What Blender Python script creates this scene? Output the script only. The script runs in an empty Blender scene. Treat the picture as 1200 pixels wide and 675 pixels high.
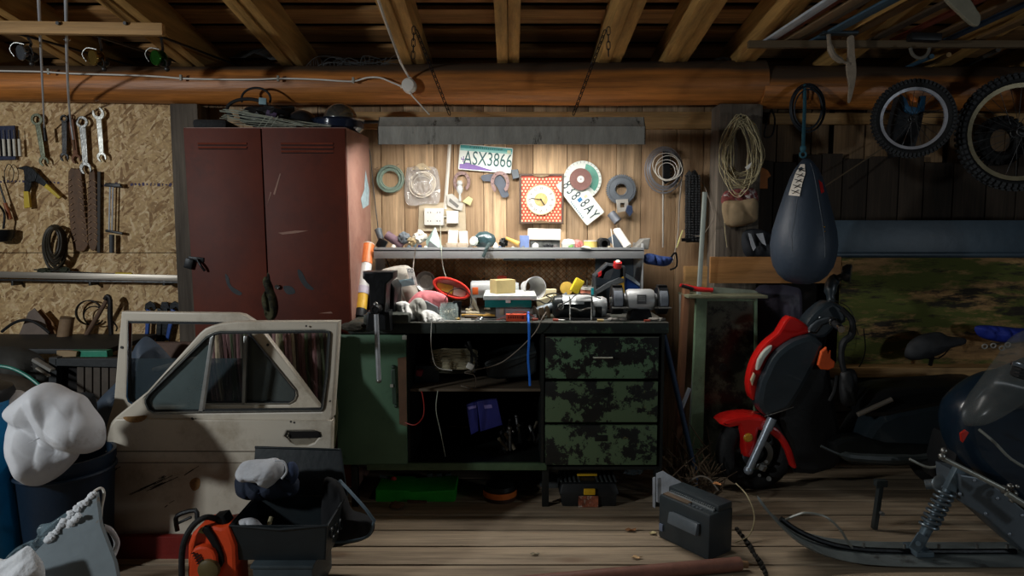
import bpy, bmesh, math, random
from math import sin, cos, pi, radians as R, sqrt, atan2
from mathutils import Vector as V, Matrix, noise, Euler
random.seed(7)
SC = bpy.context.scene
COL = SC.collection
# ------------------------------------------------------------ camera geometry
FPX = 800.0; CAM = V((0, -3.9, 1.33)); PIT = math.atan(70/800)
FW = V((0, cos(PIT), -sin(PIT))); UP = V((0, sin(PIT), cos(PIT)))
def at(px, py, Y):
    r = FW + V((1, 0, 0))*((px-600)/FPX) - UP*((py-337.5)/FPX)
    return CAM + r*((Y-CAM.y)/r.y)
def fx(px, Y, z):                      # world X of image column px for a point at depth Y, height z
    d = FW.dot(V((0, Y, z))-CAM)
    return (px-600)/FPX*d
def ss(Y): return (Y+3.9)/FPX          # metres per pixel
# ------------------------------------------------------------ materials
def S(c):
    f = lambda v: (v/12.92 if v <= .04045 else ((v+.055)/1.055)**2.4)
    return tuple(f(x/255) for x in c)+(1,)
MATS = {}
def mat(name, c, rough=.6, metal=0, var=.25, scale=9, bump=.15, c2=None, th=.55, s2=6, soft=.06, st=(1, 1, 1), emis=0,
        alpha=1, trans=0, coat=0, bscale=None, isl=0, ior=1.45, c3=None, th3=.62, s3=14):
    if name in MATS: return MATS[name]
    m = bpy.data.materials.new(name); m.use_nodes = True; nt = m.node_tree; N = nt.nodes; L = nt.links
    b = N['Principled BSDF']; tc = N.new('ShaderNodeTexCoord'); mp = N.new('ShaderNodeMapping'); mp.inputs['Scale'].default_value = st
    L.new(tc.outputs['Object'], mp.inputs[0])
    vec = mp.outputs[0]
    if isl:
        g = N.new('ShaderNodeNewGeometry'); ad = N.new('ShaderNodeVectorMath'); ad.operation = 'ADD'
        ml = N.new('ShaderNodeMath'); ml.operation = 'MULTIPLY'; ml.inputs[1].default_value = 37
        L.new(g.outputs['Random Per Island'], ml.inputs[0]); L.new(vec, ad.inputs[0]); L.new(ml.outputs[0], ad.inputs[1]); vec = ad.outputs[0]
    n = N.new('ShaderNodeTexNoise'); n.inputs['Scale'].default_value = scale; n.inputs['Detail'].default_value = 10; n.inputs['Roughness'].default_value = .72
    L.new(vec, n.inputs['Vector'])
    cr = N.new('ShaderNodeValToRGB'); base = S(c)
    e = cr.color_ramp.elements
    e[0].position = .34; e[1].position = .66
    e[0].color = tuple(x*(1-var) for x in base[:3])+(1,); e[1].color = tuple(min(1, x*(1+var*.6)) for x in base[:3])+(1,)
    L.new(n.outputs['Fac'], cr.inputs[0]); col = cr.outputs[0]
    if isl:
        hv = N.new('ShaderNodeHueSaturation'); mr = N.new('ShaderNodeMapRange'); mr.inputs['To Min'].default_value = 1-isl; mr.inputs['To Max'].default_value = 1+isl*.6
        L.new(g.outputs['Random Per Island'], mr.inputs[0]); L.new(mr.outputs[0], hv.inputs['Value']); L.new(col, hv.inputs['Color']); col = hv.outputs[0]
    def patch(col, cc, t, s, seed):
        n2 = N.new('ShaderNodeTexNoise'); n2.inputs['Scale'].default_value = s; n2.inputs['Detail'].default_value = 12; n2.inputs['Roughness'].default_value = .74
        o = N.new('ShaderNodeVectorMath'); o.inputs[1].default_value = (seed, seed*2, seed); L.new(vec, o.inputs[0]); L.new(o.outputs[0], n2.inputs['Vector'])
        r2 = N.new('ShaderNodeMapRange'); r2.inputs['From Min'].default_value = t-soft/2; r2.inputs['From Max'].default_value = t+soft/2
        L.new(n2.outputs['Fac'], r2.inputs[0])
        mx = N.new('ShaderNodeMix'); mx.data_type = 'RGBA'; L.new(r2.outputs[0], mx.inputs[0]); L.new(col, mx.inputs[6]); mx.inputs[7].default_value = S(cc)
        return mx.outputs[2]
    if c2: col = patch(col, c2, th, s2, 3.3)
    if c3: col = patch(col, c3, th3, s3, 8.1)
    L.new(col, b.inputs['Base Color'])
    b.inputs['Roughness'].default_value = rough; b.inputs['Metallic'].default_value = metal
    b.inputs['Transmission Weight'].default_value = trans; b.inputs['Alpha'].default_value = alpha; b.inputs['Coat Weight'].default_value = coat; b.inputs['IOR'].default_value = ior
    if emis: b.inputs['Emission Color'].default_value = base; b.inputs['Emission Strength'].default_value = emis
    if bump:
        bp = N.new('ShaderNodeBump'); bp.inputs['Strength'].default_value = bump; bp.inputs['Distance'].default_value = .01
        n3 = N.new('ShaderNodeTexNoise'); n3.inputs['Scale'].default_value = bscale or scale*4; n3.inputs['Detail'].default_value = 4; L.new(vec, n3.inputs['Vector'])
        L.new(n3.outputs['Fac'], bp.inputs['Height']); L.new(bp.outputs[0], b.inputs['Normal'])
    MATS[name] = m
    return m
def wood(name, c, axis='x', grain=40, var=.5, rough=.75, isl=.25, dirt=None, th=.6, bump=.3, s2=2.5, knots=True):
    if name in MATS: return MATS[name]
    st = {'x': (.05, 1, 1), 'y': (1, .05, 1), 'z': (1, 1, .05)}[axis]
    m = mat(name, c, rough=rough, var=var, scale=grain, st=st, isl=isl, bump=bump, bscale=grain*2.5)
    nt = m.node_tree; N = nt.nodes; L = nt.links; b = N['Principled BSDF']
    src = b.inputs['Base Color'].links[0].from_socket
    tc = N.new('ShaderNodeTexCoord'); col = src
    g = N.new('ShaderNodeNewGeometry'); ad = N.new('ShaderNodeVectorMath'); ml = N.new('ShaderNodeMath'); ml.operation = 'MULTIPLY'; ml.inputs[1].default_value = 53
    L.new(g.outputs['Random Per Island'], ml.inputs[0]); mp = N.new('ShaderNodeMapping')
    mp.inputs['Scale'].default_value = {'x': (.35, 1, 1), 'y': (1, .35, 1), 'z': (1, 1, .35)}[axis]
    L.new(tc.outputs['Object'], mp.inputs[0]); L.new(mp.outputs[0], ad.inputs[0]); L.new(ml.outputs[0], ad.inputs[1])
    if knots:
        vo = N.new('ShaderNodeTexVoronoi'); vo.inputs['Scale'].default_value = 3.2; L.new(ad.outputs[0], vo.inputs['Vector'])
        r = N.new('ShaderNodeMapRange'); r.inputs['From Min'].default_value = .05; r.inputs['From Max'].default_value = .11; r.inputs['To Min'].default_value = .55; r.inputs['To Max'].default_value = 0
        L.new(vo.outputs['Distance'], r.inputs[0])
        mx = N.new('ShaderNodeMix'); mx.data_type = 'RGBA'; mx.blend_type = 'MULTIPLY'; L.new(r.outputs[0], mx.inputs[0]); L.new(col, mx.inputs[6]); mx.inputs[7].default_value = (.32, .16, .08, 1); col = mx.outputs[2]
    if dirt:
        n2 = N.new('ShaderNodeTexNoise'); n2.inputs['Scale'].default_value = s2; n2.inputs['Detail'].default_value = 7; L.new(ad.outputs[0], n2.inputs['Vector'])
        r = N.new('ShaderNodeMapRange'); r.inputs['From Min'].default_value = th-.12; r.inputs['From Max'].default_value = th+.12; r.inputs['To Max'].default_value = .85
        L.new(n2.outputs['Fac'], r.inputs[0]); mx = N.new('ShaderNodeMix'); mx.data_type = 'RGBA'; L.new(r.outputs[0], mx.inputs[0]); L.new(col, mx.inputs[6]); mx.inputs[7].default_value = S(dirt); col = mx.outputs[2]
    L.new(col, b.inputs['Base Color'])
    return m
def osb(name):
    m = bpy.data.materials.new(name); m.use_nodes = True; nt = m.node_tree; N = nt.nodes; L = nt.links; b = N['Principled BSDF']
    tc = N.new('ShaderNodeTexCoord'); col = None; hs = []
    for k, (ang, sc, seed) in enumerate([(.5, 17, 0), (-.7, 21, 5), (1.3, 25, 9), (.1, 15, 14), (2.3, 19, 21)]):
        mp = N.new('ShaderNodeMapping'); mp.inputs['Rotation'].default_value = (0, ang, 0); mp.inputs['Location'].default_value = (seed, 0, seed); m2 = N.new('ShaderNodeMapping'); m2.inputs['Scale'].default_value = (1, .01, .22)
        n = N.new('ShaderNodeTexNoise'); n.inputs['Scale'].default_value = 8; n.inputs['Detail'].default_value = 2
        L.new(tc.outputs['Object'], n.inputs['Vector'])
        a = N.new('ShaderNodeVectorMath'); a.operation = 'MULTIPLY_ADD'; a.inputs[1].default_value = (.05, 0, .05); L.new(n.outputs['Color'], a.inputs[0]); L.new(tc.outputs['Object'], a.inputs[2])
        L.new(a.outputs[0], mp.inputs[0]); v = N.new('ShaderNodeTexVoronoi'); v.inputs['Scale'].default_value = sc*4.2; L.new(mp.outputs[0], m2.inputs[0]); L.new(m2.outputs[0], v.inputs['Vector'])
        sp = N.new('ShaderNodeSeparateColor'); L.new(v.outputs['Color'], sp.inputs[0])
        cr = N.new('ShaderNodeValToRGB'); e = cr.color_ramp.elements; e[0].color = S((138, 104, 64)); e[1].color = S((222, 196, 154)); e.new(.3).color = S((182, 150, 104)); e.new(.7).color = S((202, 172, 124))
        L.new(sp.outputs[0], cr.inputs[0])
        if col is None: col = cr.outputs[0]
        else:
            mr = N.new('ShaderNodeMath'); mr.operation = 'GREATER_THAN'; mr.inputs[1].default_value = .62; L.new(sp.outputs[1], mr.inputs[0])
            mx = N.new('ShaderNodeMix'); mx.data_type = 'RGBA'; L.new(mr.outputs[0], mx.inputs[0]); L.new(col, mx.inputs[6]); L.new(cr.outputs[0], mx.inputs[7]); col = mx.outputs[2]
        hs.append(sp.outputs[0])
    n = N.new('ShaderNodeTexNoise'); n.inputs['Scale'].default_value = 60; n.inputs['Detail'].default_value = 5; L.new(tc.outputs['Object'], n.inputs['Vector'])
    mx = N.new('ShaderNodeMix'); mx.data_type = 'RGBA'; mx.blend_type = 'OVERLAY'; mx.inputs[0].default_value = .55; L.new(col, mx.inputs[6]); L.new(n.outputs['Fac'], mx.inputs[7])
    L.new(mx.outputs[2], b.inputs['Base Color']); b.inputs['Roughness'].default_value = .7
    bp = N.new('ShaderNodeBump'); bp.inputs['Strength'].default_value = .25; bp.inputs['Distance'].default_value = .006; L.new(hs[2], bp.inputs['Height']); L.new(bp.outputs[0], b.inputs['Normal'])
    MATS[name] = m
    return m
# ------------------------------------------------------------ mesh builder
def frame_for(d):
    d = d.normalized(); a = V((0, 0, 1)) if abs(d.z) < .9 else V((1, 0, 0))
    u = d.cross(a).normalized(); return u, d.cross(u).normalized()
def smooth_pts(P, n=4):
    P = [V(p) for p in P]
    if len(P) < 3: return P
    out = []
    for i in range(len(P)-1):
        p0 = P[max(i-1, 0)]; p1 = P[i]; p2 = P[i+1]; p3 = P[min(i+2, len(P)-1)]
        for k in range(n):
            t = k/n
            out.append(.5*((2*p1)+(p2-p0)*t+(2*p0-5*p1+4*p2-p3)*t*t+(3*p1-p0-3*p2+p3)*t**3))
    out.append(P[-1]); return out
_CR = {}
def crumple(b, fold):
    amp, fr, sd = fold
    if sd not in _CR:
        rr = random.Random(sd); _CR[sd] = [(rr.uniform(0, pi), rr.uniform(.6, 1.9), rr.random(), rr.uniform(.5, 1)) for k in range(9)]
    wx = noise.noise(V((b.x*5, b.z*5, sd)))*.12; wz = noise.noise(V((b.z*5, b.x*5, sd+9)))*.12; t = 0
    for a, f, ph, w in _CR[sd]:
        q = ((b.x+wx)*cos(a)+(b.z+wz)*sin(a))*fr*f+ph; q -= math.floor(q); t += w/f*(abs(2*q-1)-.5)
    return amp*t
class MB:
    def __init__(s): s.v = []; s.f = []; s.smooth = 35
    def add(s, vs, fs):
        o = len(s.v); s.v += [V(v) for v in vs]; s.f += [tuple(i+o for i in f) for f in fs]; return s
    def box(s, c, d, rot=None, bev=0, taper=None):
        c = V(c); x, y, z = d[0]/2, d[1]/2, d[2]/2
        bm = bmesh.new(); bmesh.ops.create_cube(bm, size=1)
        for v in bm.verts:
            tx = ty = 1
            if taper and v.co.z > 0: tx, ty = taper
            v.co = V((v.co.x*2*x*tx, v.co.y*2*y*ty, v.co.z*2*z))
        if bev: bmesh.ops.bevel(bm, geom=list(bm.edges), offset=min(bev, x*.9, y*.9, z*.9), segments=2, profile=.6, affect='EDGES')
        M = Euler(rot).to_matrix() if rot else Matrix.Identity(3)
        bm.verts.index_update()
        s.add([M@v.co+c for v in bm.verts], [[v.index for v in f.verts] for f in bm.faces]); bm.free(); return s
    def bx(s, x0, x1, y0, y1, z0, z1, bev=0): return s.box(((x0+x1)/2, (y0+y1)/2, (z0+z1)/2), (abs(x1-x0), abs(y1-y0), abs(z1-z0)), None, bev)
    def tube(s, P, r, n=8, sm=0, closed=False, cap=True):
        if sm: P = smooth_pts(P, sm)
        P = [V(p) for p in P]; m = len(P); rs = r if isinstance(r, (list, tuple)) else None
        vs = []; u = None
        for i, p in enumerate(P):
            if closed: d = P[(i+1) % m]-P[i-1]
            else: d = P[min(i+1, m-1)]-P[max(i-1, 0)]
            if d.length < 1e-9: d = V((0, 0, 1))
            d.normalize()
            if u is None: u, w = frame_for(d)
            else:
                u = (u-d*u.dot(d))
                u = u.normalized() if u.length > 1e-6 else frame_for(d)[0]
            w = d.cross(u)
            rr = (rs[0]+(rs[-1]-rs[0])*i/(m-1) if len(rs) == 2 else rs[min(int(i*len(rs)/m), len(rs)-1)]) if rs else r
            for k in range(n):
                a = 2*pi*k/n; vs.append(p+(u*cos(a)+w*sin(a))*rr)
        fs = []
        for i in range(m if closed else m-1):
            for k in range(n):
                a = i*n+k; b = i*n+(k+1) % n; c = ((i+1) % m)*n+(k+1) % n; d = ((i+1) % m)*n+k; fs.append((a, b, c, d))
        if cap and not closed: fs.append(tuple(range(n))[::-1]); fs.append(tuple((m-1)*n+k for k in range(n)))
        return s.add(vs, fs)
    def cyl(s, p0, p1, r0, r1=None, n=20): return s.tube([p0, p1], [r0, r0 if r1 is None else r1], n)
    def lathe(s, prof, o=(0, 0, 0), ax=(0, 0, 1), n=28, cap=True):
        o = V(o); ax = V(ax).normalized(); u, w = frame_for(ax); vs = []; m = len(prof)
        for (r, h) in prof:
            for k in range(n):
                a = 2*pi*k/n; vs.append(o+ax*h+(u*cos(a)+w*sin(a))*max(r, 1e-5))
        fs = [(i*n+k, i*n+(k+1) % n, (i+1)*n+(k+1) % n, (i+1)*n+k) for i in range(m-1) for k in range(n)]
        if cap: fs.append(tuple(range(n))[::-1]); fs.append(tuple((m-1)*n+k for k in range(n)))
        return s.add(vs, fs)
    def torus(s, c, R_, r, ax=(0, 1, 0), n=36, m=10, sx=1, fl=1):
        c = V(c); ax = V(ax).normalized(); u, w = frame_for(ax); vs = []
        for i in range(n):
            a = 2*pi*i/n; d = u*cos(a)+w*sin(a)
            for k in range(m):
                b = 2*pi*k/m; vs.append(c+d*(R_+r*cos(b))+ax*(r*fl*sin(b)))
        return s.add(vs, [(i*m+k, ((i+1) % n)*m+k, ((i+1) % n)*m+(k+1) % m, i*m+(k+1) % m) for i in range(n) for k in range(m)])
    def sph(s, c, r, n=16, sc=(1, 1, 1), amp=0, seed=0, fr=3, sub=3):
        c = V(c); bm = bmesh.new(); bmesh.ops.create_icosphere(bm, subdivisions=sub, radius=1); bm.verts.index_update()
        vs = []
        for v in bm.verts:
            d = 1+amp*noise.noise(v.co*fr+V((seed, seed, seed))) if amp else 1
            vs.append(c+V((v.co.x*sc[0], v.co.y*sc[1], v.co.z*sc[2]))*r*d)
        s.add(vs, [[v.index for v in f.verts] for f in bm.faces]); bm.free(); return s
    def poly(s, loops, y0, th, bev=0):
        """loops of (x,z) (first outer, others holes) extruded from y0 to y0+th"""
        cu = bpy.data.curves.new('c', 'CURVE'); cu.dimensions = '2D'; cu.fill_mode = 'BOTH'; cu.extrude = max(th/2-bev, 1e-4); cu.bevel_depth = bev; cu.bevel_resolution = 1
        if bev: cu.offset = -bev
        for lp in loops:
            sp = cu.splines.new('POLY'); sp.points.add(len(lp)-1); sp.use_cyclic_u = True
            for p, q in zip(sp.points, lp): p.co = (q[0], q[1], 0, 1)
        ob = bpy.data.objects.new('c', cu); me = bpy.data.meshes.new_from_object(ob)
        s.add([V((v.co.x, y0+th/2+v.co.z, v.co.y)) for v in me.vertices], [tuple(f.vertices) for f in me.polygons])
        bpy.data.objects.remove(ob); bpy.data.curves.remove(cu); bpy.data.meshes.remove(me); return s
    def ppoly(s, loops, Y, th, bev=0, sm=0):
        """pixel loops placed on the plane at depth Y, front face at Y, thickness behind"""
        L = []
        for lp in loops:
            q = [(p.x, p.z) for p in (at(a, b, Y) for a, b in lp)]
            if sm:
                m = len(q); o = []
                for i in range(m):
                    p0, p1, p2, p3 = (V(q[(i+k-1) % m]) for k in range(4))
                    for k in range(sm):
                        t = k/sm; o.append(tuple(.5*((2*p1)+(p2-p0)*t+(2*p0-5*p1+4*p2-p3)*t*t+(3*p1-p0-3*p2+p3)*t**3)))
                q = o
            L.append(q)
        return s.poly(L, Y, th, bev)
    def pillow(s, lp, Y, dep, seed=0, amp=.25, fr=6, rings=14, back=.35, ctr=None, px=True, n=72, pw=.5, floor=None, fold=None):
        """closed bulging cloth-like body whose outline is lp (pixels at depth Y, or x,z if px False)"""
        q = [at(a, b, Y) for a, b in lp] if px else [V((a, Y, b)) for a, b in lp]
        m = len(q); o = []
        for i in range(m):
            p0, p1, p2, p3 = (q[(i+k-1) % m] for k in range(4))
            for k in range(6):
                t = k/6; o.append(.5*((2*p1)+(p2-p0)*t+(2*p0-5*p1+4*p2-p3)*t*t+(3*p1-p0-3*p2+p3)*t**3))
        m = len(o); c = sum(o, V((0, 0, 0)))/m if ctr is None else at(ctr[0], ctr[1], Y)
        vs = [c]; sg = []
        for side in (-1, 1):
            for j in range(1, rings+(1 if side < 0 else 0)):
                r = j/rings
                for p in o:
                    b = c+(p-c)*r; h = (1-r*r)**pw*dep*(1 if side < 0 else back)
                    nn = noise.fractal(V((b.x, side*2, b.z))*fr+V((seed*3.7, seed, 0)), 1, 2, 4)
                    rd = abs(noise.noise(V((b.x*1.7+b.z*.5, side, b.z*.6-b.x*.3))*fr*1.0+V((seed, 7, seed))))
                    h2 = h*(1+amp*.6*nn-amp*1.5*(1-rd)**5)
                    if fold: h2 += dep*(1-r**6)*crumple(b, fold)*(1 if side < 0 else .5)
                    if h < 1e-6: h2 = 0
                    vs.append(b+V((0, side*h2, 0)))
        vs[0] = c+V((0, -dep, 0)); cb = len(vs); vs.append(c+V((0, dep*back, 0)))
        def rg(side, j):
            if side < 0 or j == rings: return 1+(j-1)*m
            return 1+rings*m+(j-1)*m
        fs = []
        for side in (-1, 1):
            cc = 0 if side < 0 else cb; a = rg(side, 1)
            for k in range(m): fs.append((cc, a+k, a+(k+1) % m))
            for j in range(1, rings):
                a = rg(side, j); b = rg(side, j+1)
                for k in range(m): fs.append((a+k, b+k, b+(k+1) % m, a+(k+1) % m))
        if floor is not None:
            for v in vs: v.z = max(v.z, floor)
        return s.add(vs, fs)
    def build(s, name, m, parent=None, label=None, cat=None, group=None, kind=None, origin=None, smooth=None):
        me = bpy.data.meshes.new(name)
        if parent is not None:
            off = V((0, 0, 0)); p = parent
            while p: off += p.location; p = p.parent
        elif origin is not None: off = V(origin)
        else:
            xs = [v.x for v in s.v]; ys = [v.y for v in s.v]; zs = [v.z for v in s.v]
            off = V(((min(xs)+max(xs))/2, (min(ys)+max(ys))/2, min(zs)))
        me.from_pydata([v-off for v in s.v], [], s.f)
        bm = bmesh.new(); bm.from_mesh(me); bmesh.ops.recalc_face_normals(bm, faces=bm.faces); bm.to_mesh(me); bm.free()
        me.polygons.foreach_set('use_smooth', [True]*len(me.polygons)); me.set_sharp_from_angle(angle=R(smooth or s.smooth))
        me.materials.append(m); o = bpy.data.objects.new(name, me); COL.objects.link(o)
        if parent is not None: o.parent = parent
        else: o.location = off
        return tag(o, label, cat, group, kind)
def tag(o, label=None, cat=None, group=None, kind=None):
    if label: o['label'] = label
    if cat: o['category'] = cat
    if group: o['group'] = group
    if kind: o['kind'] = kind
    return o
def T(name, label, cat, loc, group=None):
    o = bpy.data.objects.new(name, None); COL.objects.link(o); o.location = V(loc); return tag(o, label, cat, group)
def pivot(o, M):                       # rotate/move a finished thing about its own base
    o.matrix_basis = o.matrix_basis@M
def text(s, txt, size, loc, rot=0, sx=1, name='lettering', m=None, parent=None, dep=.0006, ali='CENTER', tilt=0):
    """flat lettering standing in the XZ plane, facing -Y"""
    cu = bpy.data.curves.new('t', 'FONT'); cu.body = txt; cu.size = size; cu.align_x = ali; cu.align_y = 'CENTER'; cu.extrude = dep; cu.offset = 0.0
    cu.resolution_u = 3
    ob = bpy.data.objects.new('t', cu); COL.objects.link(ob); bpy.context.view_layer.update()
    me = bpy.data.meshes.new_from_object(ob.evaluated_get(bpy.context.evaluated_depsgraph_get()))
    b = MB(); loc = V(loc); cr, sr = cos(rot), sin(rot)
    b.add([loc+V((v.co.x*sx*cr-v.co.y*sr, -v.co.z, v.co.x*sx*sr+v.co.y*cr)) for v in me.vertices], [tuple(f.vertices) for f in me.polygons])
    bpy.data.objects.remove(ob); bpy.data.curves.remove(cu); bpy.data.meshes.remove(me)
    if s is not None: s.add(b.v, b.f); return s
    return b.build(name, m, parent)
def copy_tree(o, parent=None):
    c = o.copy(); COL.objects.link(c)
    if parent: c.parent = parent
    for ch in [x for x in bpy.data.objects if x.parent == o]: copy_tree(ch, c)
    return c
def circ(cx, cz, r, n=28, a0=0, a1=360, rz=None): return [(cx+r*cos(R(a0+(a1-a0)*i/(n if a1-a0 == 360 else n-1))), cz+(rz or r)*sin(R(a0+(a1-a0)*i/(n if a1-a0 == 360 else n-1)))) for i in range(n)]
def coil_pts(c, rx, rz, turns, jit, seed, ax='y', dy=.004, n=26):
    rnd = random.Random(seed); P = []; k1 = rnd.random()*6
    for i in range(int(turns*n)+1):
        a = 2*pi*i/n; t = i/n; e = 1+jit*noise.noise(V((t*1.7+seed, a*.3, seed)))*2
        off = jit*rx*noise.noise(V((t*.9, seed, 3)))*1.4
        x = rx*e*cos(a)+off; z = rz*e*sin(a)+off*.6; y = dy*(t-turns/2)+jit*.05*noise.noise(V((t*3, 1, seed)))
        P.append(V(c)+(V((x, y, z)) if ax == 'y' else V((x, z, y))))
    return P
def beam(s, p0, p1, w, h, bev=.003, roll=0):
    """rectangular bar from p0 to p1, width w, height h"""
    p0, p1 = V(p0), V(p1); d = (p1-p0); Ln = d.length; d.normalize(); up = V((0, 0, 1))
    if abs(d.z) > .97: up = V((0, 1, 0))
    x = d.cross(up).normalized(); z = x.cross(d)
    b = MB(); b.box((0, 0, 0), (w, Ln, h), None, bev); M = Matrix((x, d, z)).transposed()@Euler((0, roll, 0)).to_matrix()
    return s.add([M@v+(p0+p1)/2 for v in b.v], b.f)
# ============================================================ ROOM
def struct(b, name, m, label=None, **k): return b.build(name, m, None, label=label, kind='structure', **k)
M_floor = wood('floor_boards', (158, 140, 116), 'x', 34, .45, .72, .18, dirt=(84, 70, 56), th=.60, s2=2.2)
M_wallb = wood('pine_boards', (188, 158, 122), 'z', 34, .55, .7, .32, dirt=(122, 94, 66), th=.56, s2=2.2)
M_wallr = wood('dark_boards', (148, 118, 84), 'z', 30, .5, .8, .35, dirt=(60, 48, 36), th=.5, s2=3)
M_raft = wood('rafter_timber', (184, 142, 80), 'y', 30, .4, .7, .12)
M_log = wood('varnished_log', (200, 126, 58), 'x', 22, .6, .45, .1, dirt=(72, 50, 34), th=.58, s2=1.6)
M_lath = wood('lath_timber', (176, 138, 88), 'x', 30, .4, .7, .2)
M_roof = wood('roof_battens', (158, 116, 68), 'x', 30, .45, .75, .3)
M_post = wood('grey_post', (104, 95, 84), 'z', 26, .6, .85, .2, dirt=(60, 52, 44), th=.55, s2=3)
M_greyw = wood('grey_planks', (128, 130, 128), 'x', 22, .55, .8, .3, dirt=(70, 68, 62), th=.6, s2=3)
M_osb = osb('strand_board')
M_camo = mat('mossy_board', (176, 136, 88), .85, var=.55, scale=9, st=(.35, 1, 1.6), c2=(86, 92, 38), th=.50, s2=3.6, soft=.08, c3=(44, 38, 28), th3=.55, s3=7, bump=.4)
# floor
b = MB(); y = -4.3
rf = random.Random(3)
while y < .25:
    w = .158; b.bx(-3.6, 3.8, y+.006, y+w-.005, -.035, rf.uniform(-.002, .001), .004); y += w
struct(b, 'floor', M_floor)
b = MB(); b.bx(-3.7, 3.9, -4.4, .35, -.09, -.045); struct(b, 'trim_1', mat('soil', (40, 34, 28), .95), 'dark earth under the gaps of the floorboards')
# back wall (pine boards behind bench)
b = MB(); x = -2.15; ws = [.17, .13, .15, .19, .12, .16, .14, .2, .15, .13, .17, .11]; i = 0
while x < 1.32:
    w = ws[i % 12]; b.bx(x+.0015, x+w-.0015, 0+.004*(i % 2), .03, 0, 2.02, .002); x += w; i += 1
struct(b, 'wall_back', M_wallb)
zl1 = at(0, 296, -.03).z
b = MB(); b.bx(-3.5, at(219, 300, -.06).x, -.06, -.035, zl1+.002, 2.05, .001); b.bx(-3.5, at(219, 300, -.06).x, -.06, -.035, .25, zl1-.002, .001)
struct(b, 'wall_left', M_osb)
for k in range(1):
    rr = random.Random(8); b = MB(); z = at(0, 213, -.06).z
    for j in range(58):
        if j in (16, 17, 31, 32, 33, 45): continue
        x0 = -2.85+j*.0215; b.box((x0, -.0605, z+.006*math.sin(j*.2)+rr.uniform(-.002, .002)-(x0+2.8)*.025), (rr.uniform(.004, .017), .001, rr.uniform(.006, .022)), (0, rr.uniform(-.6, .6), 0))
    struct(b, 'trim_2', mat('purple_ink', (70, 62, 92), .7), 'faded purple stamped print across strand board')
# right wall: old vertical boards with batten, boards below
b = MB(); x = 1.34; rw = random.Random(5); i = 0
while x < 3.6:
    w = rw.uniform(.13, .2); b.bx(x+.002, x+w-.004-(.03 if i % 4 == 2 else 0), .05+rw.uniform(0, .012), .075, 1.1, 2.03-rw.uniform(0, .03), .002); x += w; i += 1
struct(b, 'wall_right', M_wallr)
b = MB(); x = 1.345; i = 0; zq = at(0, 181, .03).z
while x < 3.6:
    w = rw.uniform(.12, .19); b.bx(x+.003, x+w-.004, .025, .045, 1.05, zq+rw.uniform(-.05, .03), .002); x += w; i += 1
struct(b, 'trim_28', wood('darkest_boards', (52, 42, 32), 'z', 30, .5, .85, .4), 'very dark old boards under the pale batten')  # lower boards get a much darker base colour than those above
b = MB(); b.bx(1.3, 3.6, .085, .1, 0, 2.1); b.bx(-3.6, 1.4, .06, .08, 0, 2.1); struct(b, 'trim_3', mat('tar_paper', (34, 30, 26), .95), 'dark tar paper behind the boards')
# moss stained plywood and ledge
zt = at(0, 303, -.06).z; zb = at(0, 431, -.06).z
b = MB(); b.bx(at(985, 350, -.06).x, 3.55, -.06, -.04, zb, zt+.02); struct(b, 'trim_4', M_camo, 'moss stained plywood panel over the grey planks')
b = MB(); b.bx(at(840, 440, -.16).x, 3.55, -.17, -.03, at(0, 443, -.17).z, at(0, 431, -.17).z, .006); struct(b, 'trim_5', M_lath, 'narrow timber ledge under stained plywood')
b = MB(); z = at(0, 443, -.1).z; k = 0
while z > .02:
    h = min(.2, z); b.bx(1.35, 3.55, -.1, -.07, z-h+.006, z-.004, .004); z -= h; k += 1
struct(b, 'trim_6', M_greyw, 'weathered grey planks low on the wall')
# batten strips on back wall
b = MB(); b.bx(-1.0, 1.3, -.035, 0, at(0, 151, -.03).z, at(0, 131, -.03).z, .003); struct(b, 'trim_7', M_lath, 'horizontal timber batten under the log beam')
b = MB(); b.bx(1.45, 3.6, .01, .045, at(0, 145, 0).z, at(0, 132, 0).z, .003); struct(b, 'trim_8', M_lath, 'pale batten across the old boards')
b = MB(); b.bx(.98, 1.28, -.05, 0, at(0, 338, -.03).z, at(0, 312, -.03).z, .003); struct(b, 'trim_9', M_lath, 'short board fixed low on the pine wall')
# log purlin
def logb(x0, x1, r0, r1, yc, zc, seed):
    b = MB(); P = []; n = 60; rs = []
    vs = []; m = 28
    for i in range(n+1):
        t = i/n; x = x0+(x1-x0)*t; r = r0+(r1-r0)*t
        for k in range(m):
            a = 2*pi*k/m; rr = r*(1+.035*noise.noise(V((x*1.1, cos(a)*.8+seed, sin(a)*.8)))*2)
            vs.append(V((x, yc+rr*cos(a), zc+rr*sin(a)+.006*math.sin(x*1.3))))
    fs = [(i*m+k, i*m+(k+1) % m, (i+1)*m+(k+1) % m, (i+1)*m+k) for i in range(n) for k in range(m)]+[tuple(range(m)), tuple(n*m+k for k in range(m))]
    return b.add(vs, fs)
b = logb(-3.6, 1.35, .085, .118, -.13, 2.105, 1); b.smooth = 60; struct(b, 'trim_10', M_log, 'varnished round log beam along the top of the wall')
b = logb(1.33, 3.7, .112, .12, -.13, 2.08, 5); b.smooth = 60; struct(b, 'trim_11', M_log, 'second log beam end butted over the grey post')
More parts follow.
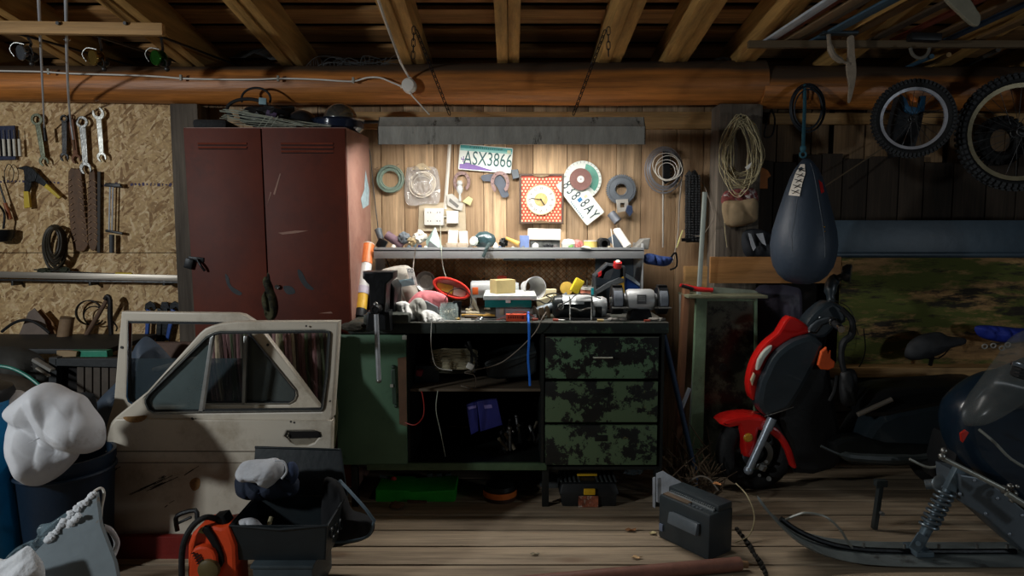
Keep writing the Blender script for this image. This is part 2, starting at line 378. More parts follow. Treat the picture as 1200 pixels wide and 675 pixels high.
def upper_tone(m, z0, z1, c):
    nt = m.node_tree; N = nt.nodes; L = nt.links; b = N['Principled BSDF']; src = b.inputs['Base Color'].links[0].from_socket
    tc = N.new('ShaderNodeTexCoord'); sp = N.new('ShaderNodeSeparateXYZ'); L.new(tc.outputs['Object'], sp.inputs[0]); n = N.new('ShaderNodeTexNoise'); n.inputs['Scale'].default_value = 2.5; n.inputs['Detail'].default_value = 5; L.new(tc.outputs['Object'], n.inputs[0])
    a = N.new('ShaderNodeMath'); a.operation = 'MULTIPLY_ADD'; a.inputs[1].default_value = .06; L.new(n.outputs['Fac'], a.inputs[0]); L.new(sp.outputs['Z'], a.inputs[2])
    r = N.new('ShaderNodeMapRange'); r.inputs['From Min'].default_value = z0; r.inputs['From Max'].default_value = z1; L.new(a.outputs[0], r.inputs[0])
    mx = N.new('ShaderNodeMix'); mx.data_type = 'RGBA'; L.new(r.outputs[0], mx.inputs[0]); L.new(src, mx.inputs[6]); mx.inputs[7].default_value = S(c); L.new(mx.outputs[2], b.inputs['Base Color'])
upper_tone(M_log, .172, .205, (74, 60, 48))        # log colour blends to a darker grey brown towards its upper side
# posts
b = MB(); b.box((at(857, 300, -.1).x, -.1, 1.0), (.235, .16, 1.99), (0, R(.4), 0), .012); struct(b, 'trim_12', M_post, 'thick weathered grey post with rope coils on it')
b = MB(); b.box((at(228, 300, -.12).x, -.12, 1.0), (.15, .12, 1.99), None, .01); struct(b, 'trim_13', M_post, 'grey timber post beside the red locker')
# rafters: (X, width)
zr0 = at(0, 78, -.13).z; SL = math.tan(R(7.5))
rx = [(-2.86, .12), (-2.31, .12), (-1.72, .12), (-1.18, .12), (-.52, .13), (-.02, .12), (.52, .125), (.86, .13), (1.24, .11), (1.76, .11), (2.32, .11), (2.9, .12)]
for i, (x, w) in enumerate(rx):
    b = MB(); y0, y1 = .9, -3.4; sk = {4: -.02, 7: .02}.get(i, 0)
    for s_ in (-1, 1):
        beam(b, (x+s_*w/4+sk, y0, zr0+.085-(y0+.13)*SL+.004*s_), (x+s_*w/4-sk, y1, zr0+.085-(y1+.13)*SL+.004*s_), w/2-.003, .16, .004)
    struct(b, 'trim_%d' % (14+i), M_raft, 'doubled roof rafter board resting on the log beam')
b = MB(); y = 2.2; k = 0
while y > -3.4:
    w = .16; zc = zr0+.175-(y+.13)*SL; b.box((0, y, zc), (7.4, w, .022), (-R(7.5), 0, 0), .002); y -= .232; k += 1
struct(b, 'ceiling', M_roof)
b = MB(); b.box((0, -.6, zr0+.175+.475*SL+.06), (7.6, 6, .01), (-R(7.5), 0, 0)); struct(b, 'trim_26', mat('roofing_felt', (26, 23, 20), .95), 'dark roofing felt above the battens')
b = MB(); b.bx(-3.7, 3.7, 1.5, 1.55, 1.8, 2.7); struct(b, 'trim_27', mat('roofing_felt', (26, 23, 20)), 'dark boarding beyond the log beam')
# ============================================================ CAMERA / LIGHT
cam = bpy.data.cameras.new('camera'); co = bpy.data.objects.new('camera', cam); COL.objects.link(co); SC.camera = co
cam.sensor_width = 36; cam.lens = 24; cam.clip_start = .05; co.location = CAM; co.rotation_euler = (R(90)-PIT, 0, 0)
w = bpy.data.worlds.new('world'); SC.world = w; w.use_nodes = True
w.node_tree.nodes['Background'].inputs[0].default_value = (.55, .68, .8, 1); w.node_tree.nodes['Background'].inputs[1].default_value = .012
def area(name, loc, tgt, sx, sy, p, col):
    l = bpy.data.lights.new(name, 'AREA'); l.shape = 'RECTANGLE'; l.size = sx; l.size_y = sy; l.energy = p; l.color = col
    o = bpy.data.objects.new(name, l); COL.objects.link(o); o.location = loc; o.rotation_euler = (V(tgt)-V(loc)).to_track_quat('-Z', 'Y').to_euler(); return o
area('work_light', (-3.2, -3.3, 1.75), (-.4, -.6, 1.0), .18, .18, 46, (.94, .98, 1))
area('side_work_light', (3.4, -3.2, 1.1), (1.6, -.4, 1.2), .25, .25, 8, (.86, .94, 1))
vs = SC.view_settings; vs.view_transform = 'Standard'; vs.look = 'None'; vs.gamma = 1; vs.exposure = 0; vs.use_curve_mapping = False
# ============================================================ LEFT WALL TOOLS
steel = mat('worn_steel', (150, 150, 146), .38, .85, var=.35, scale=20, c2=(96, 86, 72), th=.6, s2=18)
dsteel = mat('dark_steel', (70, 70, 70), .45, .8, var=.4, scale=18, c2=(60, 44, 34), th=.58, s2=14)
chrome = mat('chrome', (200, 205, 210), .16, 1, var=.08, bump=0)
black = mat('black_plastic', (22, 24, 26), .45, var=.3, bump=.1)
rubber = mat('black_rubber', (20, 21, 22), .75, var=.3, bump=.3, scale=20)
white = mat('white_plastic', (214, 212, 204), .45, var=.06, bump=.05)
iron = mat('black_iron', (30, 32, 34), .42, .6, var=.4, scale=12)
yellow = mat('yellow_plastic', (206, 178, 40), .5, var=.12)
redp = mat('red_plastic', (190, 34, 36), .4, var=.12, coat=.3)
bluep = mat('blue_plastic', (28, 72, 150), .4, var=.15)
brown = mat('brown_leather', (100, 70, 42), .6, var=.4, scale=16)
WY = -.06
def rot2(pts, c, a): return [(c[0]+(x-c[0])*cos(a)-(z-c[1])*sin(a), c[1]+(x-c[0])*sin(a)+(z-c[1])*cos(a)) for x, z in pts]
def open_head(c, r, ang, j=.52):
    """open spanner head outline around c, jaw opening towards angle ang (rad)"""
    P = []
    for i in range(25):
        a = R(38)+(R(322)-R(38))*i/24; P.append((c[0]+r*cos(a), c[1]+r*sin(a)*.92))
    P += [(c[0]+r*.75, c[1]-r*j*.8), (c[0]-r*.05, c[1]-r*j), (c[0]-r*.4, c[1]-r*.1), (c[0]-r*.4, c[1]+r*.15), (c[0]-r*.02, c[1]+r*j), (c[0]+r*.78, c[1]+r*j*.85)]
    return rot2(P, c, ang)
def wrench(p0, p1, r0, r1, k0, k1, m, label, Y=-.095, th=.008, hw=None):
    a = at(p0[0], p0[1], Y); b_ = at(p1[0], p1[1], Y); s = ss(Y); r0 *= s; r1 *= s
    d = V((b_.x-a.x, 0, b_.z-a.z)).normalized(); pr = V((-d.z, 0, d.x)); hw = (hw or 3.2)*s
    t = T('wrench', label, 'wrench', (a+b_)/2, 'wrenches on the strand board wall')
    bd = MB(); bd.smooth = 40
    A = a+d*r0*.8; B_ = b_-d*r1*.8
    q = [A+pr*hw, B_+pr*hw*.8, B_-pr*hw*.8, A-pr*hw]; bd.poly([[(v.x, v.z) for v in q]], Y, th, .0025)
    bd.build('shaft', m, t)
    for (c, r, k, dd, off) in ((a, r0, k0, -d, .35), (b_, r1, k1, d, .3)):
        h = MB(); ang = atan2(dd.z, dd.x)
        if k == 'open': h.poly([open_head((c.x, c.z), r, ang+off)], Y-.001, th+.002, .002)
        else: h.lathe([(r*.58, -.006), (r*.95, -.006), (r, -.003), (r, .003), (r*.95, .006), (r*.58, .006), (r*.58, -.006)], (c.x, Y+.003, c.z), (0, 1, 0), 24, cap=False)
        h.build('open_jaw' if k == 'open' else 'ring_end', m, t)
    n = MB(); n.cyl((a.x, WY, a.z+r0*.35), (a.x, Y-.02, a.z+r0*.5), .0018, n=8); n.build('nail', dsteel, t)
olive = mat('olive_steel', (120, 124, 104), .4, .7, var=.3, scale=20)
wrench((43, 140), (51, 189), 7, 6, 'ring', 'open', olive, 'olive tinted ring spanner hung first from the log side, beside a hanging rod')
wrench((75, 139), (75, 184), 4.5, 5.5, 'ring', 'open', dsteel, 'short dark combination wrench hanging just before the second rod')
wrench((82, 137), (89, 186), 3, 6, 'ring', 'open', mat('rusty_steel', (104, 70, 50), .55, .6, var=.4), 'thin rusty brown wrench half covered by the second rod', Y=-.08)
wrench((96, 143), (100, 197), 7, 7.5, 'ring', 'open', steel, 'large grey combination wrench with ring up and jaw down, longest of all', hw=3.8)
wrench((115, 133), (119, 184), 7.5, 6, 'open', 'open', mat('bright_steel', (196, 196, 188), .35, .8, var=.2), 'bright double open ended wrench with a wide jaw at its top')
# hanging rods
for (pts, lab, tip) in (([(45, -10), (48, 60), (52, 150)], 'long chrome telescopic rod with black tip hanging over spanners', 1), ([(77, -10), (79, 85), (82, 135), (86, 165)], 'second hanging steel rod with slim brown lower section', 0)):
    t = T('telescopic_rod', lab, 'rod', at(pts[0][0], pts[0][1], -.3), 'telescopic rods hanging before the log')
    Ys = [-.34, -.27, -.14, -.12][-len(pts):]; P = [at(p[0], p[1], y) for p, y in zip(pts, [-1.05, -.55, -.15, -.12] if len(pts) > 3 else [-1.05, -.6, -.13])]
    b = MB(); b.tube(P, [.007, .004], 10, 3); b.build('rod', mat('satin_rod', (190, 194, 200), .35, .35, var=.05, bump=0), t)
    e = P[-1]; b = MB(); b.cyl(e+V((0, 0, .005)), e+V((.004, 0, -.07 if tip else -.05)), .0075, .0085 if tip else .005); b.build('grip_tip', black if tip else brown, t)
    b = MB(); b.torus(P[0].lerp(P[1], .55), .012, .003, (0, 0, 1), 16, 6); b.build('clip', chrome, t)
# screwdriver set blister
t = T('screwdriver_set', 'blue and clear tool pack hung at the very edge of strand board', 'tool set', at(2, 188, -.1))
b = MB(); b.ppoly([[(-22, 148), (17, 147), (18, 187), (-22, 188)]], -.085, .01, .002); b.build('card_back', mat('navy_card', (34, 42, 74), .5, var=.2), t)
for k in range(6):
    x = at(12-k*6.2, 0, -.1).x; b = MB(); b.cyl((x, -.098, at(0, 183, -.1).z), (x, -.098, at(0, 163, -.1).z), .008, n=12); b.build('handle', mat('ivory_plastic', (206, 202, 188), .35), t)
    b = MB(); b.cyl((x, -.098, at(0, 163, -.1).z), (x, -.098, at(0, 152, -.1).z), .0025, n=8); b.build('blade', chrome, t)
# hatchet / knives at the left edge
t = T('metal_file', 'slim file with orange brown wooden handle leaning under tool pack', 'file', at(8, 260, -.1))
b = MB(); b.tube([at(-4, 205, -.1), at(7, 240, -.1)], [.004, .006], 8); b.build('blade', dsteel, t)
b = MB(); b.tube([at(6, 238, -.1), at(12, 257, -.1)], [.010, .013], 12); b.build('handle', mat('orange_wood', (150, 84, 48), .5), t)
t = T('soldering_ladle', 'dark iron ladle hanging low at the edge of strand board', 'ladle', at(2, 282, -.1))
b = MB(); b.lathe([(.0, 0), (.04, .004), (.062, .03), (.066, .07), (.060, .07), (.05, .01), (0, .006)], at(1, 284, -.13), (0, 0, 1)); b.build('bowl', iron, t)
b = MB(); b.tube([at(4, 268, -.13), at(5, 250, -.13), at(-3, 238, -.1)], .006, 8, 4); b.build('handle', iron, t)
b = MB(); b.tube([at(5, 201, -.09), at(10, 192, -.09), at(16, 200, -.09), at(14, 212, -.09), at(6, 214, -.09)], .0022, 6, 4, closed=True)
b.build('key_ring', dsteel, None, 'thin wire ring looped over file handle on the board', 'ring')
# caulking/crimping pliers with yellow grips
t = T('crimping_tool', 'black crimping pliers with yellow banded handles, opened wide on the wall', 'pliers', at(40, 243, -.1))
b = MB(); b.ppoly([[(18, 197), (30, 194), (38, 197), (43, 203), (41, 212), (34, 214), (29, 210), (27, 199)]], -.11, .02, .003); b.build('head', iron, t)
b = MB(); b.ppoly([[(28, 206), (37, 208), (36, 218), (33, 226), (28, 226)]], -.108, .014, .003); b.build('lower_arm', iron, t)
b = MB(); b.ppoly([[(27, 224), (33, 224), (35, 243), (28, 244)]], -.11, .018, .004); b.build('handle', yellow, t)
b = MB(); b.ppoly([[(38, 200), (43, 202), (56, 216), (52, 219), (38, 211)]], -.105, .014, .003); b.build('upper_arm', iron, t)
b = MB(); b.ppoly([[(54, 215), (71, 231), (68, 233), (51, 219)]], -.108, .018, .004); b.build('handle', yellow, t)
# perforated tread strips
for (x0, x1, y0, y1, lab) in ((78, 97, 199, 294, 'wider brown studded leather strip hanging under the wrenches'), (102, 113, 200, 293, 'narrower brown studded leather strip next to the wide one')):
    t = T('studded_strip', lab, 'strip', at((x0+x1)/2, y1, -.08), 'studded strips on the strand board')
    w = (x1-x0); b = MB(); dx = 6 if w > 12 else 1
    b.ppoly([[(x0+2, y0+2), ((x0+x1)/2, y0-1), (x1-2, y0+3), (x1+dx*.3, (y0+y1)/2), (x1+dx, y1-7), ((x0+x1)/2+dx*.9, y1+1), (x0+dx*1.2, y1-8), (x0+dx*.4, (y0+y1)/2)]], -.085, .012, .003, 2); b.build('strap', brown, t)
    st = MB()
    for k in range(11):
        yy = y0+12+k*(y1-y0-24)/10; o = dx*.9*(k/10)
        for sx in (-1, 1):
            p = at((x0+x1)/2+o+sx*w*.30, yy, -.09); st.box(p, (.016, .006, .004), (0, sx*.55, 0), .001)
            p = at((x0+x1)/2+o+sx*w*.52, yy+2, -.086); st.sph(p, .004, sub=1)
    st.build('stud', mat('horn_studs', (150, 116, 80), .5), t, kind='stuff')
b = MB(); b.ppoly([[(114, 201), (117.5, 201), (117, 296), (113.5, 296)]], -.085, .01, .001); b.build('steel_ruler', mat('dark_ruler', (46, 40, 34), .6), None, 'narrow dark upright lath beside the studded strips', 'lath')
# bar clamp
t = T('bar_clamp', 'chrome twin rod clamp with black crossbar and grey grip on the wall', 'clamp', at(132, 297, -.1))
b = MB(); [b.cyl(at(x, 218, -.1), at(x-1.2, 270, -.1), .0045, n=10) for x in (129, 132.5)]; b.build('twin_rod', mat('satin_rod', (190, 194, 200)), t)
b = MB(); b.box(at(133, 217, -.1), (.085, .02, .022), (0, .05, 0), .005); b.cyl(at(128, 215, -.1), at(143, 219, -.1), .006); b.build('head_jaw', black, t)
b = MB(); b.box(at(134, 272, -.1), (.095, .016, .014), (0, .18, 0), .004); b.build('crossbar', black, t)
b = MB(); b.cyl(at(131, 275, -.1), at(131, 296, -.1), .0135, .0125); b.build('grip', mat('grey_rubber', (70, 74, 78), .6), t)
# coil of belts
t = T('hanging_belt_coil', 'bundle of looped dark drive belts hanging over the long rail', 'belts', at(66, 318, -.12))
for k in range(9):
    cx = 65+random.uniform(-2, 2); h = 27-k*1.5; w = 14-k*1.0
    P = [at(cx+w*sin(a)*(1+.12*cos(a)), 291-k*.9-h*cos(a), -.11-.008*k+.01*sin(a*2)) for a in [2*pi*i/28 for i in range(28)]]
    b = MB(); b.tube(P, .0062, 6, closed=True); b.build('belt_loop', mat('oily_leather', (52, 46, 34), .55, var=.4), t)
b = MB(); b.sph(at(52, 318, -.12), .03, sc=(1.3, .7, .6), amp=.5, seed=3, fr=4); b.sph(at(76, 317, -.12), .024, sc=(1.2, .7, .8), amp=.5, seed=5, fr=4); b.build('knotted_end', mat('dark_green_web', (44, 50, 34), .8), t)
# long rails
t = T('aluminium_rail', 'long silver rail stretched across strand board below the tools', 'rail', at(110, 326, -.12))
b = MB(); a = at(-30, 321, -.13); c = at(217, 326, -.13); beam(b, a, c, .02, .034, .002); b.build('channel', mat('dull_aluminium', (168, 160, 148), .4, .6, var=.25, scale=4, st=(.2, 1, 4)), t)
b = MB(); a = at(-30, 327.5, -.135); c = at(217, 331, -.135); beam(b, a, c, .02, .010, .001); b.build('lower_lip', dsteel, t)
for x in (20, 110, 196):
    b = MB(); p = at(x, 331, -.1); b.box(p, (.012, .08, .03), None, .002); b.build('bracket', dsteel, t)
b = MB(); b.tube([at(40, 316, -.125), at(110, 320, -.125), at(134, 321, -.125)], .004, 8); b.build('fishing_rod', dsteel, None, 'thin dark fishing rod blank lying on the long rail', 'rod')
b = MB(); b.cyl(at(136, 321, -.13), at(155, 321, -.13), .009, .007); b.build('yellow_float', yellow, None, 'small yellow float wedged on the rail', 'float')
# leather pieces, shovel, mallet, hammer below
b = MB(); b.ppoly([[(17, 404), (33, 366), (40, 361), (52, 375), (60, 402)]], -.16, .006, .001); b.build('pointed_offcut', mat('grey_leather', (118, 104, 94), .7, var=.25), None, 'grey pointed offcut standing against strand board by mallet', 'offcut')
b = MB(); b.ppoly([[(42, 366), (48, 362), (62, 378), (69, 402), (56, 402)]], -.12, .006, .001); b.build('leather_offcut', mat('tan_leather', (136, 100, 62), .7), None, 'tan rounded leather offcut tucked behind the grey pointed one', 'offcut')
P = [at(2+56*t_, 397-22*sin(pi*(.12+.78*t_)), -.2) for t_ in [i/10 for i in range(11)]]
b = MB(); b.tube(P, .008, 8, 3); b.build('bent_hose', rubber, None, 'black hose bent in an arc before the grey pointed offcut', 'hose')
t = T('wooden_mallet', 'fat round wooden mallet head upright beside leather offcuts', 'mallet', at(78, 404, -.22))
b = MB(); b.cyl(at(74, 404, -.22), at(79, 372, -.22), .036, .034, 24); b.build('head', mat('mallet_wood', (142, 116, 88), .7, var=.3), t)
b = MB(); b.torus(at(79, 373, -.22), .031, .005, (0, .1, 1)); b.build('rim', mat('mallet_end', (104, 82, 60), .8), t)
t = T('band_clamp', 'rusty sprung steel hoop hung against strand board', 'hoop', at(105, 380, -.1))
b = MB(); P = [at(105+15*cos(a), 366+14*sin(a), -.1) for a in [R(40+i*12) for i in range(27)]]; Q = [p+V((0, -.012, 0)) for p in P]
b.tube(P, .0035, 6); b.tube(Q, .0035, 6); b.build('hoop', dsteel, t)
b = MB(); P = [at(110+12*cos(a), 370+11*sin(a), -.12) for a in [R(30+i*12) for i in range(25)]]; b.tube(P, .004, 6); b.build('inner_hoop', iron, t)
t = T('old_hammer', 'old hammer with worn slanting wooden handle and dark head', 'hammer', at(112, 402, -.16))
b = MB(); b.tube([at(96, 402, -.17), at(125, 352, -.16)], [.014, .011], 10); b.build('handle', mat('worn_wood', (104, 80, 62), .7), t)
b = MB(); b.tube([at(123, 351, -.16), at(126, 347, -.16), at(129, 352, -.16), at(129, 372, -.16), at(131, 401, -.16)], [.012, .012, .013, .014, .012], 10, 3); b.build('head', mat('patchy_iron', (44, 42, 42), .5, .5, c2=(180, 175, 170), th=.66, s2=14), t)
b = MB(); b.tube([at(131, 375, -.15), at(137, 383, -.15), at(136, 388, -.15)], .004, 6, 3); b.build('hook', iron, t)
# two blue pliers
for (x, lab) in ((175, 'blue handled pliers hanging nearer the hammer, seen through car window'), (204, 'blue handled pliers hanging nearer the red locker, tilted')):
    tl = 0 if x < 190 else -5
    t = T('pliers', lab, 'pliers', at(x, 402, -.1), 'blue handled pliers on the strand board')
    b = MB(); b.ppoly([[(x-5, 356), (x, 353), (x+6, 356), (x+8, 362), (x+5, 364), (x+2, 360), (x-1, 362), (x-3, 366), (x-6, 362)]], -.1, .016, .003); b.build('jaw', iron, t)
    b = MB(); b.ppoly([[(x-4, 362), (x+1, 364), (x-2+tl, 400), (x-6+tl, 400)]], -.105, .018, .004); b.build('handle', bluep, t)
    b = MB(); b.ppoly([[(x+9, 361), (x+15, 363), (x+13, 402), (x+7, 402)]], -.1, .018, .004); b.build('handle', iron, t)
    b = MB(); b.ppoly([[(x-6+tl, 399), (x-2+tl, 399), (x-2.5+tl, 406), (x-6.5+tl, 406)]], -.106, .02, .004); b.build('handle_tip', yellow, t)
b = MB(); b.ppoly([[(190, 361), (196, 361), (198, 404), (189, 404)]], -.1, .016, .004); b.ppoly([[(189, 354), (196, 354), (199, 362), (187, 362)]], -.1, .016, .003); b.build('nippers', iron, None, 'all black nippers hanging between the two blue handled pliers', 'nippers')
# fishing reels hanging from the crossing board
bd = MB(); a = at(-25, 32, -.95); c = at(192, 35, -.95); beam(bd, a, c, .03, .05, .003); bd.build('rod_rack_board', M_lath, None, 'horizontal board nailed under the rafters carrying fishing reels', 'board')
for i, (x, y, cc, lab) in enumerate(((29, 62, (130, 134, 140), 'silver fishing reel hanging first from the outer end of rack board'), (113, 68, (150, 120, 60), 'gold rimmed fishing reel hanging in the middle under rack board'), (186, 68, (50, 110, 40), 'black and green fishing reel hanging under the end of rack board'))):
    t = T('fishing_reel', lab, 'fishing reel', at(x, y+10, -.75), 'fishing reels under the rafters'); p = at(x, y, -.75); q = at(x, 38, -.95)
    b = MB(); b.lathe([(.0, -.02), (.032, -.02), (.034, -.014), (.02, -.012), (.02, .012), (.034, .014), (.032, .02), (0, .02)], p, (.5, 1, .15), 20); b.build('spool', mat('reel_metal_%d' % i, cc, .25, .8), t)
    b = MB(); b.sph(p+V((.01, .03, -.01)), .03, sc=(1, .9, .8)); b.build('gear_box', black, t)
    b = MB(); b.tube([p+V((.02, .0, 0)), p+V((.045, -.02, -.02)), p+V((.05, -.03, -.05))], .004, 6, 3); b.sph(p+V((.05, -.03, -.055)), .012, sub=2); b.build('crank', dsteel, t)
    b = MB(); b.tube([p+V((0, .03, .02)), p+V((-.01, .06, .06)), q+V((0, .02, -.02))], .006, 6, 3); b.build('foot', black, t)
    b = MB(); b.tube([p+V((-.034, -.02, -.02)), p+V((-.045, -.03, .01)), p+V((-.02, -.035, .035)), p+V((.02, -.03, .03))], .0018, 6, 4); b.build('bail_wire', steel, t)
    b = MB(); b.cyl((p.x-.02, -.98, q.z+.03), (p.x+.05, .6, q.z+.14), .007, .004); b.build('rod_blank', black, t)
# ============================================================ LOCKER
YF = -.60; lx0 = at(222, 152, YF).x; lx1 = at(409, 154, YF).x; LH = 1.80; LD = .52; yb = YF+LD
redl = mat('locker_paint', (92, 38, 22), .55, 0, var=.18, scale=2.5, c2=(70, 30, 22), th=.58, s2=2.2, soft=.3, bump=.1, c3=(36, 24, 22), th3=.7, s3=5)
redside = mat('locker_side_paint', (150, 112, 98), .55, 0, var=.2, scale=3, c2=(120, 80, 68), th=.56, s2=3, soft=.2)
redl.node_tree.nodes['Principled BSDF'].inputs['Specular IOR Level'].default_value = .25
L = T('steel_locker', 'tall dark red two door steel locker beside the workbench', 'locker', (lx0, YF, 0))
b = MB(); t_ = .012
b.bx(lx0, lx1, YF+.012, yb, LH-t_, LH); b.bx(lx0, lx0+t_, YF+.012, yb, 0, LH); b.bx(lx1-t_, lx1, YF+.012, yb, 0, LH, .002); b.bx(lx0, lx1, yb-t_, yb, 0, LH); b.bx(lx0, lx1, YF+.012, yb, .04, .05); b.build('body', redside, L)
xm = at(312, 154, YF).x
for (a, c, lo, hi, s_) in ((lx0+.003, xm-.003, 230, 290, 0), (xm+.003, lx1-.003, 327, 391, 1)):
    b = MB(); b.bx(a, c, YF, YF+.018, .05, LH-.004, .003); d = b.build('door', redl, L)
    for k in range(2 if s_ == 0 else 3):
        z = at(0, 170+k*4.5, YF).z; x0, x1 = at(lo+3, 0, YF).x, at(hi, 0, YF).x
        b = MB(); b.tube([(x0, YF-.001, z), (x1, YF-.001, z)], .0045, 6); b.build('louvre', mat('locker_louvre', (124, 60, 44), .4, .2), d)
        b = MB(); b.bx(x0, x1, YF-.0015, YF, z-.009, z-.005); b.build('vent_slot', mat('slot_dark', (12, 9, 8), .9), d)
dR = d
b = MB(); q = at(329, 335, YF); b.cyl(q+V((0, 0, 0)), q+V((0, -.012, 0)), .009); b.torus(q+V((0, -.012, 0)), .009, .003); b.build('lock', chrome, dR)
scr = mat('scratch_primer', (150, 112, 96), .6)
b = MB(); b.ppoly([[(330, 272.5), (350, 270), (365, 270), (350, 273), (335, 274.5)]], YF-.0012, .001); b.ppoly([[(325, 228), (333, 204), (334, 204.5), (327, 229)]], YF-.0012, .001); b.ppoly([[(376, 366), (390, 364), (392, 366)]], YF-.0012, .001); b.ppoly([[(318, 240), (322, 225), (323, 226)]], YF-.0012, .001); b.build('scratch', scr, dR)
b = MB(); b.ppoly([[(352, 315), (357, 318), (363, 330), (371, 338), (362, 337), (354, 326)]], YF-.0012, .001, sm=3); b.ppoly([[(336, 334), (345, 335), (349, 342), (341, 344), (336, 339)]], YF-.0012, .001, sm=3); b.ppoly([[(268, 320), (272, 324), (275, 334), (287, 342), (284, 345), (276, 341), (270, 332)]], YF-.0012, .001, sm=3); b.build('dark_smudge', mat('bluish_smudge', (40, 44, 48), .6), dR)
# paint chip on side
b = MB(); P = [(yb-.02-.09, 1.62), (yb-.03, 1.52), (yb-.05, 1.44), (yb-.2, 1.42), (yb-.24, 1.47), (yb-.15, 1.52)]
b.add([(lx1+.001, p[0], p[1]) for p in P]+[(lx1+.0016, p[0], p[1]) for p in P], [tuple(range(6)), tuple(range(6, 12))]+[(i, (i+1) % 6, 6+(i+1) % 6, 6+i) for i in range(6)]); b.build('worn_patch', mat('bare_blue', (150, 172, 178), .6, var=.3, scale=30), L)
b = MB(); q = at(235, 303, YF); b.box(q, (.075, .012, .022), (0, .1, 0), .003); b.box(q+V((-.03, -.012, -.02)), (.04, .014, .05), (0, .3, 0), .006); b.tube([q+V((.01, -.01, 0)), q+V((.03, -.02, -.03)), q+V((.045, -.015, -.055))], .006, 8, 3); b.build('hasp_lock', iron, L)
L.matrix_basis = L.matrix_basis@Euler((R(2.2), 0, 0)).to_matrix().to_4x4()
# jacket caught in the door
b = MB(); b.pillow([(312, 320), (317, 318), (320, 335), (324, 345), (325, 366), (319, 377), (311, 372), (307, 352), (310, 342), (314, 333), (308, 328)], YF-.03, .04, 3, .5, 14, rings=8, back=.6); b.build('camouflage_cloth', mat('camo_cloth', (74, 72, 48), .9, var=.3, c2=(30, 30, 22), th=.5, s2=14), None, 'crumpled camouflage cloth hanging from the gap of locker doors', 'cloth')
# stuff on top of the locker
def locz(y): return LH-(y-YF)*sin(R(-2.2)) if False else LH+(y-YF)*sin(R(2.2))
t = T('wire_bundle', 'sheaf of thin pale wires and rods spread over locker top', 'wire bundle', (at(320, 148, -.45).x, -.45, locz(-.45)))
rw = random.Random(4)
for k in range(22):
    x0 = 262+rw.uniform(-6, 22); y0 = 126+rw.uniform(0, 20); x1 = rw.uniform(345, 400); b = MB()
    ya = -.62+rw.uniform(0, .25)
    P = [at(x0, y0, ya), at((x0+x1)/2, y0*.4+148*.6+rw.uniform(-4, 2), ya), at(x1, 150+rw.uniform(-3, 0), ya)]
    b.tube(P, .0017, 5, 5); b.build('wire_strand', mat('pale_wire', (170, 176, 160), .4, .3), t)
for k in range(3):
    b = MB(); b.tube([at(300+k*9, 152-2*k, -.6), at(312+k*7, 136, -.62)], .0016, 5); b.build('wire_strand', mat('pale_wire', (170, 176, 160), .4), t)
t = T('cable_loop', 'black hoop shaped cable standing up on locker top against the log', 'cable', at(300, 135, -.35))
b = MB(); P = [at(300+17*cos(R(a)), 116+13*sin(R(a))*-1, -.3) for a in range(-20, 200, 12)]; b.tube(P, .006, 8, 2); b.build('cable', rubber, t)
b = MB(); P = [at(290+24*cos(R(a)), 128+12*sin(R(a))*-1, -.36) for a in range(-40, 230, 14)]; b.tube(P, .009, 8, 2); b.build('thick_cable', rubber, t)
def bowl(o, r, h, m, name, label, cat, up=1, grp=None, thick=.004):
    pr = [(r*cos(a), h*sin(a)) for a in [R(90-i*9) for i in range(11)]] if up < 0 else [(r*cos(a), h-h*sin(a)) for a in [R(90-i*9) for i in range(11)]]
    pr2 = [(max(a-thick, 0), b_+(thick if up > 0 else -thick)) for a, b_ in pr][::-1]
    b = MB(); b.smooth = 50; b.lathe(pr+pr2, o, (0, 0, 1), 36); return b.build(name, m, None, label, cat, grp)
zt = locz(-.4)
t = T('dark_pan', 'navy enamel pan on locker top with steel bowl upside down on it', 'pan', (at(400, 150, -.35).x, -.35, locz(-.35)+.004))
b = MB(); o = (at(398, 150, -.35).x, -.36, locz(-.36)+.004); b.lathe([(.0, 0), (.105, 0), (.125, .02), (.13, .055), (.142, .062), (.128, .062), (.12, .02), (0, .006)], o, n=40); b.build('pan_body', mat('navy_enamel', (30, 38, 56), .15, 0, var=.2, coat=1), t)
b = MB(); b.tube([V(o)+V((.13, 0, .056)), V(o)+V((.21, .02, .06))], .008, 8); b.build('pan_handle', black, t)
bowl((at(399, 140, -.36).x, -.36, locz(-.36)+.068), .085, .085, mat('smoky_steel', (120, 122, 118), .22, .8, var=.3, scale=8), 'steel_bowl', 'upturned smoky steel bowl on the navy pan', 'bowl', -1)
bowl((at(354, 140, -.36).x, -.36, locz(-.36)+.03), .085, .09, mat('dark_helmet', (40, 42, 46), .3, .3), 'black_bowl', 'upturned dark round bowl between wires and navy pan', 'bowl', -1)
b = MB(); b.lathe([(.0, 0), (.1, 0), (.105, .02), (.1, .03), (0, .03)], (at(354, 150, -.36).x, -.36, locz(-.36)), n=32); b.build('round_lid', dsteel, None, 'flat dark round lid under the upturned dark bowl', 'lid')
b = MB(); b.box(at(334, 134, -.25), (.1, .16, .07), (0, 0, .3), .01); b.build('battery_pack', black, None, 'black box shape behind wires on locker top', 'box')
b = MB(); b.box(at(308, 119, -.42), (.035, .03, .032), (0, .05, .2), .002); b.build('pale_blue_box', mat('pale_blue_card', (130, 160, 168), .6), None, 'tiny pale blue box perched above the wires on locker', 'box')
b = MB(); b.sph(at(312, 138, -.4), .075, sc=(1.6, 1.1, .75), amp=.35, seed=9); b.build('oily_bag', mat('dark_bag', (24, 25, 27), .5), None, 'crumpled black bag under the wires on locker top', 'bag')
b = MB(); b.box(at(318, 134, -.47), (.05, .01, .03), (0, .35, .1), .003); b.build('purple_tag', mat('dull_purple', (70, 54, 84), .6), None, 'dull purple tag among the wires on locker top', 'tag')
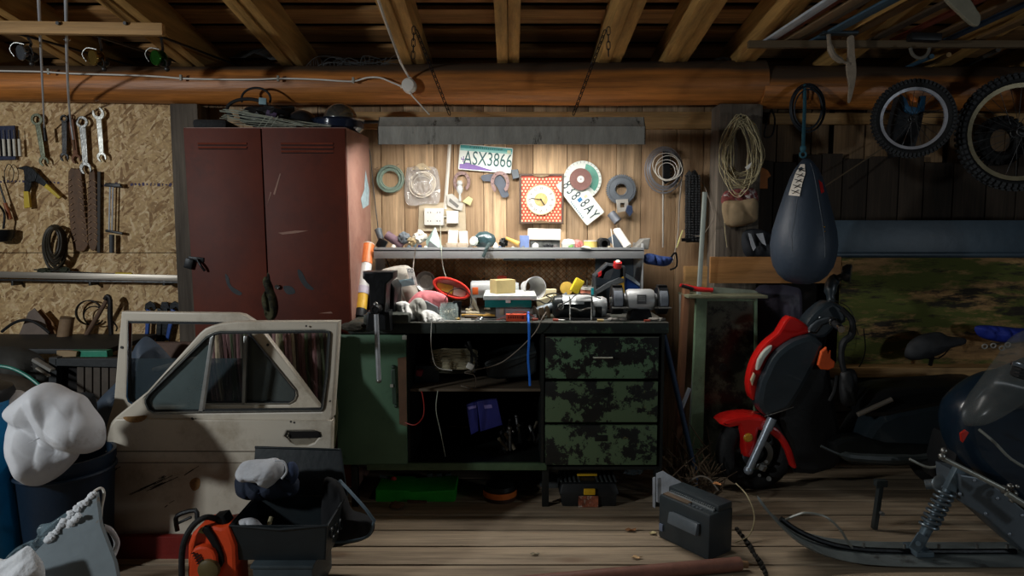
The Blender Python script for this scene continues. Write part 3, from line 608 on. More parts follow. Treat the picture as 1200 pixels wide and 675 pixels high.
b = MB(); b.box((at(255, 147, -.45).x, -.45, locz(-.45)+.024), (.16, .25, .045), (0, .0, .1), .02); b.build('black_case', rubber, None, 'flat black case on locker top by the grey post', 'case')
# net bundle and wire on the log
b = MB()
for k in range(16): b.tube([at(360+6*k+rw.uniform(-8, 8), 76+rw.uniform(-3, 6), -.16), at(372+6*k, 70+rw.uniform(-5, 5), -.17), at(400+5*k, 73+rw.uniform(-6, 6), -.15)], .0016, 4, 4)
for k in range(20): b.torus(at(364+k*4.6, 76-k*.2, -.15), .022+.01*math.sin(k), .0012, (1, .1, rw.uniform(-.3, .3)), 14, 4)
b.build('wire_netting_roll', mat('dull_wire', (110, 112, 112), .4, .6), None, 'loose roll of thin wire netting resting on the log beam', 'wire netting')
b = MB()
for k in range(9): b.tube([at(270+k*2, 68, .0), at(290+k*3, 60-k*.5, .02), at(318+k, 70, .0)], .002, 5, 5)
b.build('grass_wire', mat('dull_wire', (110, 112, 112)), None, 'thin springy wires arching over the log above the locker', 'wire')
b = MB()
for k in range(7): b.add(*(lambda m_: (m_.v, m_.f))(MB().tube(coil_pts(at(846, 75, -.12), .055, .028, 1, .2, k), .002, 5)))
b.build('dark_wire_coil', dsteel, None, 'small dark wire coil lying on the log near the punching bag', 'wire coil')
# ============================================================ CAR DOORS
cream = mat('car_paint', (196, 188, 172), .42, 0, var=.06, scale=2, c2=(150, 138, 118), th=.62, s2=3.2, soft=.2, bump=.04, coat=.2, c3=(104, 72, 44), th3=.745, s3=6)
greyrub = mat('window_rubber', (30, 33, 34), .5)
glass = mat('dusty_glass', (150, 160, 158), .25, var=.1, bump=0, trans=.9, alpha=1, ior=1.05, c2=(110, 116, 112), th=.5, s2=5, soft=.5)
glassd = mat('dirty_glass', (70, 78, 76), .5, var=.2, bump=.05, alpha=.82)
def ring_(b, A, B_, Y, th):
    n = len(A); P = [at(x, y, Y) for x, y in A]+[at(x, y, Y) for x, y in B_]; P += [p+V((0, th, 0)) for p in P]
    f = []
    for i in range(n):
        j = (i+1) % n; f += [(i, j, n+j, n+i), (2*n+i, 3*n+i, 3*n+j, 2*n+j), (i, 2*n+i, 2*n+j, j), (n+i, n+j, 3*n+j, 3*n+i)]
    return b.add(P, f)
def hollow_door(Y, outer, hole, name, label):
    t = T(name, label, 'car door', (at(260, 600, Y).x, Y, 0)); b = MB(); b.ppoly([outer, hole], Y, .045, .008, 0); b.build('door_frame', cream, t); return t
YD = -1.2
hole = [(169.5, 473), (169.5, 468), (174, 461), (234, 402), (241, 395), (250, 390.5), (258, 388.5), (380, 387), (385, 388), (387, 391), (384, 440), (379, 478), (376, 482), (180, 484.5), (173, 481)]
rear_out = [(142, 365), (278, 367), (286, 369), (297, 376), (309, 390), (345, 437), (378, 481), (380, 520), (380, 640), (120, 640), (121, 520), (124, 500), (133, 470), (137, 420)]
rear_hole = [(150, 376.5), (284, 378), (293, 391), (347, 457), (348, 464), (345, 470), (338, 474), (155, 474), (150, 471), (148, 465)]
def shr(h, k):
    cx = sum(p[0] for p in h)/len(h); cy = sum(p[1] for p in h)/len(h); o = []
    for i, p in enumerate(h):
        a = h[i-1]; c = h[(i+1) % len(h)]; dx, dy = c[0]-a[0], c[1]-a[1]; l = sqrt(dx*dx+dy*dy) or 1
        n = (-dy/l, dx/l)
        if (cx-p[0])*n[0]+(cy-p[1])*n[1] < 0: n = (-n[0], -n[1])
        o.append((p[0]+n[0]*k, p[1]+n[1]*k))
    return o
YR = -1.02
t = T('rear_car_door', 'cream rear car door standing behind the front one, sloping quarter pillar', 'car door', (at(240, 560, YR).x, YR, 0))
b = MB(); b.ppoly([rear_out, rear_hole], YR, .04, .007); b.build('door_frame', cream, t)
b = MB(); ring_(b, rear_hole, shr(rear_hole, 1.5), YR-.006, .02); b.build('chrome_trim', chrome, t)
b = MB(); ring_(b, shr(rear_hole, 1.5), shr(rear_hole, 2.8), YR, .02); b.build('rubber_seal', greyrub, t)
b = MB(); b.ppoly([[(285.5, 394), (289.5, 394), (287, 474), (283, 474)]], YR-.006, .02, .002); b.build('window_divider', mat('divider_alu', (170, 172, 170), .35, .7), t)
b = MB(); b.ppoly([[(290, 394), (293, 392), (346, 458), (345, 468), (338, 473), (288, 473)]], YR+.02, .004); b.build('quarter_glass', glassd, t)
b = MB(); b.ppoly([[(151, 420), (284, 420), (284, 473), (151, 473)]], YR+.02, .004); b.build('window_glass', mat('smoked_glass', (60, 72, 78), .2, var=.1, bump=0, alpha=.55), t)
b = MB(); [b.cyl(at(x, y, YR), at(x, y, YR)+V((0, -.004, 0)), .006, n=10) for x, y in ((143, 407), (314, 404))]; b.build('screw', dsteel, t)
t = T('front_car_door', 'cream front car door with empty handle recess standing on the floor', 'car door', (at(260, 600, YD).x, YD, 0)); FD = t
out = [(397, 376.5), (396, 400), (390, 489), (388, 491), (389, 494), (387, 560), (384, 662), (119, 662), (118, 628), (122, 545), (124, 512), (129, 496), (134, 490), (141, 484), (172, 459), (234, 390), (240, 385), (247, 382), (258, 379), (275, 377)]
b = MB(); b.ppoly([out, hole], YD, .05, .008); b.build('door_frame', cream, t)
# raised lower skin with handle opening; crease lines
skin = [(389, 493), (387, 560), (385, 660), (120, 660), (119, 628), (123, 545), (125, 513), (130, 497), (136, 491)]
hh = [(336, 505), (352, 504.5), (368, 504.5), (376, 507), (377, 511), (372, 514), (368, 519), (360, 522), (347, 522), (340, 518), (337, 514), (333, 511)]
b = MB(); b.ppoly([skin, hh], YD-.012, .03, .006); sk = b.build('door_skin', cream, t)
b = MB(); b.ppoly([hh], YD-.003, .02, .002); b.build('handle_recess', mat('recess_metal', (140, 132, 116), .5, .2, c2=(80, 60, 44), th=.55), t)
b = MB(); b.ppoly([[(338, 505.5), (374, 505.5), (375, 513), (339, 514)]], YD-.007, .01, .001); b.build('handle_slot', mat('slot_dark', (12, 9, 8)), t)
for x in (336.5, 374.5):
    b = MB(); q = at(x, 510.5, YD-.013); b.torus(q, .006, .0018, (0, 1, 0), 16, 6); b.build('screw_hole', iron, t)
b = MB(); [b.ppoly([[(123, y), (388, y), (388, y+h), (123, y+h)]], YD-.014, .003, .0005) for y, h in ((528.5, 1.2), (542, .7))]; b.build('crease_line', mat('crease_shadow', (112, 104, 90), .6), t)
b = MB(); ring_(b, hole, shr(hole, 1.6), YD-.008, .02); b.build('chrome_trim', mat('trim_alu', (150, 156, 156), .25, .9), t)
b = MB(); ring_(b, shr(hole, 1.6), shr(hole, 3.2), YD-.002, .02); b.build('rubber_seal', greyrub, t)
b = MB(); b.ppoly([[(246, 396), (250, 393), (237, 484), (232, 484)]], YD-.008, .022, .002); b.build('window_divider', mat('divider_alu', (170, 172, 170)), t)
b = MB(); b.ppoly([[(173, 470), (178, 461), (246, 396), (234, 481), (176, 481)]], YD+.012, .004); b.build('quarter_glass', mat('quarter_glass', (84, 98, 98), .35, var=.25, bump=.05, scale=3, alpha=.72), t)
b = MB(); [b.cyl(at(x, y, YD-.01), at(x, y, YD-.01)+V((0, -.003, 0)), .004, n=8) for x, y in ((225, 490), (341, 494), (345, 495), (387, 470), (359, 382), (226, 491))]; b.build('bolt', dsteel, t)
rr = random.Random(2); sm_ = mat('rust_scuff', (92, 60, 38), .8, var=.4); b = MB()
for (x0, y0, x1, y1, n) in ((150, 580, 212, 552, 9), (168, 576, 214, 556, 8), (212, 558, 235, 545, 5), (130, 552, 142, 547, 3), (185, 560, 200, 556, 3), (192, 594, 206, 586, 3)):
    for k in range(n):
        f = rr.random()*.5; o = rr.uniform(-1.6, 1.6); g = f+rr.uniform(.15, .5); g = min(g, 1)
        xa, ya, xb, yb_ = x0+(x1-x0)*f, y0+(y1-y0)*f+o, x0+(x1-x0)*g, y0+(y1-y0)*g+o*.5
        b.ppoly([[(xa, ya), (xb, yb_-.3), (xb, yb_+.4), (xa, ya+.6)]], YD-.0135, .002)
b.build('scratch', mat('dark_scratch', (40, 32, 26), .8), t)
b = MB(); b.ppoly([[(222, 566), (228, 560), (234, 562), (233, 572), (226, 575)]], YD-.0132, .0015, sm=3); b.ppoly([[(144, 489), (156, 488), (172, 487), (166, 494), (152, 495)]], YD-.0132, .0015, sm=3); b.build('rust_spot', mat('rust_spot', (150, 112, 66), .8, var=.5, scale=40), t)
# red sill strip and red box under door
b = MB(); b.ppoly([[(136, 629), (218, 629), (224, 660), (136, 660)]], YD-.05, .03, .003); b.build('red_board', mat('red_board', (112, 20, 12), .6, var=.2), None, 'dark red board leaning against the foot of front car door', 'board')
# rug behind doors
t = T('striped_rug', 'woven rug in pink green and brown streaks standing rolled behind car doors', 'rug', at(345, 480, -.85))
rc = [(120, 88, 88), (104, 104, 76), (72, 58, 50), (168, 154, 128), (80, 88, 66), (134, 104, 102), (66, 60, 50)]
rm = [mat('rug_yarn_%d' % i, c, .95, var=.5, scale=60, st=(1, 1, .1), bump=.5) for i, c in enumerate(rc)]
for k in range(34):
    x = 246+k*4.2; b = MB(); yy = 388+2*abs(math.sin(k*.9)); b.tube([at(x+ (x-318)*.0, yy, -.86), at(x+2, 430, -.88-.02*math.sin(k*.7)), at(x+6+3*math.sin(k), 485, -.86), at(x+4, 530, -.85)], .0115, 6, 3)
    b.build('yarn_cord', rm[(k*5+k//3) % 7], t)
# tarp, crates behind the doors
b = MB(); b.pillow([(112, 478), (138, 446), (152, 420), (168, 395), (186, 404), (214, 436), (236, 470), (236, 520), (112, 520)], -.85, .12, 4, .25, 4); b.build('blue_grey_tarp', mat('tarp', (66, 78, 92), .6, var=.2, scale=4), None, 'blue grey tarpaulin folded behind the car doors', 'tarpaulin')
b = MB(); a = at(170, 436, -.92); c = at(232, 420, -.9); b.cyl(a, c, .011); b.build('white_pipe', white, None, 'pale pipe end seen through the rear car door window', 'pipe')
b = MB(); b.ppoly([[(176, 402), (236, 402), (236, 424), (200, 434), (172, 428)]], -.7, .05, .006); b.build('brown_board', mat('brown_pelt', (104, 84, 74), .9, var=.3), None, 'brown grey hide piece behind rear car door window', 'hide')
# work table / shelf at left with crates
t = T('low_shelf', 'low black shelf table under the strand board wall', 'shelf', (at(40, 500, -.5).x, -.5, 0)); zt_ = at(0, 404, -.5).z
b = MB(); b.bx(-3.4, at(141, 400, -.5).x, -.62, -.14, zt_-.025, zt_, .004); b.build('top', mat('dark_board', (30, 34, 36), .6, var=.4), t)
for x in (-3.2, at(135, 400, -.5).x):
    for y in (-.58, -.18): b = MB(); b.bx(x-.02, x+.02, y-.02, y+.02, 0, zt_-.025, .003); b.build('leg', iron, t)
b = MB(); b.bx(-3.35, at(135, 400, -.5).x, -.6, -.16, .3, .32, .003); b.build('lower_board', mat('dark_board', (30, 34, 36)), t)
b = MB(); b.ppoly([[(82, 411), (125, 411), (126, 419), (82, 419)]], -.66, .05, .004); b.build('green_case', mat('sea_green', (30, 128, 100), .5), None, 'flat sea green case under the black shelf top', 'case')
b = MB(); b.ppoly([[(66, 411), (78, 411), (90, 412), (89, 418), (66, 419)]], -.68, .02, .003); b.build('tan_tool', mat('tan_wood', (150, 128, 96), .7), None, 'tan wooden tool end beside the flat green case', 'tool')
t = T('ribbed_crate', 'old crate of upright brown slats with dark frame behind sack', 'crate', at(110, 500, -.75))
for k in range(6):
    b = MB(); x = 90+k*9.6; b.ppoly([[(x, 430), (x+8, 430), (x+8, 500), (x, 500)]], -.8, .02, .003); b.build('slat', mat('slat_brown', (74, 66, 58), .8, var=.3), t)
b = MB(); b.ppoly([[(64, 420), (142, 420), (142, 431), (64, 429)]], -.82, .04, .004); b.ppoly([[(57, 419), (67, 419), (64, 500), (55, 500)]], -.82, .04, .004); b.ppoly([[(60, 486), (142, 486), (142, 500), (60, 500)]], -.82, .04, .004); b.build('frame', mat('dark_board', (30, 34, 36)), t)
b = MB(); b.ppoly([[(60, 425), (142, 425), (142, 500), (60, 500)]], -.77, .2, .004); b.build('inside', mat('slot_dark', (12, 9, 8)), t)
b = MB(); b.tube([at(-12, 428, -1.0), at(12, 431, -1.0), at(34, 442, -1.0), at(58, 462, -1.02)], .0075, 10, 5); b.build('green_hose', mat('teal_hose', (20, 110, 96), .4), None, 'thin teal garden hose curving above white sack', 'hose')
for (p, q, r, c, lab, nm) in (((40, 421), (62, 434), .011, (120, 118, 112), 'pale grey lath nearer the slatted crate among rubbish', 'pale_lath'), ((43, 431), (58, 441), .006, (138, 132, 120), 'thin cream stick under the pale grey lath', 'thin_stick')):
    b = MB(); beam(b, at(p[0], p[1], -.85), at(q[0], q[1], -.86), r*2.6, r*1.3, .002); b.build(nm, mat(nm, c, .7), None, lab, 'stick')
for (lp, Yy, dd, c, lab, nm, ct) in (([(-30, 412), (10, 406), (40, 412), (60, 432), (56, 450), (10, 446), (-30, 450)], -.8, .12, (44, 44, 40), 'heap of dark sacking lying under the shelf top', 'dark_sacking', 'sacking'),
    ([(-30, 444), (5, 438), (40, 448), (70, 470), (60, 500), (-30, 500)], -.95, .15, (62, 54, 44), 'brown dirty sack under the curved teal hose', 'brown_sack', 'sack'),
    ([(82, 470), (104, 460), (114, 480), (112, 600), (90, 600), (76, 520)], -1.12, .1, (16, 20, 24), 'black rubbish bag squeezed between white sack and car doors', 'black_bag', 'bag')):
    b = MB(); b.pillow(lp, Yy, dd, 5, .35, 6); b.build(nm, mat(nm, c, .75, var=.35), None, lab, ct)
# blue barrel
t = T('blue_barrel', 'bright blue plastic barrel cut by the picture edge', 'barrel', (at(-33, 640, -1.45).x, -1.45, 0)); bx_, by_ = at(-33, 560, -1.45).x, -1.45
h_ = at(0, 470, -1.6).z
b = MB(); b.lathe([(0, 0), (.14, 0), (.153, .02), (.156, .2), (.16, .24), (.156, .28), (.156, h_-.12), (.15, h_-.05), (.135, h_-.01), (0, h_)], (bx_, by_, 0), n=48); b.build('drum', mat('blue_barrel', (10, 118, 176), .4, var=.12, c2=(8, 70, 130), th=.66, s2=6), t)
b = MB(); b.lathe([(0, -.005), (.142, -.01), (.15, .02), (.142, .045), (.12, .055), (0, .055)], (bx_, by_, h_-.04), n=48); b.build('lid', black, t)
b = MB(); P = [(bx_+.158*sin(a), by_-.158*cos(a)) for a in (.2, .45, .7)]
b.add([(p[0], p[1]-.002, z) for z in (.52, .60) for p in P], [(0, 1, 4, 3), (1, 2, 5, 4)]); 
b.build('sticker', mat('paper_white', (214, 214, 208), .7), t)
# navy tub
t = T('navy_tub', 'dark navy plastic tub under white sack', 'tub', (at(72, 640, -1.38).x, -1.38, 0))
b = MB(); o = (at(80, 600, -1.35).x, -1.35, 0); H = at(0, 536, -1.4).z; b.lathe([(0, 0), (.135, 0), (.145, .05), (.165, H-.04), (.172, H-.03), (.172, H), (.16, H), (.135, .03), (0, .02)], o, n=40); b.build('tub_wall', mat('navy_tub', (8, 32, 52), .55, var=.15), t)
b = MB(); b.torus(V(o)+V((0, 0, H-.06)), .167, .008, (0, 0, 1), 40, 8); b.build('rim', mat('navy_tub', (14, 44, 66)), t)
# white sack
sackm = mat('white_sack', (206, 208, 212), .6, var=.05, scale=5, c2=(140, 132, 122), th=.64, s2=3.5, soft=.15, bump=.25, bscale=14)
t = T('white_sack', 'crumpled white plastic sack bulging over the navy tub', 'sack', at(66, 560, -1.45))
b = MB(); b.smooth = 80; b.pillow([(12, 478), (30, 462), (47, 450), (62, 449), (82, 458), (98, 465), (108, 478), (121, 497), (122, 520), (112, 528), (98, 526), (88, 540), (72, 556), (54, 566), (42, 560), (30, 538), (16, 508), (18, 490)], -1.5, .15, 2, .12, 4.0, rings=64, pw=.42, back=.4, fold=(.3, 2.8, 21)); b.build('sack_body', sackm, t)
b = MB(); b.smooth = 80; b.pillow([(-8, 464), (8, 457), (28, 461), (34, 480), (22, 500), (12, 520), (-2, 510)], -1.38, .08, 6, .2, 8, rings=24, back=.8, fold=(.14, 5, 8)); b.build('sack_corner', sackm, t)
# grey panel with snow
t = T('grey_metal_panel', 'bent grey sheet metal panel with white foam along its edge', 'sheet metal', (at(90, 670, -1.62).x, -1.62, 0))
pm = mat('grey_panel', (128, 140, 146), .5, .2, var=.12, scale=4, c2=(126, 98, 62), th=.62, s2=6, c3=(40, 44, 48), th3=.72, s3=10)
A_ = lambda x, y, Y: at(x, y, Y)
b = MB(); F = [A_(36, 652, -1.78), A_(56, 632, -1.74), A_(84, 601, -1.70), A_(112, 577, -1.66), A_(117, 615, -1.7), A_(134, 660, -1.74), A_(150, 720, -1.8), A_(36, 720, -1.86)]
for v in F[6:]: v.z = .0
b.add(F+[v+V((.004, .012, -.002)) for v in F], [tuple(range(8)), tuple(range(8, 16))]+[(i, (i+1) % 8, 8+(i+1) % 8, 8+i) for i in range(8)]); b.build('sheet', pm, t)
foam = mat('white_foam', (216, 220, 224), .9, var=.06, bump=.5, scale=14)
b = MB(); rr = random.Random(5)
for k in range(26):
    f = k/25; p = F[1].lerp(F[2], f*2) if f < .5 else F[2].lerp(F[3], f*2-1); b.sph(p+V((rr.uniform(-.004, .004), -.004, -.002)), rr.uniform(.006, .012), sc=(1.2, .7, 1), amp=.4, seed=k, sub=2)
b.build('foam_edge', foam, t)
b = MB(); [b.sph(A_(x, y, -1.715), r, sc=(1.2, .5, 1), amp=.5, seed=x, sub=2) for x, y, r in ((92, 604, .010), (87, 609, .013), (82, 613, .013), (78, 618, .010), (75, 621, .006))]; b.build('foam_blob', foam, t)
b = MB(); b.tube([A_(110, 576, -1.655), A_(118, 572, -1.64), A_(122, 578, -1.64), A_(119, 596, -1.66), A_(118, 612, -1.68)], .0045, 8, 5); b.build('bent_edge', white, t)
b = MB(); b.tube([A_(120, 617, -1.66), A_(130, 622, -1.62), A_(137, 636, -1.6), A_(133, 650, -1.62), A_(129, 653, -1.66)], .0095, 10, 5); b.build('white_hose', mat('chalky_hose', (200, 202, 204), .8), None, 'white hose looped out behind grey metal panel', 'hose')
b = MB(); b.smooth = 80; b.pillow([(-20, 668), (8, 655), (26, 643), (34, 640), (44, 650), (52, 664), (54, 690), (60, 760), (50, 820), (-40, 820)], -1.84, .07, 8, .2, 12, rings=30, floor=.002, fold=(.4, 7, 14)); b.build('white_rag', foam, None, 'snowy white rag bundle at the corner below blue barrel', 'rag')
b = MB(); b.pillow([(6, 656), (22, 640), (44, 632), (46, 616), (60, 612), (80, 600), (70, 622), (50, 642), (30, 652)], -1.66, .03, 8, .6, 14, rings=8); b.build('clear_film', mat('clear_film', (150, 175, 185), .2, var=.2, alpha=.35, bump=.3), None, 'clear plastic film behind the grey metal panel', 'plastic film')
# chainsaw
YC = -1.55
t = T('chainsaw', 'orange chainsaw with black wrap handle on the floor by crate', 'chainsaw', (at(245, 690, YC).x, YC, 0))
org = mat('saw_orange', (214, 70, 28), .45, var=.15, c2=(120, 40, 20), th=.66, s2=16)
b = MB(); b.ppoly([[(219, 700), (219, 640), (224, 626), (232, 618), (250, 616), (258, 618), (268, 616), (276, 640), (278, 700)]], YC-.02, .12, .014); b.build('engine_housing', org, t)
b = MB(); b.ppoly([[(221, 690), (222, 650), (234, 640), (250, 645), (254, 662), (250, 690)]], YC-.045, .05, .01, 2); b.build('starter_cover', org, t)
b = MB(); q = at(244, 668, YC-.05); b.lathe([(0, -.012), (.02, -.012), (.036, -.004), (.04, .01)], q, (0, 1, 0), 24); b.build('starter_badge', mat('saw_badge', (96, 84, 52), .4), t)
b = MB()
for k in range(5):
    for j in range(3): q = at(226+j*4+k*1.5, 648+k*3+j*1.2, YC-.047); b.box(q, (.009, .006, .0035), (0, -.6, 0), .001)
b.build('vent_slot', mat('slot_dark', (12, 9, 8)), t)
b = MB(); b.ppoly([[(236, 622), (244, 618), (257, 640), (262, 660), (252, 668), (248, 640)]], YC-.03, .02, .004, 2); b.build('dark_band', iron, t)
b = MB(); b.tube([at(214, 700, YC-.05), at(213, 655, YC-.05), at(217, 632, YC-.05), at(228, 614, YC-.04), at(243, 606, YC-.02), at(258, 610, YC+.03)], .0105, 10, 5); b.build('wrap_handle', rubber, t)
b = MB(); b.tube([at(208, 622, YC+.05), at(206, 608, YC+.05), at(212, 602, YC+.05), at(229, 598, YC+.05), at(231, 606, YC+.04), at(232, 614, YC+.03)], .0085, 8, 2); b.tube([at(209, 613, YC+.05), at(224, 606, YC+.05)], .005, 8); b.build('hand_guard', iron, t)
b = MB(); b.ppoly([[(250, 606), (262, 604), (268, 616), (254, 618)]], YC+.0, .06, .01); b.build('filter_cover', iron, t)
b = MB(); b.ppoly([[(231, 624), (237, 618), (243, 620), (238, 626)]], YC-.026, .01, .002); b.build('brand_plate', mat('plate_gold', (150, 148, 96), .4), t)
# black crate with lid
YC = -1.56; c = .0
crm = mat('crate_plastic', (24, 32, 36), .45, var=.2, bump=.1)
X = lambda px, Y=YC: at(px, 600, Y).x
z0 = at(0, 658, YC).z; z1 = at(0, 617, YC-.0).z
t = T('black_crate', 'open black plastic crate with raised lid in front of car door', 'crate', (X(330), YC+.12, z0))
x0, x1 = X(269), X(383); y0, y1 = YC, YC+.24; zt1 = at(0, 616, YC).z; tk = .006
b = MB(); w_ = .012
def quadwall(b, a, c_, d, e, n):
    a, c_, d, e = map(V, (a, c_, d, e)); n = V(n)*tk; b.add([a, c_, d, e, a+n, c_+n, d+n, e+n], [(0, 1, 2, 3), (7, 6, 5, 4), (0, 4, 5, 1), (1, 5, 6, 2), (2, 6, 7, 3), (3, 7, 4, 0)])
quadwall(b, (x0+w_, y0+w_, z0), (x1-w_, y0+w_, z0), (x1, y0, zt1), (x0, y0, zt1), (0, 1, 0))
quadwall(b, (x0+w_, y1-w_, z0), (x1-w_, y1-w_, z0), (x1+.01, y1, zt1+.01), (x0-.0, y1, zt1+.01), (0, -1, 0))
quadwall(b, (x0+w_, y0+w_, z0), (x0+w_, y1-w_, z0), (x0, y1, zt1+.01), (x0, y0, zt1), (1, 0, 0))
quadwall(b, (x1-w_, y0+w_, z0), (x1-w_, y1-w_, z0), (x1+.01, y1, zt1+.01), (x1, y0, zt1), (-1, 0, 0))
b.bx(x0+w_, x1-w_, y0+w_, y1-w_, z0, z0+.008); b.build('tub', crm, t)
b = MB(); P = [V((x0, y0, zt1)), V(((x0+x1)/2, y0-.005, zt1-.012)), V((x1, y0, zt1)), V((x1+.01, y1, zt1+.01)), V((x0, y1, zt1+.01))]
b.tube(P, .005, 8, closed=True); b.build('rim', crm, t)
b = MB(); [b.torus((x1+.004, y0+.05+k*.06, zt1-.05-.01*k), .018, .004, (1, 0, .1), 16, 6) for k in range(3)]; b.torus((x0-.004, y0+.06, zt1-.03), .018, .005, (1, 0, 0), 16, 6); b.build('latch', crm, t)
b = MB(); A1, A2 = at(299, 524, YC+.30), at(399, 527, YC+.30); B1, B2 = V((A1.x+.005, y1, zt1+.012)), V((x1+.012, y1, zt1+.012))
b.add([A1, A2, B2, B1]+[v+V((0, .012, 0)) for v in (A1, A2, B2, B1)], [(0, 1, 2, 3), (7, 6, 5, 4), (0, 4, 5, 1), (1, 5, 6, 2), (2, 6, 7, 3), (3, 7, 4, 0)]); b.build('lid', crm, t)
b = MB(); b.tube([A1, A2, B2], .005, 8); b.build('lid_rim', crm, t)
b = MB(); b.smooth = 80; b.pillow([(278, 612), (284, 608), (294, 607), (303, 611), (309, 619), (304, 625), (284, 622)], YC+.05, .03, 4, .2, 14, rings=8, back=.8); b.build('white_cloth', mat('clean_cloth', (196, 200, 206), .7), None, 'rounded white cloth peeping from inside black crate', 'cloth')
b = MB(); b.cyl(at(311, 628, YC+.07), at(318, 606, YC+.12), .008); b.build('ivory_tool', mat('ivory_handle', (150, 142, 110), .6), None, 'ivory tool handle sticking up inside black crate', 'tool')
# cap bundle on crate edge
t = T('cloth_hat', 'navy and white crumpled cap resting on the raised crate lid', 'cap', at(312, 588, YC+.17))
b = MB(); b.smooth = 80; b.pillow([(276, 560), (284, 556), (300, 560), (322, 560), (340, 555), (350, 565), (348, 578), (334, 582), (310, 585), (290, 583), (278, 576)], YC+.17, .08, 3, .15, 10, rings=24, back=.9, fold=(.14, 8, 3)); b.build('navy_body', mat('navy_cloth', (30, 40, 58), .85, var=.3, scale=14), t)
b = MB(); b.smooth = 80; b.pillow([(277, 553), (284, 542), (296, 539), (312, 538), (324, 537), (332, 544), (333, 556), (326, 562), (318, 572), (308, 564), (294, 562), (282, 560)], YC+.13, .06, 11, .15, 10, rings=30, back=.6, fold=(.4, 6, 11)); b.build('white_crown', mat('clean_cloth', (196, 200, 206)), t)
b = MB(); b.tube([at(322, 540, YC+.06), at(332, 541, YC+.06), at(336, 552, YC+.06), at(330, 561, YC+.06)], .004, 8, 5); b.build('band', mat('clean_cloth', (196, 200, 206)), t)
b = MB(); b.smooth = 80; b.pillow([(334, 545), (344, 541), (350, 550), (348, 562), (340, 568), (334, 560)], YC+.15, .03, 5, .3, 14, rings=8, back=.8); b.build('rolled_brim', mat('blue_cloth', (44, 58, 86), .85, var=.3), t)
# grey box under crate
t = T('battery_box', 'small grey box with ridged lid on the floor under black crate', 'box', (X(340), YC+.04, 0))
z1 = z0-.002; b = MB(); b.bx(X(296), X(366), YC-.02, YC+.24, 0, z1-.012, .006); b.build('box_body', mat('slate_plastic', (58, 70, 76), .5), t)
b = MB(); b.bx(X(294), X(368), YC-.026, YC+.246, z1-.014, z1, .004); b.build('lid', mat('slate_plastic', (58, 70, 76)), t)
# dark bag/basket right of crate
t = T('black_holdall', 'slumped dark bag with pale blue strap behind black crate', 'bag', at(412, 640, -1.33))
b = MB(); b.smooth = 80; b.pillow([(378, 566), (394, 562), (404, 578), (414, 600), (438, 610), (434, 628), (410, 637), (380, 636)], -1.33, .05, 3, .2, 8, back=.8, floor=.01); b.build('bag_body', mat('bag_black', (14, 16, 19), .9, var=.3), t)
b = MB(); b.tube([at(398, 563, -1.37), at(412, 578, -1.4), at(428, 596, -1.42), at(439, 611, -1.41)], .006, 8, 5); b.tube([at(438, 612, -1.41), at(431, 628, -1.4), at(410, 634, -1.4), at(382, 636, -1.4)], .005, 8, 5); b.build('strap', mat('slate_blue', (78, 96, 108), .6), t)
# ============================================================ WORKBENCH
BF = -.75; BZ = at(600, 378, BF).z; BX0 = at(409, 154, -.6).x+.012; BX1 = at(784, 380, BF).x
gpeel = mat('peeling_green', (16, 18, 16), .55, .1, var=.4, scale=8, c2=(84, 112, 84), th=.52, s2=8, soft=.012, c3=(84, 74, 42), th3=.68, s3=16, bump=.2)
gpeel2 = mat('peeling_green_heavy', (18, 21, 19), .55, .1, var=.4, scale=8, c2=(80, 100, 72), th=.5, s2=7.5, soft=.012, c3=(96, 92, 52), th3=.64, s3=13, bump=.2)
gpaint = mat('green_paint', (78, 110, 86), .5, 0, var=.2, scale=3, c2=(56, 84, 66), th=.6, s2=6)
darkm = mat('dark_metal_paint', (20, 24, 23), .5, .2, var=.3)
benchtop = mat('bench_top', (84, 84, 78), .5, .3, var=.5, scale=12, c2=(40, 52, 42), th=.55, s2=9)
t = T('workbench', 'battered green steel workbench with three peeling drawers', 'workbench', ((BX0+BX1)/2, -.4, 0)); WB = t
b = MB(); b.bx(BX0, BX1, BF, -.06, BZ-.006, BZ, .002); b.build('top', benchtop, t)
b = MB(); b.bx(BX0, BX1, BF+.002, BF+.03, BZ-.052, BZ-.006, .003); b.bx(BX0, BX1, -.09, -.06, BZ-.052, BZ-.006, .003); b.bx(BX1-.03, BX1, BF+.03, -.09, BZ-.052, BZ-.006); b.bx(BX0, BX0+.03, BF+.03, -.09, BZ-.052, BZ-.006); b.build('top_rim', mat('rim_paint', (34, 42, 38), .5, .2, var=.4, c2=(60, 84, 62), th=.6, s2=14), t)
U = BZ-.053; zl = at(0, 545, BF).z; g = lambda px: at(px, 450, BF).x
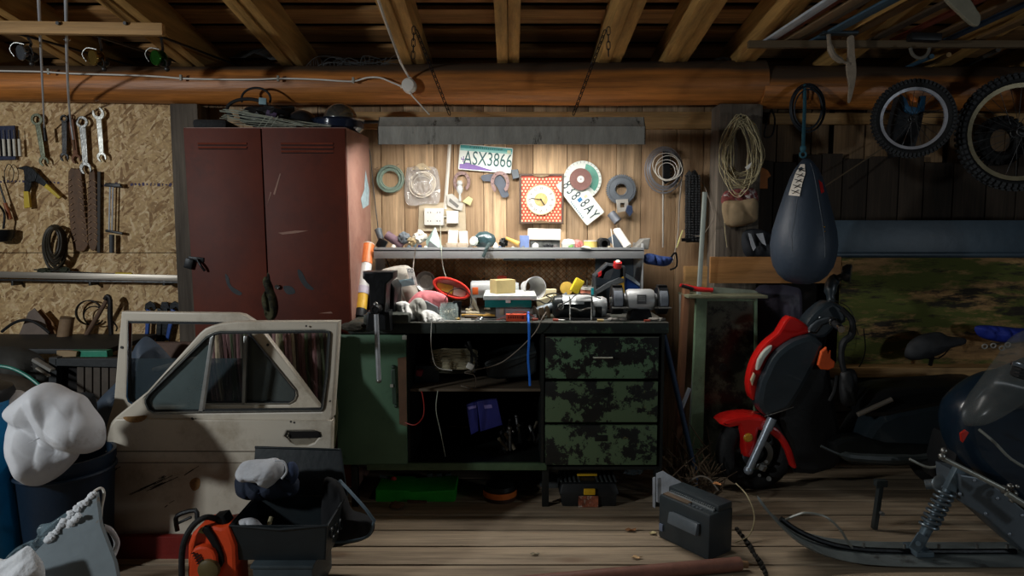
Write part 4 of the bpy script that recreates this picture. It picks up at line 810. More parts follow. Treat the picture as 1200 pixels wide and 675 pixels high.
# drawer cabinet
b = MB(); xa, xb = g(634), g(778); b.bx(xa, xa+.012, BF+.02, -.1, zl-.02, U); b.bx(xb-.012, xb, BF+.02, -.1, zl-.02, U); b.bx(xa, xb, -.112, -.1, zl-.02, U); b.bx(xa, xb, BF+.02, -.1, zl-.03, zl-.015); b.bx(xa, xa+.014, BF+.0, BF+.02, zl-.02, U); b.bx(xb-.014, xb, BF, BF+.02, zl-.02, U); b.build('drawer_case', darkm, t)
for i, (ya, yb_) in enumerate(((394.5, 443.5), (447, 494.5), (498, 544.5))):
    za, zb_ = at(0, ya, BF).z, at(0, yb_, BF).z
    b = MB(); b.bx(g(639), g(771), BF-.006, BF+.014, zb_, za, .004); b.bx(g(641), g(769), BF+.014, -.14, zb_+.01, za-.03); d = b.build('drawer', gpeel if i == 0 else gpeel2, t)
    if i == 0:
        b = MB(); q0, q1 = at(695, 418.5, BF), at(717, 418.5, BF); b.tube([q0+V((0, -.004, 0)), q0+V((0, -.028, .002)), q1+V((0, -.028, .002)), q1+V((0, -.004, 0))], .0035, 8); b.build('handle', mat('pale_steel', (186, 190, 176), .35, .6), d)
        b = MB(); b.box(q0+V((-.008, -.006, 0)), (.02, .004, .03), None, .003); b.box(q1+V((.008, -.006, 0)), (.02, .004, .03), None, .003); b.build('handle_plate', darkm, d)
    else:
        b = MB(); za = at(0, ya+(12 if i == 1 else 15), BF).z; b.box((g(705), BF-.007, za), (.06, .006, .03), None, .004); b.build('recess_handle', darkm, d)
    b = MB(); b.bx(g(639), g(771), BF-.0085, BF-.004, za-.002 if i else at(0, ya, BF).z-.003, (za+.0005) if i else at(0, ya, BF).z, .0005) if not i else None
    if not i: b.build('drawer_lip', mat('lip_grey', (104, 112, 100), .5, .3), d)
# cupboard at the left
xc0, xc1 = g(393), g(479)
b = MB(); xq = max(xc0, BX0); b.bx(xq, xq+.012, BF+.03, -.1, zl-.02, U); b.bx(xc1-.012, xc1, BF+.02, -.1, zl-.02, U); b.bx(xq, xc1, -.112, -.1, zl-.02, U); b.bx(xq, xc1, BF+.03, -.1, zl-.02, zl-.005); b.build('cupboard_case', darkm, t)
b = MB(); b.bx(xc0+.004, xc1-.01, BF-.004, BF+.016, zl+.002, U-.004, .004); d = b.build('cupboard_door', gpaint, t)
b = MB(); b.ppoly([[(466, 420), (476, 418), (477, 500), (468, 497)]], BF-.008, .004); b.build('bare_edge', mat('brown_edge', (88, 62, 42), .7, var=.4), d)
b = MB(); b.ppoly([[(458, 434), (463, 432), (465, 474), (460, 474)]], BF-.016, .01, .003); b.sph(at(461, 430, BF-.01), .01, sub=2); b.sph(at(464, 476, BF-.01), .009, sub=2); b.build('latch_handle', mat('latch_green', (40, 58, 46), .5), d)
b = MB(); b.box(at(459, 452, BF-.02), (.014, .006, .014)); b.box(at(474, 395.5, BF-.012), (.02, .01, .02), None, .002); b.build('clip', mat('clip_grey', (150, 150, 140), .5), d)
# open bay
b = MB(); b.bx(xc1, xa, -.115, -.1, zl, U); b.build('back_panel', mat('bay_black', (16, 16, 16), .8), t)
zs = at(0, 456, BF+.03).z
b = MB(); b.bx(xc1, xa, BF+.04, -.12, zs-.014, zs, .003); b.build('inner_shelf', mat('shelf_wood', (92, 80, 64), .75, var=.35, st=(.1, 1, 1), scale=30), t)
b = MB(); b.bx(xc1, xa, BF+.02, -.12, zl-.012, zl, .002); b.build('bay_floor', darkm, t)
b = MB(); b.bx(g(428), g(641), BF-.004, BF+.016, at(0, 551, BF).z, at(0, 542.5, BF).z, .003); b.build('lower_rail', mat('rail_green', (66, 88, 62), .5, var=.3), t)
for px_ in (412, 640, 774):
    for yy in (BF+.03, -.14): b = MB(); x = g(px_); b.bx(x-.016, x+.016, yy-.012, yy+.02, 0, zl-.012, .002); b.build('leg', darkm, t)
# things in the bay
t = T('rope_hank', 'coil of pale beige cord on inner shelf of the bench', 'rope', at(530, 452, -.5)); t.location.z = zs
rp = mat('beige_cord', (168, 160, 132), .8, var=.2)
for k in range(13):
    b = MB(); P = []
    for i in range(22):
        a = 2*pi*i/22; P.append(at(532+27*cos(a)*(1+.05*math.sin(k*3)), 423+(k-6)*1.9+2.5*sin(a)+1.2*noise.noise(V((k, i*.5, 1))), -.55+.07*sin(a)))
    b.tube(P, .0042, 6, closed=True); b.build('strand', rp, t)
b = MB(); b.tube([at(549, 400, -.64), at(553, 415, -.65), at(552, 430, -.65)], .008, 6, 3); b.tube([at(545, 404, -.64), at(558, 420, -.65), at(556, 436, -.63)], .006, 6, 3); b.build('black_tie', rubber, t)
b = MB(); b.box(at(551, 429, -.68), (.035, .02, .03), (0, .5, 0), .005); b.build('white_plug', white, None, 'white mains plug hanging before beige cord coil', 'plug')
t = T('tool_case', 'black plastic tool case lying tilted on inner bench shelf', 'case', at(592, 446, -.55)); t.location.z = zs
b = MB(); b.ppoly([[(566, 425), (578, 419), (626, 404), (630, 412), (629, 436), (622, 441), (584, 445), (572, 443)]], -.62, .22, .012); b.build('case_body', mat('case_black', (30, 36, 38), .45, var=.2), t)
b = MB(); b.ppoly([[(567, 429), (628, 411), (629, 414), (568, 432)]], -.626, .01, .002); b.build('seam_rib', mat('case_edge', (46, 54, 56), .4), t)
b = MB(); P = [at(478+0, 454, -.45)]; b.box((g(493), -.5, zs+.045), (.12, .2, .085), (0, 0, .1), .006); b.build('small_black_box', mat('case_black', (30, 36, 38)), None, 'small black box beside cupboard on inner bench shelf', 'box')
b = MB(); b.box((g(480)+.03, -.62, zs+.06), (.03, .06, .03), (0, .2, 0), .006); b.build('dull_red_plug', mat('dull_red', (120, 30, 40), .6), None, 'small dull red plug at the shelf end by green cupboard', 'plug')
t = T('blue_carton', 'blue carton leaning inside the lower bay of bench', 'box', at(568, 545, -.3)); t.location.z = zl
b = MB(); b.ppoly([[(546, 474), (559, 471), (561, 505), (552, 510)]], -.5, .05, .003); b.ppoly([[(559, 471), (582, 466), (589, 498), (563, 506)]], -.52, .1, .003); b.build('carton_body', mat('blue_carton', (30, 34, 104), .55, var=.2), t)
b = MB(); b.ppoly([[(567, 475), (576, 474), (577, 478), (568, 479)]], -.522, .003); b.ppoly([[(548, 477), (558, 475), (558, 478), (549, 480)]], -.503, .003); b.build('pale_mark', mat('faded_print', (120, 110, 170), .6), t)
t = T('mixed_hand_tools', 'jumble of small metal hand tools in the lower bay corner', 'tools', (g(608), -.5, zl)); rr = random.Random(11)
for k in range(16):
    b = MB(); p = V((g(590)+rr.random()*.17, -.62+rr.random()*.2, zl+.012+rr.random()*.02)); q = p+V((rr.uniform(-.05, .05), rr.uniform(-.04, .04), rr.uniform(.03, .13))); b.tube([p, q], rr.uniform(.005, .01), 8); b.sph(q, rr.uniform(.008, .014), sub=2, amp=.3, seed=k)
    b.build('hand_tool', [steel, dsteel, mat('bone_handle', (132, 122, 100), .6)][k % 3], t)
cab = lambda pts, r, m, nm, lab, sm=6: MB().tube([at(x, y, Y) for x, y, Y in pts], r, 7, sm).build(nm, m, None, lab, 'cable')
cab([(474, 495, -.755), (486, 498, -.77), (495, 490, -.74), (497, 478, -.72), (495, 462, -.72), (493, 458, -.7)], .0025, mat('red_wire', (150, 44, 36), .5), 'red_wire', 'thin red wire looping under the inner bench shelf')
cab([(506, 372, -.76), (505, 395, -.765), (506, 412, -.74), (512, 430, -.7), (530, 434, -.7)], .0018, white, 'thin_cable', 'thin pale cord dropping off bench edge near white rags')
cab([(513, 458, -.72), (511, 480, -.72), (516, 505, -.7), (522, 535, -.7)], .002, mat('pale_wire', (170, 176, 160)), 'pale_wire', 'pale wire hanging under the inner shelf')
cab([(540, 452, -.7), (556, 455, -.7), (556, 440, -.7), (545, 436, -.7), (580, 428, -.68), (600, 416, -.7), (626, 391, -.77), (636, 372, -.78), (640, 366, -.7)], .0025, mat('grey_cord', (130, 120, 108), .6), 'grey_cable', 'grey cord trailing from bench top down across case')
t = T('blue_strap', 'bright blue strap dangling over bench edge before drawers', 'strap', at(620, 452, -.76))
b = MB(); P = [at(x, y, Y) for x, y, Y in ((619, 366, -.7), (619.5, 377, -.76), (620, 384, -.765), (620, 400, -.765), (619, 420, -.765), (620.5, 440, -.765), (621, 452, -.765))]
b.tube(smooth_pts(P, 4), .0058, 6); b.build('webbing', mat('blue_webbing', (34, 110, 214), .6, var=.15), t)
# under the bench
F0 = lambda px, Y, z=0: V((fx(px, Y, z), Y, z))
t = T('green_box', 'bright green carton under the bench on floorboards', 'box', F0(487, -.45))
zA = at(0, 575, -.5).z; zB = at(0, 597, -.5).z
b = MB(); b.ppoly([[(440, 574), (478, 575), (482, 577), (533, 574), (534, 597), (500, 596), (440, 594)]], -.66, .2, .006); b.build('box_body', mat('grass_green', (40, 170, 46), .6, var=.25), t)
b = MB(); b.ppoly([[(477, 587), (500, 588), (498, 603), (478, 602)]], -.69, .02, .004); b.build('brown_tag', mat('dark_cardboard', (92, 62, 44), .8), t)
b = MB(); b.bx(F0(440, -.45).x, F0(534, -.45).x, -.64, -.47, 0, zB, .004); b.build('plinth', mat('bay_black', (16, 16, 16)), t)
b = MB(); b.sph(at(499, 600, -.72), .022, sc=(1.3, 1, .7), amp=.4, seed=2); b.build('wood_chip', mat('chip_wood', (150, 104, 62), .8), None, 'orange brown wood chip beside green carton', 'wood chip')
b = MB(); b.sph(F0(465, -.76, .02), .026, sc=(1.4, 1, .6), amp=.4, seed=4); b.build('cork_piece', mat('chip_dark', (98, 70, 46), .8), None, 'dull brown lump on the floor under green carton', 'lump')
b = MB(); b.tube([at(445, 558, -.5), at(463, 562, -.5)], .01, 8); b.build('screwdriver', mat('grey_handle', (80, 88, 84), .5), None, 'screwdriver with grey shaft over green carton', 'screwdriver')
b = MB(); b.sph(at(461, 561, -.52), .013, sc=(1.3, 1, 1), sub=2); b.build('red_ball', mat('knob_red', (190, 48, 40), .5), None, 'round red ball end above the green carton', 'ball')
b = MB(); [b.ppoly([[(500+k*11, 556), (506+k*11, 555), (508+k*11, 570), (502+k*11, 571)]], -.45, .03, .004) for k in range(3)]; b.build('grey_brackets', mat('grey_handle', (80, 88, 84)), None, 'three grey bracket ends standing on green carton', 'brackets')
t = T('orange_tin', 'round orange and brown tin under the bench', 'tin', F0(586, -.62))
o = F0(586, -.62); r = 20*ss(-.62); z1 = at(0, 579, -.70).z
b = MB(); b.lathe([(0, 0), (r, 0), (r, z1*.98), (0, z1)], o, n=32); b.build('tin_body', mat('tin_brown', (70, 46, 34), .5, var=.3), t)
b = MB(); b.lathe([(r+.001, z1*.38), (r+.002, z1*.4), (r+.002, z1*.93), (r+.001, z1*.95)], o, n=32, cap=False); b.build('orange_band', mat('orange_label', (226, 120, 50), .5, var=.25), t)
b = MB(); b.lathe([(0, z1), (r*.9, z1), (r*.85, z1+.02), (0, z1+.03)], o, n=32); b.build('lid', darkm, t)
t = T('plastic_toolbox', 'black toolbox with ribbed lid and yellow latches on the floor', 'toolbox', F0(691, -.62))
xa_, xb_ = at(656, 590, -.72).x, at(724, 590, -.72).x; za, zb_ = at(0, 606, -.72).z, at(0, 577, -.72).z
za = max(za, .0)
tb = mat('toolbox_black', (30, 32, 33), .45, var=.15)
b = MB(); b.box(((xa_+xb_)/2, -.63, zb_/2-.0), (xb_-xa_-.02, .2, zb_), None, .01, (1.04, 1.04)); b.build('box_body', tb, t)
b = MB(); b.box(((xa_+xb_)/2, -.63, zb_+.02), (xb_-xa_+.012, .22, .05), None, .012, (.9, .85)); lid = b.build('lid', tb, t)
b = MB(); [b.box(((xa_+xb_)/2+k*.022, -.63, zb_+.047), (.010, .15, .006), None, .002) for k in (-6, -5, -4, -3, -2, 2, 3, 4, 5, 6)]; b.build('lid_ribs', mat('toolbox_rib', (58, 62, 62), .5), lid)
for sx, nm in ((0, 'yellow_latch'),): b = MB(); b.box(((xa_+xb_)/2, -.742, zb_+.012), (.055, .012, .03), None, .004); b.build(nm, mat('latch_yellow', (214, 168, 30), .45), t)
b = MB(); b.box(((xa_+xb_)/2, -.63, zb_+.056), (.1, .02, .012), None, .004); b.build('carry_handle', mat('latch_yellow', (214, 168, 30)), t)
q = V(((xa_+xb_)/2-.005, -.742, zb_*.45)); b = MB(); b.box(q, (.095, .002, .055)); b.build('sticker', mat('sticker_print', (150, 84, 60), .6, var=.8, scale=30, c2=(200, 186, 170), th=.54, s2=18, c3=(40, 60, 90), th3=.62, s3=26), t)
b = MB(); b.sph(F0(742, -.5, .09), .03, sc=(1.6, .6, .6), amp=.6, seed=4); b.build('clear_wrap', mat('clear_film', (150, 175, 185)), None, 'scrap of clear wrapping beside the black toolbox', 'wrapper')
b = MB(); b.pillow([(640, 556), (660, 566), (655, 590), (640, 590), (630, 575)], -.45, .05, 5, .4, 10, rings=8); b.build('grey_rag', mat('grey_rag', (74, 76, 76), .9), None, 'grey rag heaped between orange tin and black toolbox', 'rag')
# ============================================================ STEEL SHELF UNIT ON THE BENCH
SF = -.36; sx0, sx1 = at(438, 296, SF).x, at(755, 296, SF).x; sz = at(0, 303, SF).z; st_ = at(0, 290, SF).z
sgrey = mat('shelf_grey', (148, 150, 150), .5, .2, var=.12, scale=5, c2=(104, 100, 94), th=.63, s2=8)
t = T('steel_shelf_unit', 'grey steel shelf box with wire mesh back standing on workbench', 'shelf unit', ((sx0+sx1)/2, -.2, BZ))
b = MB(); b.bx(sx0, sx1, SF, SF+.012, sz, st_, .002); b.bx(sx0, sx1, SF, -.05, st_-.019, st_-.0125); b.build('tray', sgrey, t)
b = MB(); b.bx(sx1-.006, sx1, SF+.012, -.05, BZ, st_+.02, .001); b.build('side_panel', sgrey, t)
b = MB(); b.bx(sx0, sx0+.006, SF+.03, -.05, BZ, st_, .001); b.build('side_panel', sgrey, t)
zb0, zb1 = BZ+.002, sz-.004; xr = at(698, 320, -.12).x
b = MB(); b.smooth = 20; n = 74; step = (xr-sx0)/n*2
for k in range(-14, int((xr-sx0)/step)+2):
    for s_ in (-1, 1):
        x0 = sx0+k*step; H_ = zb1-zb0; dx = H_*1.05
        a, c = (V((x0, -.1, zb0)), V((x0+dx, -.1, zb1))) if s_ > 0 else (V((x0+dx, -.1, zb0)), V((x0, -.1, zb1)))
        t0, t1 = 0, 1
        d = c.x-a.x
        for lim in (sx0+.008, xr):
            pass
        ts = sorted([(sx0+.008-a.x)/d, (xr-a.x)/d]); t0, t1 = max(0, ts[0]), min(1, ts[1])
        if t1-t0 > .02: b.tube([a.lerp(c, t0), a.lerp(c, t1)], .0021, 4)
b.build('wire_mesh', mat('brass_mesh', (150, 102, 54), .5, .4), t)
b = MB(); b.bx(xr, sx1-.008, -.1, -.09, BZ, sz-.002); b.build('back_sheet', mat('sheet_bluegrey', (88, 98, 108), .5, .2, var=.2), t)
# ---------- items on the shelf top  (bases at tray floor)
TZ = st_-.012
def sh(px, Y=-.25): return V((fx(px, Y, TZ+.03), Y, TZ))
def px2m(n, Y=-.25): return n*ss(Y)
ZT = lambda y, Y=-.25: at(0, y, Y).z
G = 'odds and ends along the steel shelf'
b = MB(); b.cyl(sh(450), at(443, 269, -.2), .014, .019); b.build('grey_nozzle', mat('slate', (84, 92, 98), .5), None, 'grey nozzle standing first on shelf by the locker', 'nozzle')
b = MB(); b.cyl(at(472, 288, -.25), at(453, 275, -.24), .024); b.build('mauve_roll', mat('mauve', (122, 98, 108), .7), None, 'mauve sandpaper roll lying slanted on steel shelf', 'roll')
b = MB(); b.box(sh(447)+V((.01, -.04, .03)), (.05, .04, .05), (0, .5, 0), .01); b.build('dark_clamp', iron, None, 'dark clamp under grey nozzle on steel shelf', 'clamp')
for (x, y, r, c, nm, lab, sd) in ((474, 279, .032, (96, 104, 110), 'metal_bits', 'crumpled grey blue metal piece beside the mauve roll', 1), (483, 283, .024, (150, 132, 96), 'brass_fitting', 'brassy fitting between grey blue piece and white bag', 2), (492, 278, .034, (222, 218, 206), 'white_bag', 'white crumpled plastic bag beside the folded silver packet', 3), (486, 287, .012, (120, 150, 170), 'blue_stopper', 'tiny light blue cap in front of white crumpled bag', 4), (492, 289, .010, (40, 60, 130), 'navy_stopper', 'tiny navy cap in front of white crumpled bag', 6)):
    b = MB(); b.sph(V((at(x, y, -.25).x, -.25-.01*sd % .03, max(TZ+r*.8, at(x, y, -.25).z))), r, sc=(1, .8, .95), amp=.45, seed=sd, fr=2.5); b.build(nm, mat(nm, c, .5), None, lab, nm.split('_')[1])
t = T('folded_packet', 'silver green folded packet with pointed top on shelf', 'packet', sh(508))
b = MB(); v = [at(500, 291, -.3), at(519, 291, -.28), at(510, 266, -.24), at(499, 282, -.3), at(514, 291, -.2), at(504, 291, -.2)]
b.add(v, [(0, 1, 2), (0, 2, 3), (1, 4, 2), (4, 5, 2), (5, 3, 2), (0, 3, 5), (0, 5, 4, 1)]); b.build('foil', mat('foil_green', (136, 156, 148), .3, .3, var=.3, scale=20), t)
b = MB(); b.add([p+V((0, -.002, 0)) for p in (v[0], v[0].lerp(v[1], .8), v[0].lerp(v[2], .35))], [(0, 1, 2)]); b.build('dark_flap', mat('flap_dark', (40, 46, 48), .5), t)
for i, (x0, x1, y0, lab) in enumerate(((525, 536, 270, 'white carton with orange corners next to folded packet'), (538, 548, 271, 'narrower orange and white carton standing by dark headlamp'))):
    t = T('small_carton', lab, 'carton', sh((x0+x1)/2), 'orange and white cartons on the shelf'); w = px2m(x1-x0)
    b = MB(); b.box((sh((x0+x1)/2).x, -.25, (TZ+ZT(y0))/2), (w, .05, ZT(y0)-TZ), (0, .05-.1*i, .15), .002); b.build('carton_body', mat('carton_white', (228, 222, 212), .6), t)
    b = MB(); b.box((sh((x0+x1)/2).x-w*.36, -.25, (TZ+ZT(y0))/2), (w*.24, .053, (ZT(y0)-TZ)*.9), (0, .05-.1*i, .15), .001); b.build('orange_stripe', mat('carton_orange', (214, 122, 78), .6), t)
    b = MB(); b.box((sh((x0+x1)/2).x-.003, -.275, TZ+.02), (w*1.2, .02, .03), (0, 0, .1), .006); b.build('beige_foot', mat('beige_pad', (176, 160, 140), .8), t)
t = T('headlamp', 'dark greenish headlamp with strap dangling over shelf lip', 'headlamp', sh(567))
b = MB(); b.sph((sh(568).x, -.25, TZ+.048), .052, sc=(1.15, .8, .9), amp=.12, seed=2); b.build('lamp_body', mat('murky_plastic', (56, 80, 84), .3, var=.5, scale=20, coat=.5), t)
b = MB(); b.lathe([(.0, 0), (.022, 0), (.026, .012), (.02, .02), (0, .02)], (sh(557).x, -.30, TZ+.042), (-.5, -1, .1), 20); b.build('lens', mat('lens_glass', (210, 216, 206), .15, coat=1), t)
b = MB(); b.sph(at(559, 284, -.31), .014, sub=2); b.build('green_glint', mat('dark_green_gloss', (28, 48, 24), .2), t)
P = [sh(574)+V((0, -.03, .03)), V((sh(572).x, SF-.004, st_+.004)), at(568, 297, SF-.012), at(566, 301, SF-.012)]
b = MB(); b.tube(P, .009, 6, 4); b.build('strap', mat('murky_strap', (48, 66, 66), .7, var=.6, scale=60), t)
b = MB(); b.lathe([(.022, 0), (.004, .035), (0, .036)], sh(581, -.31)+V((0, 0, .002)), n=16); b.build('white_cone', white, None, 'small white cone beside headlamp on steel shelf', 'cone')
b = MB(); b.sph(sh(590)+V((0, 0, .035)), .024, amp=.6, seed=7, fr=4); b.build('black_fitting', iron, None, 'little dark knobbly fitting beside yellow tube', 'fitting')
b = MB(); b.cyl(at(593, 279, -.27), at(608, 286, -.28), .008, .014); b.build('yellow_tube', mat('mustard', (216, 170, 84), .5), None, 'mustard yellow tube lying between dark fitting and blue block', 'tube')
b = MB(); b.bx(sh(609).x, sh(620).x, -.28, -.2, TZ, ZT(276, -.28), .003); b.build('blue_block', mat('periwinkle', (112, 132, 178), .6), None, 'periwinkle blue block on steel shelf under white box', 'block')
b = MB(); z0_ = ZT(281, -.28); b.box((sh(638, -.28).x, -.24, (z0_+ZT(268, -.28))/2), (px2m(38), .08, ZT(268, -.28)-z0_), (0, .02, -.03), .004); b.build('white_box', mat('bright_white', (236, 234, 226), .5, var=.03), None, 'long white box raised on grey blocks, under the clock', 'box')
b = MB(); b.bx(sh(621).x, sh(656).x, -.27, -.2, TZ, z0_-.002, .004); b.build('grey_blocks', mat('mixed_grey', (88, 90, 86), .6, var=.8, scale=30), None, 'grey block base carrying the long white box', 'block')
b = MB(); b.sph(V((sh(627).x, -.31, TZ+.017)), .017); b.build('white_ball', mat('bright_white', (236, 234, 226)), None, 'small white ball in front of the grey block base', 'ball')
b = MB(); b.sph(V((sh(642).x, -.31, TZ+.014)), .016, sc=(1.6, .8, .9), amp=.5, seed=3); b.build('dark_chuck', iron, None, 'dark lump under the long white box end', 'fitting')
t = T('paint_cup', 'white cup with green blot on steel shelf', 'cup', sh(666))
b = MB(); b.lathe([(0, 0), (.034, .0), (.04, .03), (.03, .05), (0, .056)], sh(666), n=24); b.build('cup_body', white, t)
b = MB(); b.sph(sh(668)+V((0, -.032, .016)), .014, sc=(1.2, .5, .8)); b.build('green_blot', mat('lime', (120, 168, 90), .5), t)
b = MB(); b.sph(sh(677)+V((0, 0, .025)), .027, sc=(1, 1, .9), amp=.4, seed=5); b.build('pink_sponge', mat('salmon', (214, 128, 122), .7), None, 'pink sponge piece between white cup and yellow tape roll', 'sponge')
b = MB(); b.poly([[(sh(678).x, st_+.001), (sh(690).x, st_-.008), (sh(688).x, st_+.006), (sh(682).x, st_+.01)]], SF-.01, .012, .001); b.build('torn_paper', mat('bright_white', (236, 234, 226)), None, 'torn paper scrap hanging over the lip of the shelf', 'paper')
t = T('tape_roll', 'pale yellow tape roll lying flat on steel shelf', 'tape', sh(691))
b = MB(); b.lathe([(.018, 0), (.036, 0), (.036, .04), (.018, .04), (.018, 0)], sh(692), n=32, cap=False); b.build('tape', mat('tape_yellow', (224, 196, 112), .5), t)
b = MB(); b.lathe([(.036, .042), (.036, .046), (.018, .046), (.018, .042)], sh(692), n=32, cap=False); b.build('liner', white, t)
t = T('black_tube_end', 'short black tube lying end-on beside tape roll', 'tube', sh(707))
b = MB(); q = sh(707)+V((0, 0, .03)); b.lathe([(.018, -.06), (.03, -.06), (.03, .08), (.018, .08), (.018, -.06)], q, (0, 1, 0), 28, cap=False); b.build('tube_wall', rubber, t)
b = MB(); b.lathe([(0, -.03), (.018, -.03), (.018, -.028), (0, -.028)], q, (0, 1, 0), 20); b.build('plug', black, t)
t = T('white_bottle', 'white cylinder bottle leaning on steel shelf near its end', 'bottle', sh(734))
b = MB(); b.tube([sh(736)+V((0, 0, .012)), at(723, 270, -.2)], [.0215, .0215], 24); b.sph(at(723, 270, -.2), .0215, sub=3, sc=(1, 1, .6)); b.build('bottle_body', mat('bright_white', (236, 234, 226)), t)
b = MB(); b.tube([sh(719), at(716, 268, -.2)], .002, 6); b.build('thin_white_rod', white, None, 'thin white rod upright beside white bottle', 'rod')
b = MB(); v = [(sh(741).x, TZ), (sh(758).x, TZ), (sh(760).x, ZT(279)), (sh(752).x, ZT(280))]; b.poly([v], -.3, .12, .004); b.build('grey_wedge', mat('wedge_grey', (124, 122, 116), .6), None, 'grey wedge piece at the far end of shelf by blue sleeve', 'wedge')
b = MB(); b.ppoly([[(712, 280), (720, 274), (735, 285), (742, 292), (722, 292)]], -.1, .01, .001); b.build('blue_grey_sheet', mat('sheet_bluegrey', (88, 98, 108)), None, 'blue grey metal offcut behind the white bottle', 'offcut')
b = MB(); b.smooth = 80; b.pillow([(755, 299), (762, 297), (775, 300), (788, 302), (786, 309), (779, 312), (768, 311), (755, 308)], -.3, .04, 9, .4, 16, rings=10, back=.8); b.build('blue_sleeve', mat('blue_denim', (44, 66, 120), .85, var=.3), None, 'rolled blue cloth hooked on the shelf side', 'cloth')
t = T('cable_strap', 'grey cords with black hooks dangling beside the blue cloth', 'strap', at(790, 300, -.2))
b = MB(); b.tube([at(798, 215, -.04), at(796, 240, -.06), at(795, 268, -.1), at(792, 290, -.15), at(788, 308, -.2)], .004, 6, 4); b.build('cord', mat('grey_cord', (130, 120, 108)), t)
b = MB(); b.tube([at(786, 302, -.24), at(792, 296, -.22), at(793, 312, -.22), at(785, 316, -.22)], .005, 6, 3); b.build('hook', iron, t)
b = MB(); b.tube([at(800, 270, -.1), at(793, 290, -.16)], .004, 6); b.build('yellow_clip', mat('pale_yellow', (200, 196, 130), .5), t)
# below the tray
b = MB(); b.box((at(620, 306, -.2).x, -.2, sz-.012), (.28, .05, .012), (0, .0, 0), .004); b.build('grey_strip', mat('mixed_grey', (88, 90, 86)), None, 'grey strip tucked against the underside of steel shelf', 'strip')
# ============================================================ ITEMS ON THE BENCH TOP
def on(px, Y, dz=0): z = BZ+.0005+dz; return V((fx(px, Y, z), Y, z))
# vise
t = T('bench_vise', 'black bench vise with long steel handle bar hanging down', 'vise', on(443, -.7))
Yv = -.86; b = MB(); b.ppoly([[(425, 318.5), (461, 318.5), (461, 326), (453, 333), (451, 370), (433, 370), (432, 334), (425, 326)]], Yv, .12, .008); b.build('front_jaw', iron, t)
b = MB(); b.ppoly([[(425, 318), (462, 318), (462, 327), (425, 327)]], Yv+.09, .04, .003); b.build('jaw_plate', mat('vise_steel', (112, 110, 106), .4, .8, var=.3), t)
b = MB(); b.ppoly([[(452, 334), (458, 330), (463, 338), (462, 370), (452, 372)]], Yv+.14, .2, .01); b.build('rear_body', iron, t)
b = MB(); b.ppoly([[(430, 365), (456, 365), (458, 388), (428, 388)]], Yv, .10, .008); b.build('slide_housing', iron, t)
b = MB(); b.bx(at(424, 0, -.7).x, at(478, 0, -.7).x, -.8, -.5, BZ+.001, BZ+.045, .012); b.build('base', mat('vise_base', (64, 68, 62), .5, .4, var=.4), t)
b = MB(); q = at(441, 362, Yv-.03); b.lathe([(0, -.03), (.018, -.03), (.023, -.02), (.023, .03), (0, .03)], q, (0, 1, 0), 24); b.torus(q+V((0, -.03, 0)), .014, .004); b.build('screw_hub', iron, t)
b = MB(); b.cyl(q+V((0, -.012, .02)), at(444, 446, Yv-.045), .0105, n=14); b.build('handle_bar', mat('bar_steel', (176, 180, 184), .35, .45), t)
for e in (at(444, 446, Yv-.045), q+V((0, -.012, .022))): b = MB(); b.sph(e, .012, sub=2); b.build("bar_end", steel, t)
b = MB(); b.smooth = 60; b.sph(at(414, 383, -.76), .04, sc=(1.4, .8, .5), amp=.4, seed=6); b.sph(at(470, 384, -.72), .03, sc=(1.3, .6, .5), amp=.4, seed=8); b.build('greasy_waste', mat('greasy', (58, 54, 44), .8, var=.5, scale=30), None, 'greasy shavings heaped round the foot of vise', 'shavings', kind='stuff')
# tall leaning tube
t = T('leaning_tube', 'tall tube with orange white and yellow bands leaning on locker', 'tube', on(421, -.5))
a, c = at(421.5, 372, -.52), at(432, 287, -.3)
for k, (f0, f1, m_) in enumerate(((0, .10, black), (.10, .30, mat('band_yellow', (226, 180, 58), .4)), (.30, .40, mat('band_lilac', (196, 190, 204), .4)), (.40, .72, mat('band_white', (222, 224, 220), .4)), (.72, 1, mat('band_orange', (220, 124, 66), .4)))):
    b = MB(); b.cyl(a.lerp(c, f0), a.lerp(c, f1), .031-.002*(k % 2), .031-.002*(k % 2), 24); b.build('tube_band', m_, t)
b = MB(); b.torus(c, .029, .003, (c-a)); b.build('rim', white, t)
# plaster bag
t = T('plaster_bag', 'slumped paper plaster bag with pale label behind vise', 'bag', on(468, -.4))
b = MB(); b.smooth = 60; b.pillow([(446, 318), (458, 313), (476, 311), (484, 318), (488, 335), (491, 350), (488, 372), (470, 374), (457, 374), (456, 340), (450, 330)], -.42, .07, 2, .15, 9, rings=30, back=.8, pw=.3, fold=(.12, 8, 12)); b.build('paper_sack', mat('paper_grey', (176, 170, 158), .8, var=.15, scale=6, c2=(140, 134, 122), th=.6, s2=5), t)
b = MB(); b.ppoly([[(463, 329), (484, 326), (486, 334), (463, 337)]], -.495, .004, .001); b.build('blue_print_band', mat('faded_blue', (140, 168, 176), .8), t)
b = MB(); b.ppoly([[(476, 314), (484, 314), (489, 334), (482, 335)]], -.493, .004, .001); lb = b.build('label', mat('bright_white', (236, 234, 226)), t)
text(None, 'CO', .026, at(481, 317.5, -.496), -.1, .8, 'lettering', mat('ink_grey', (90, 100, 110), .6), lb)
text(None, 'B1', .02, at(484, 326, -.496), -.1, .8, 'lettering', mat('ink_grey', (90, 100, 110)), lb)
t = T('tin_dish', 'dull round tin dish standing on edge behind pink cap', 'dish', on(499, -.3))
b = MB(); q = at(499, 330, -.33); b.lathe([(0, .02), (.035, .018), (.05, .0), (.054, -.012), (.05, -.010), (.036, .008), (0, .01)], q, (.1, 1, -.1), 32); b.build('dish', mat('old_tin', (140, 138, 134), .35, .8, var=.4), t)
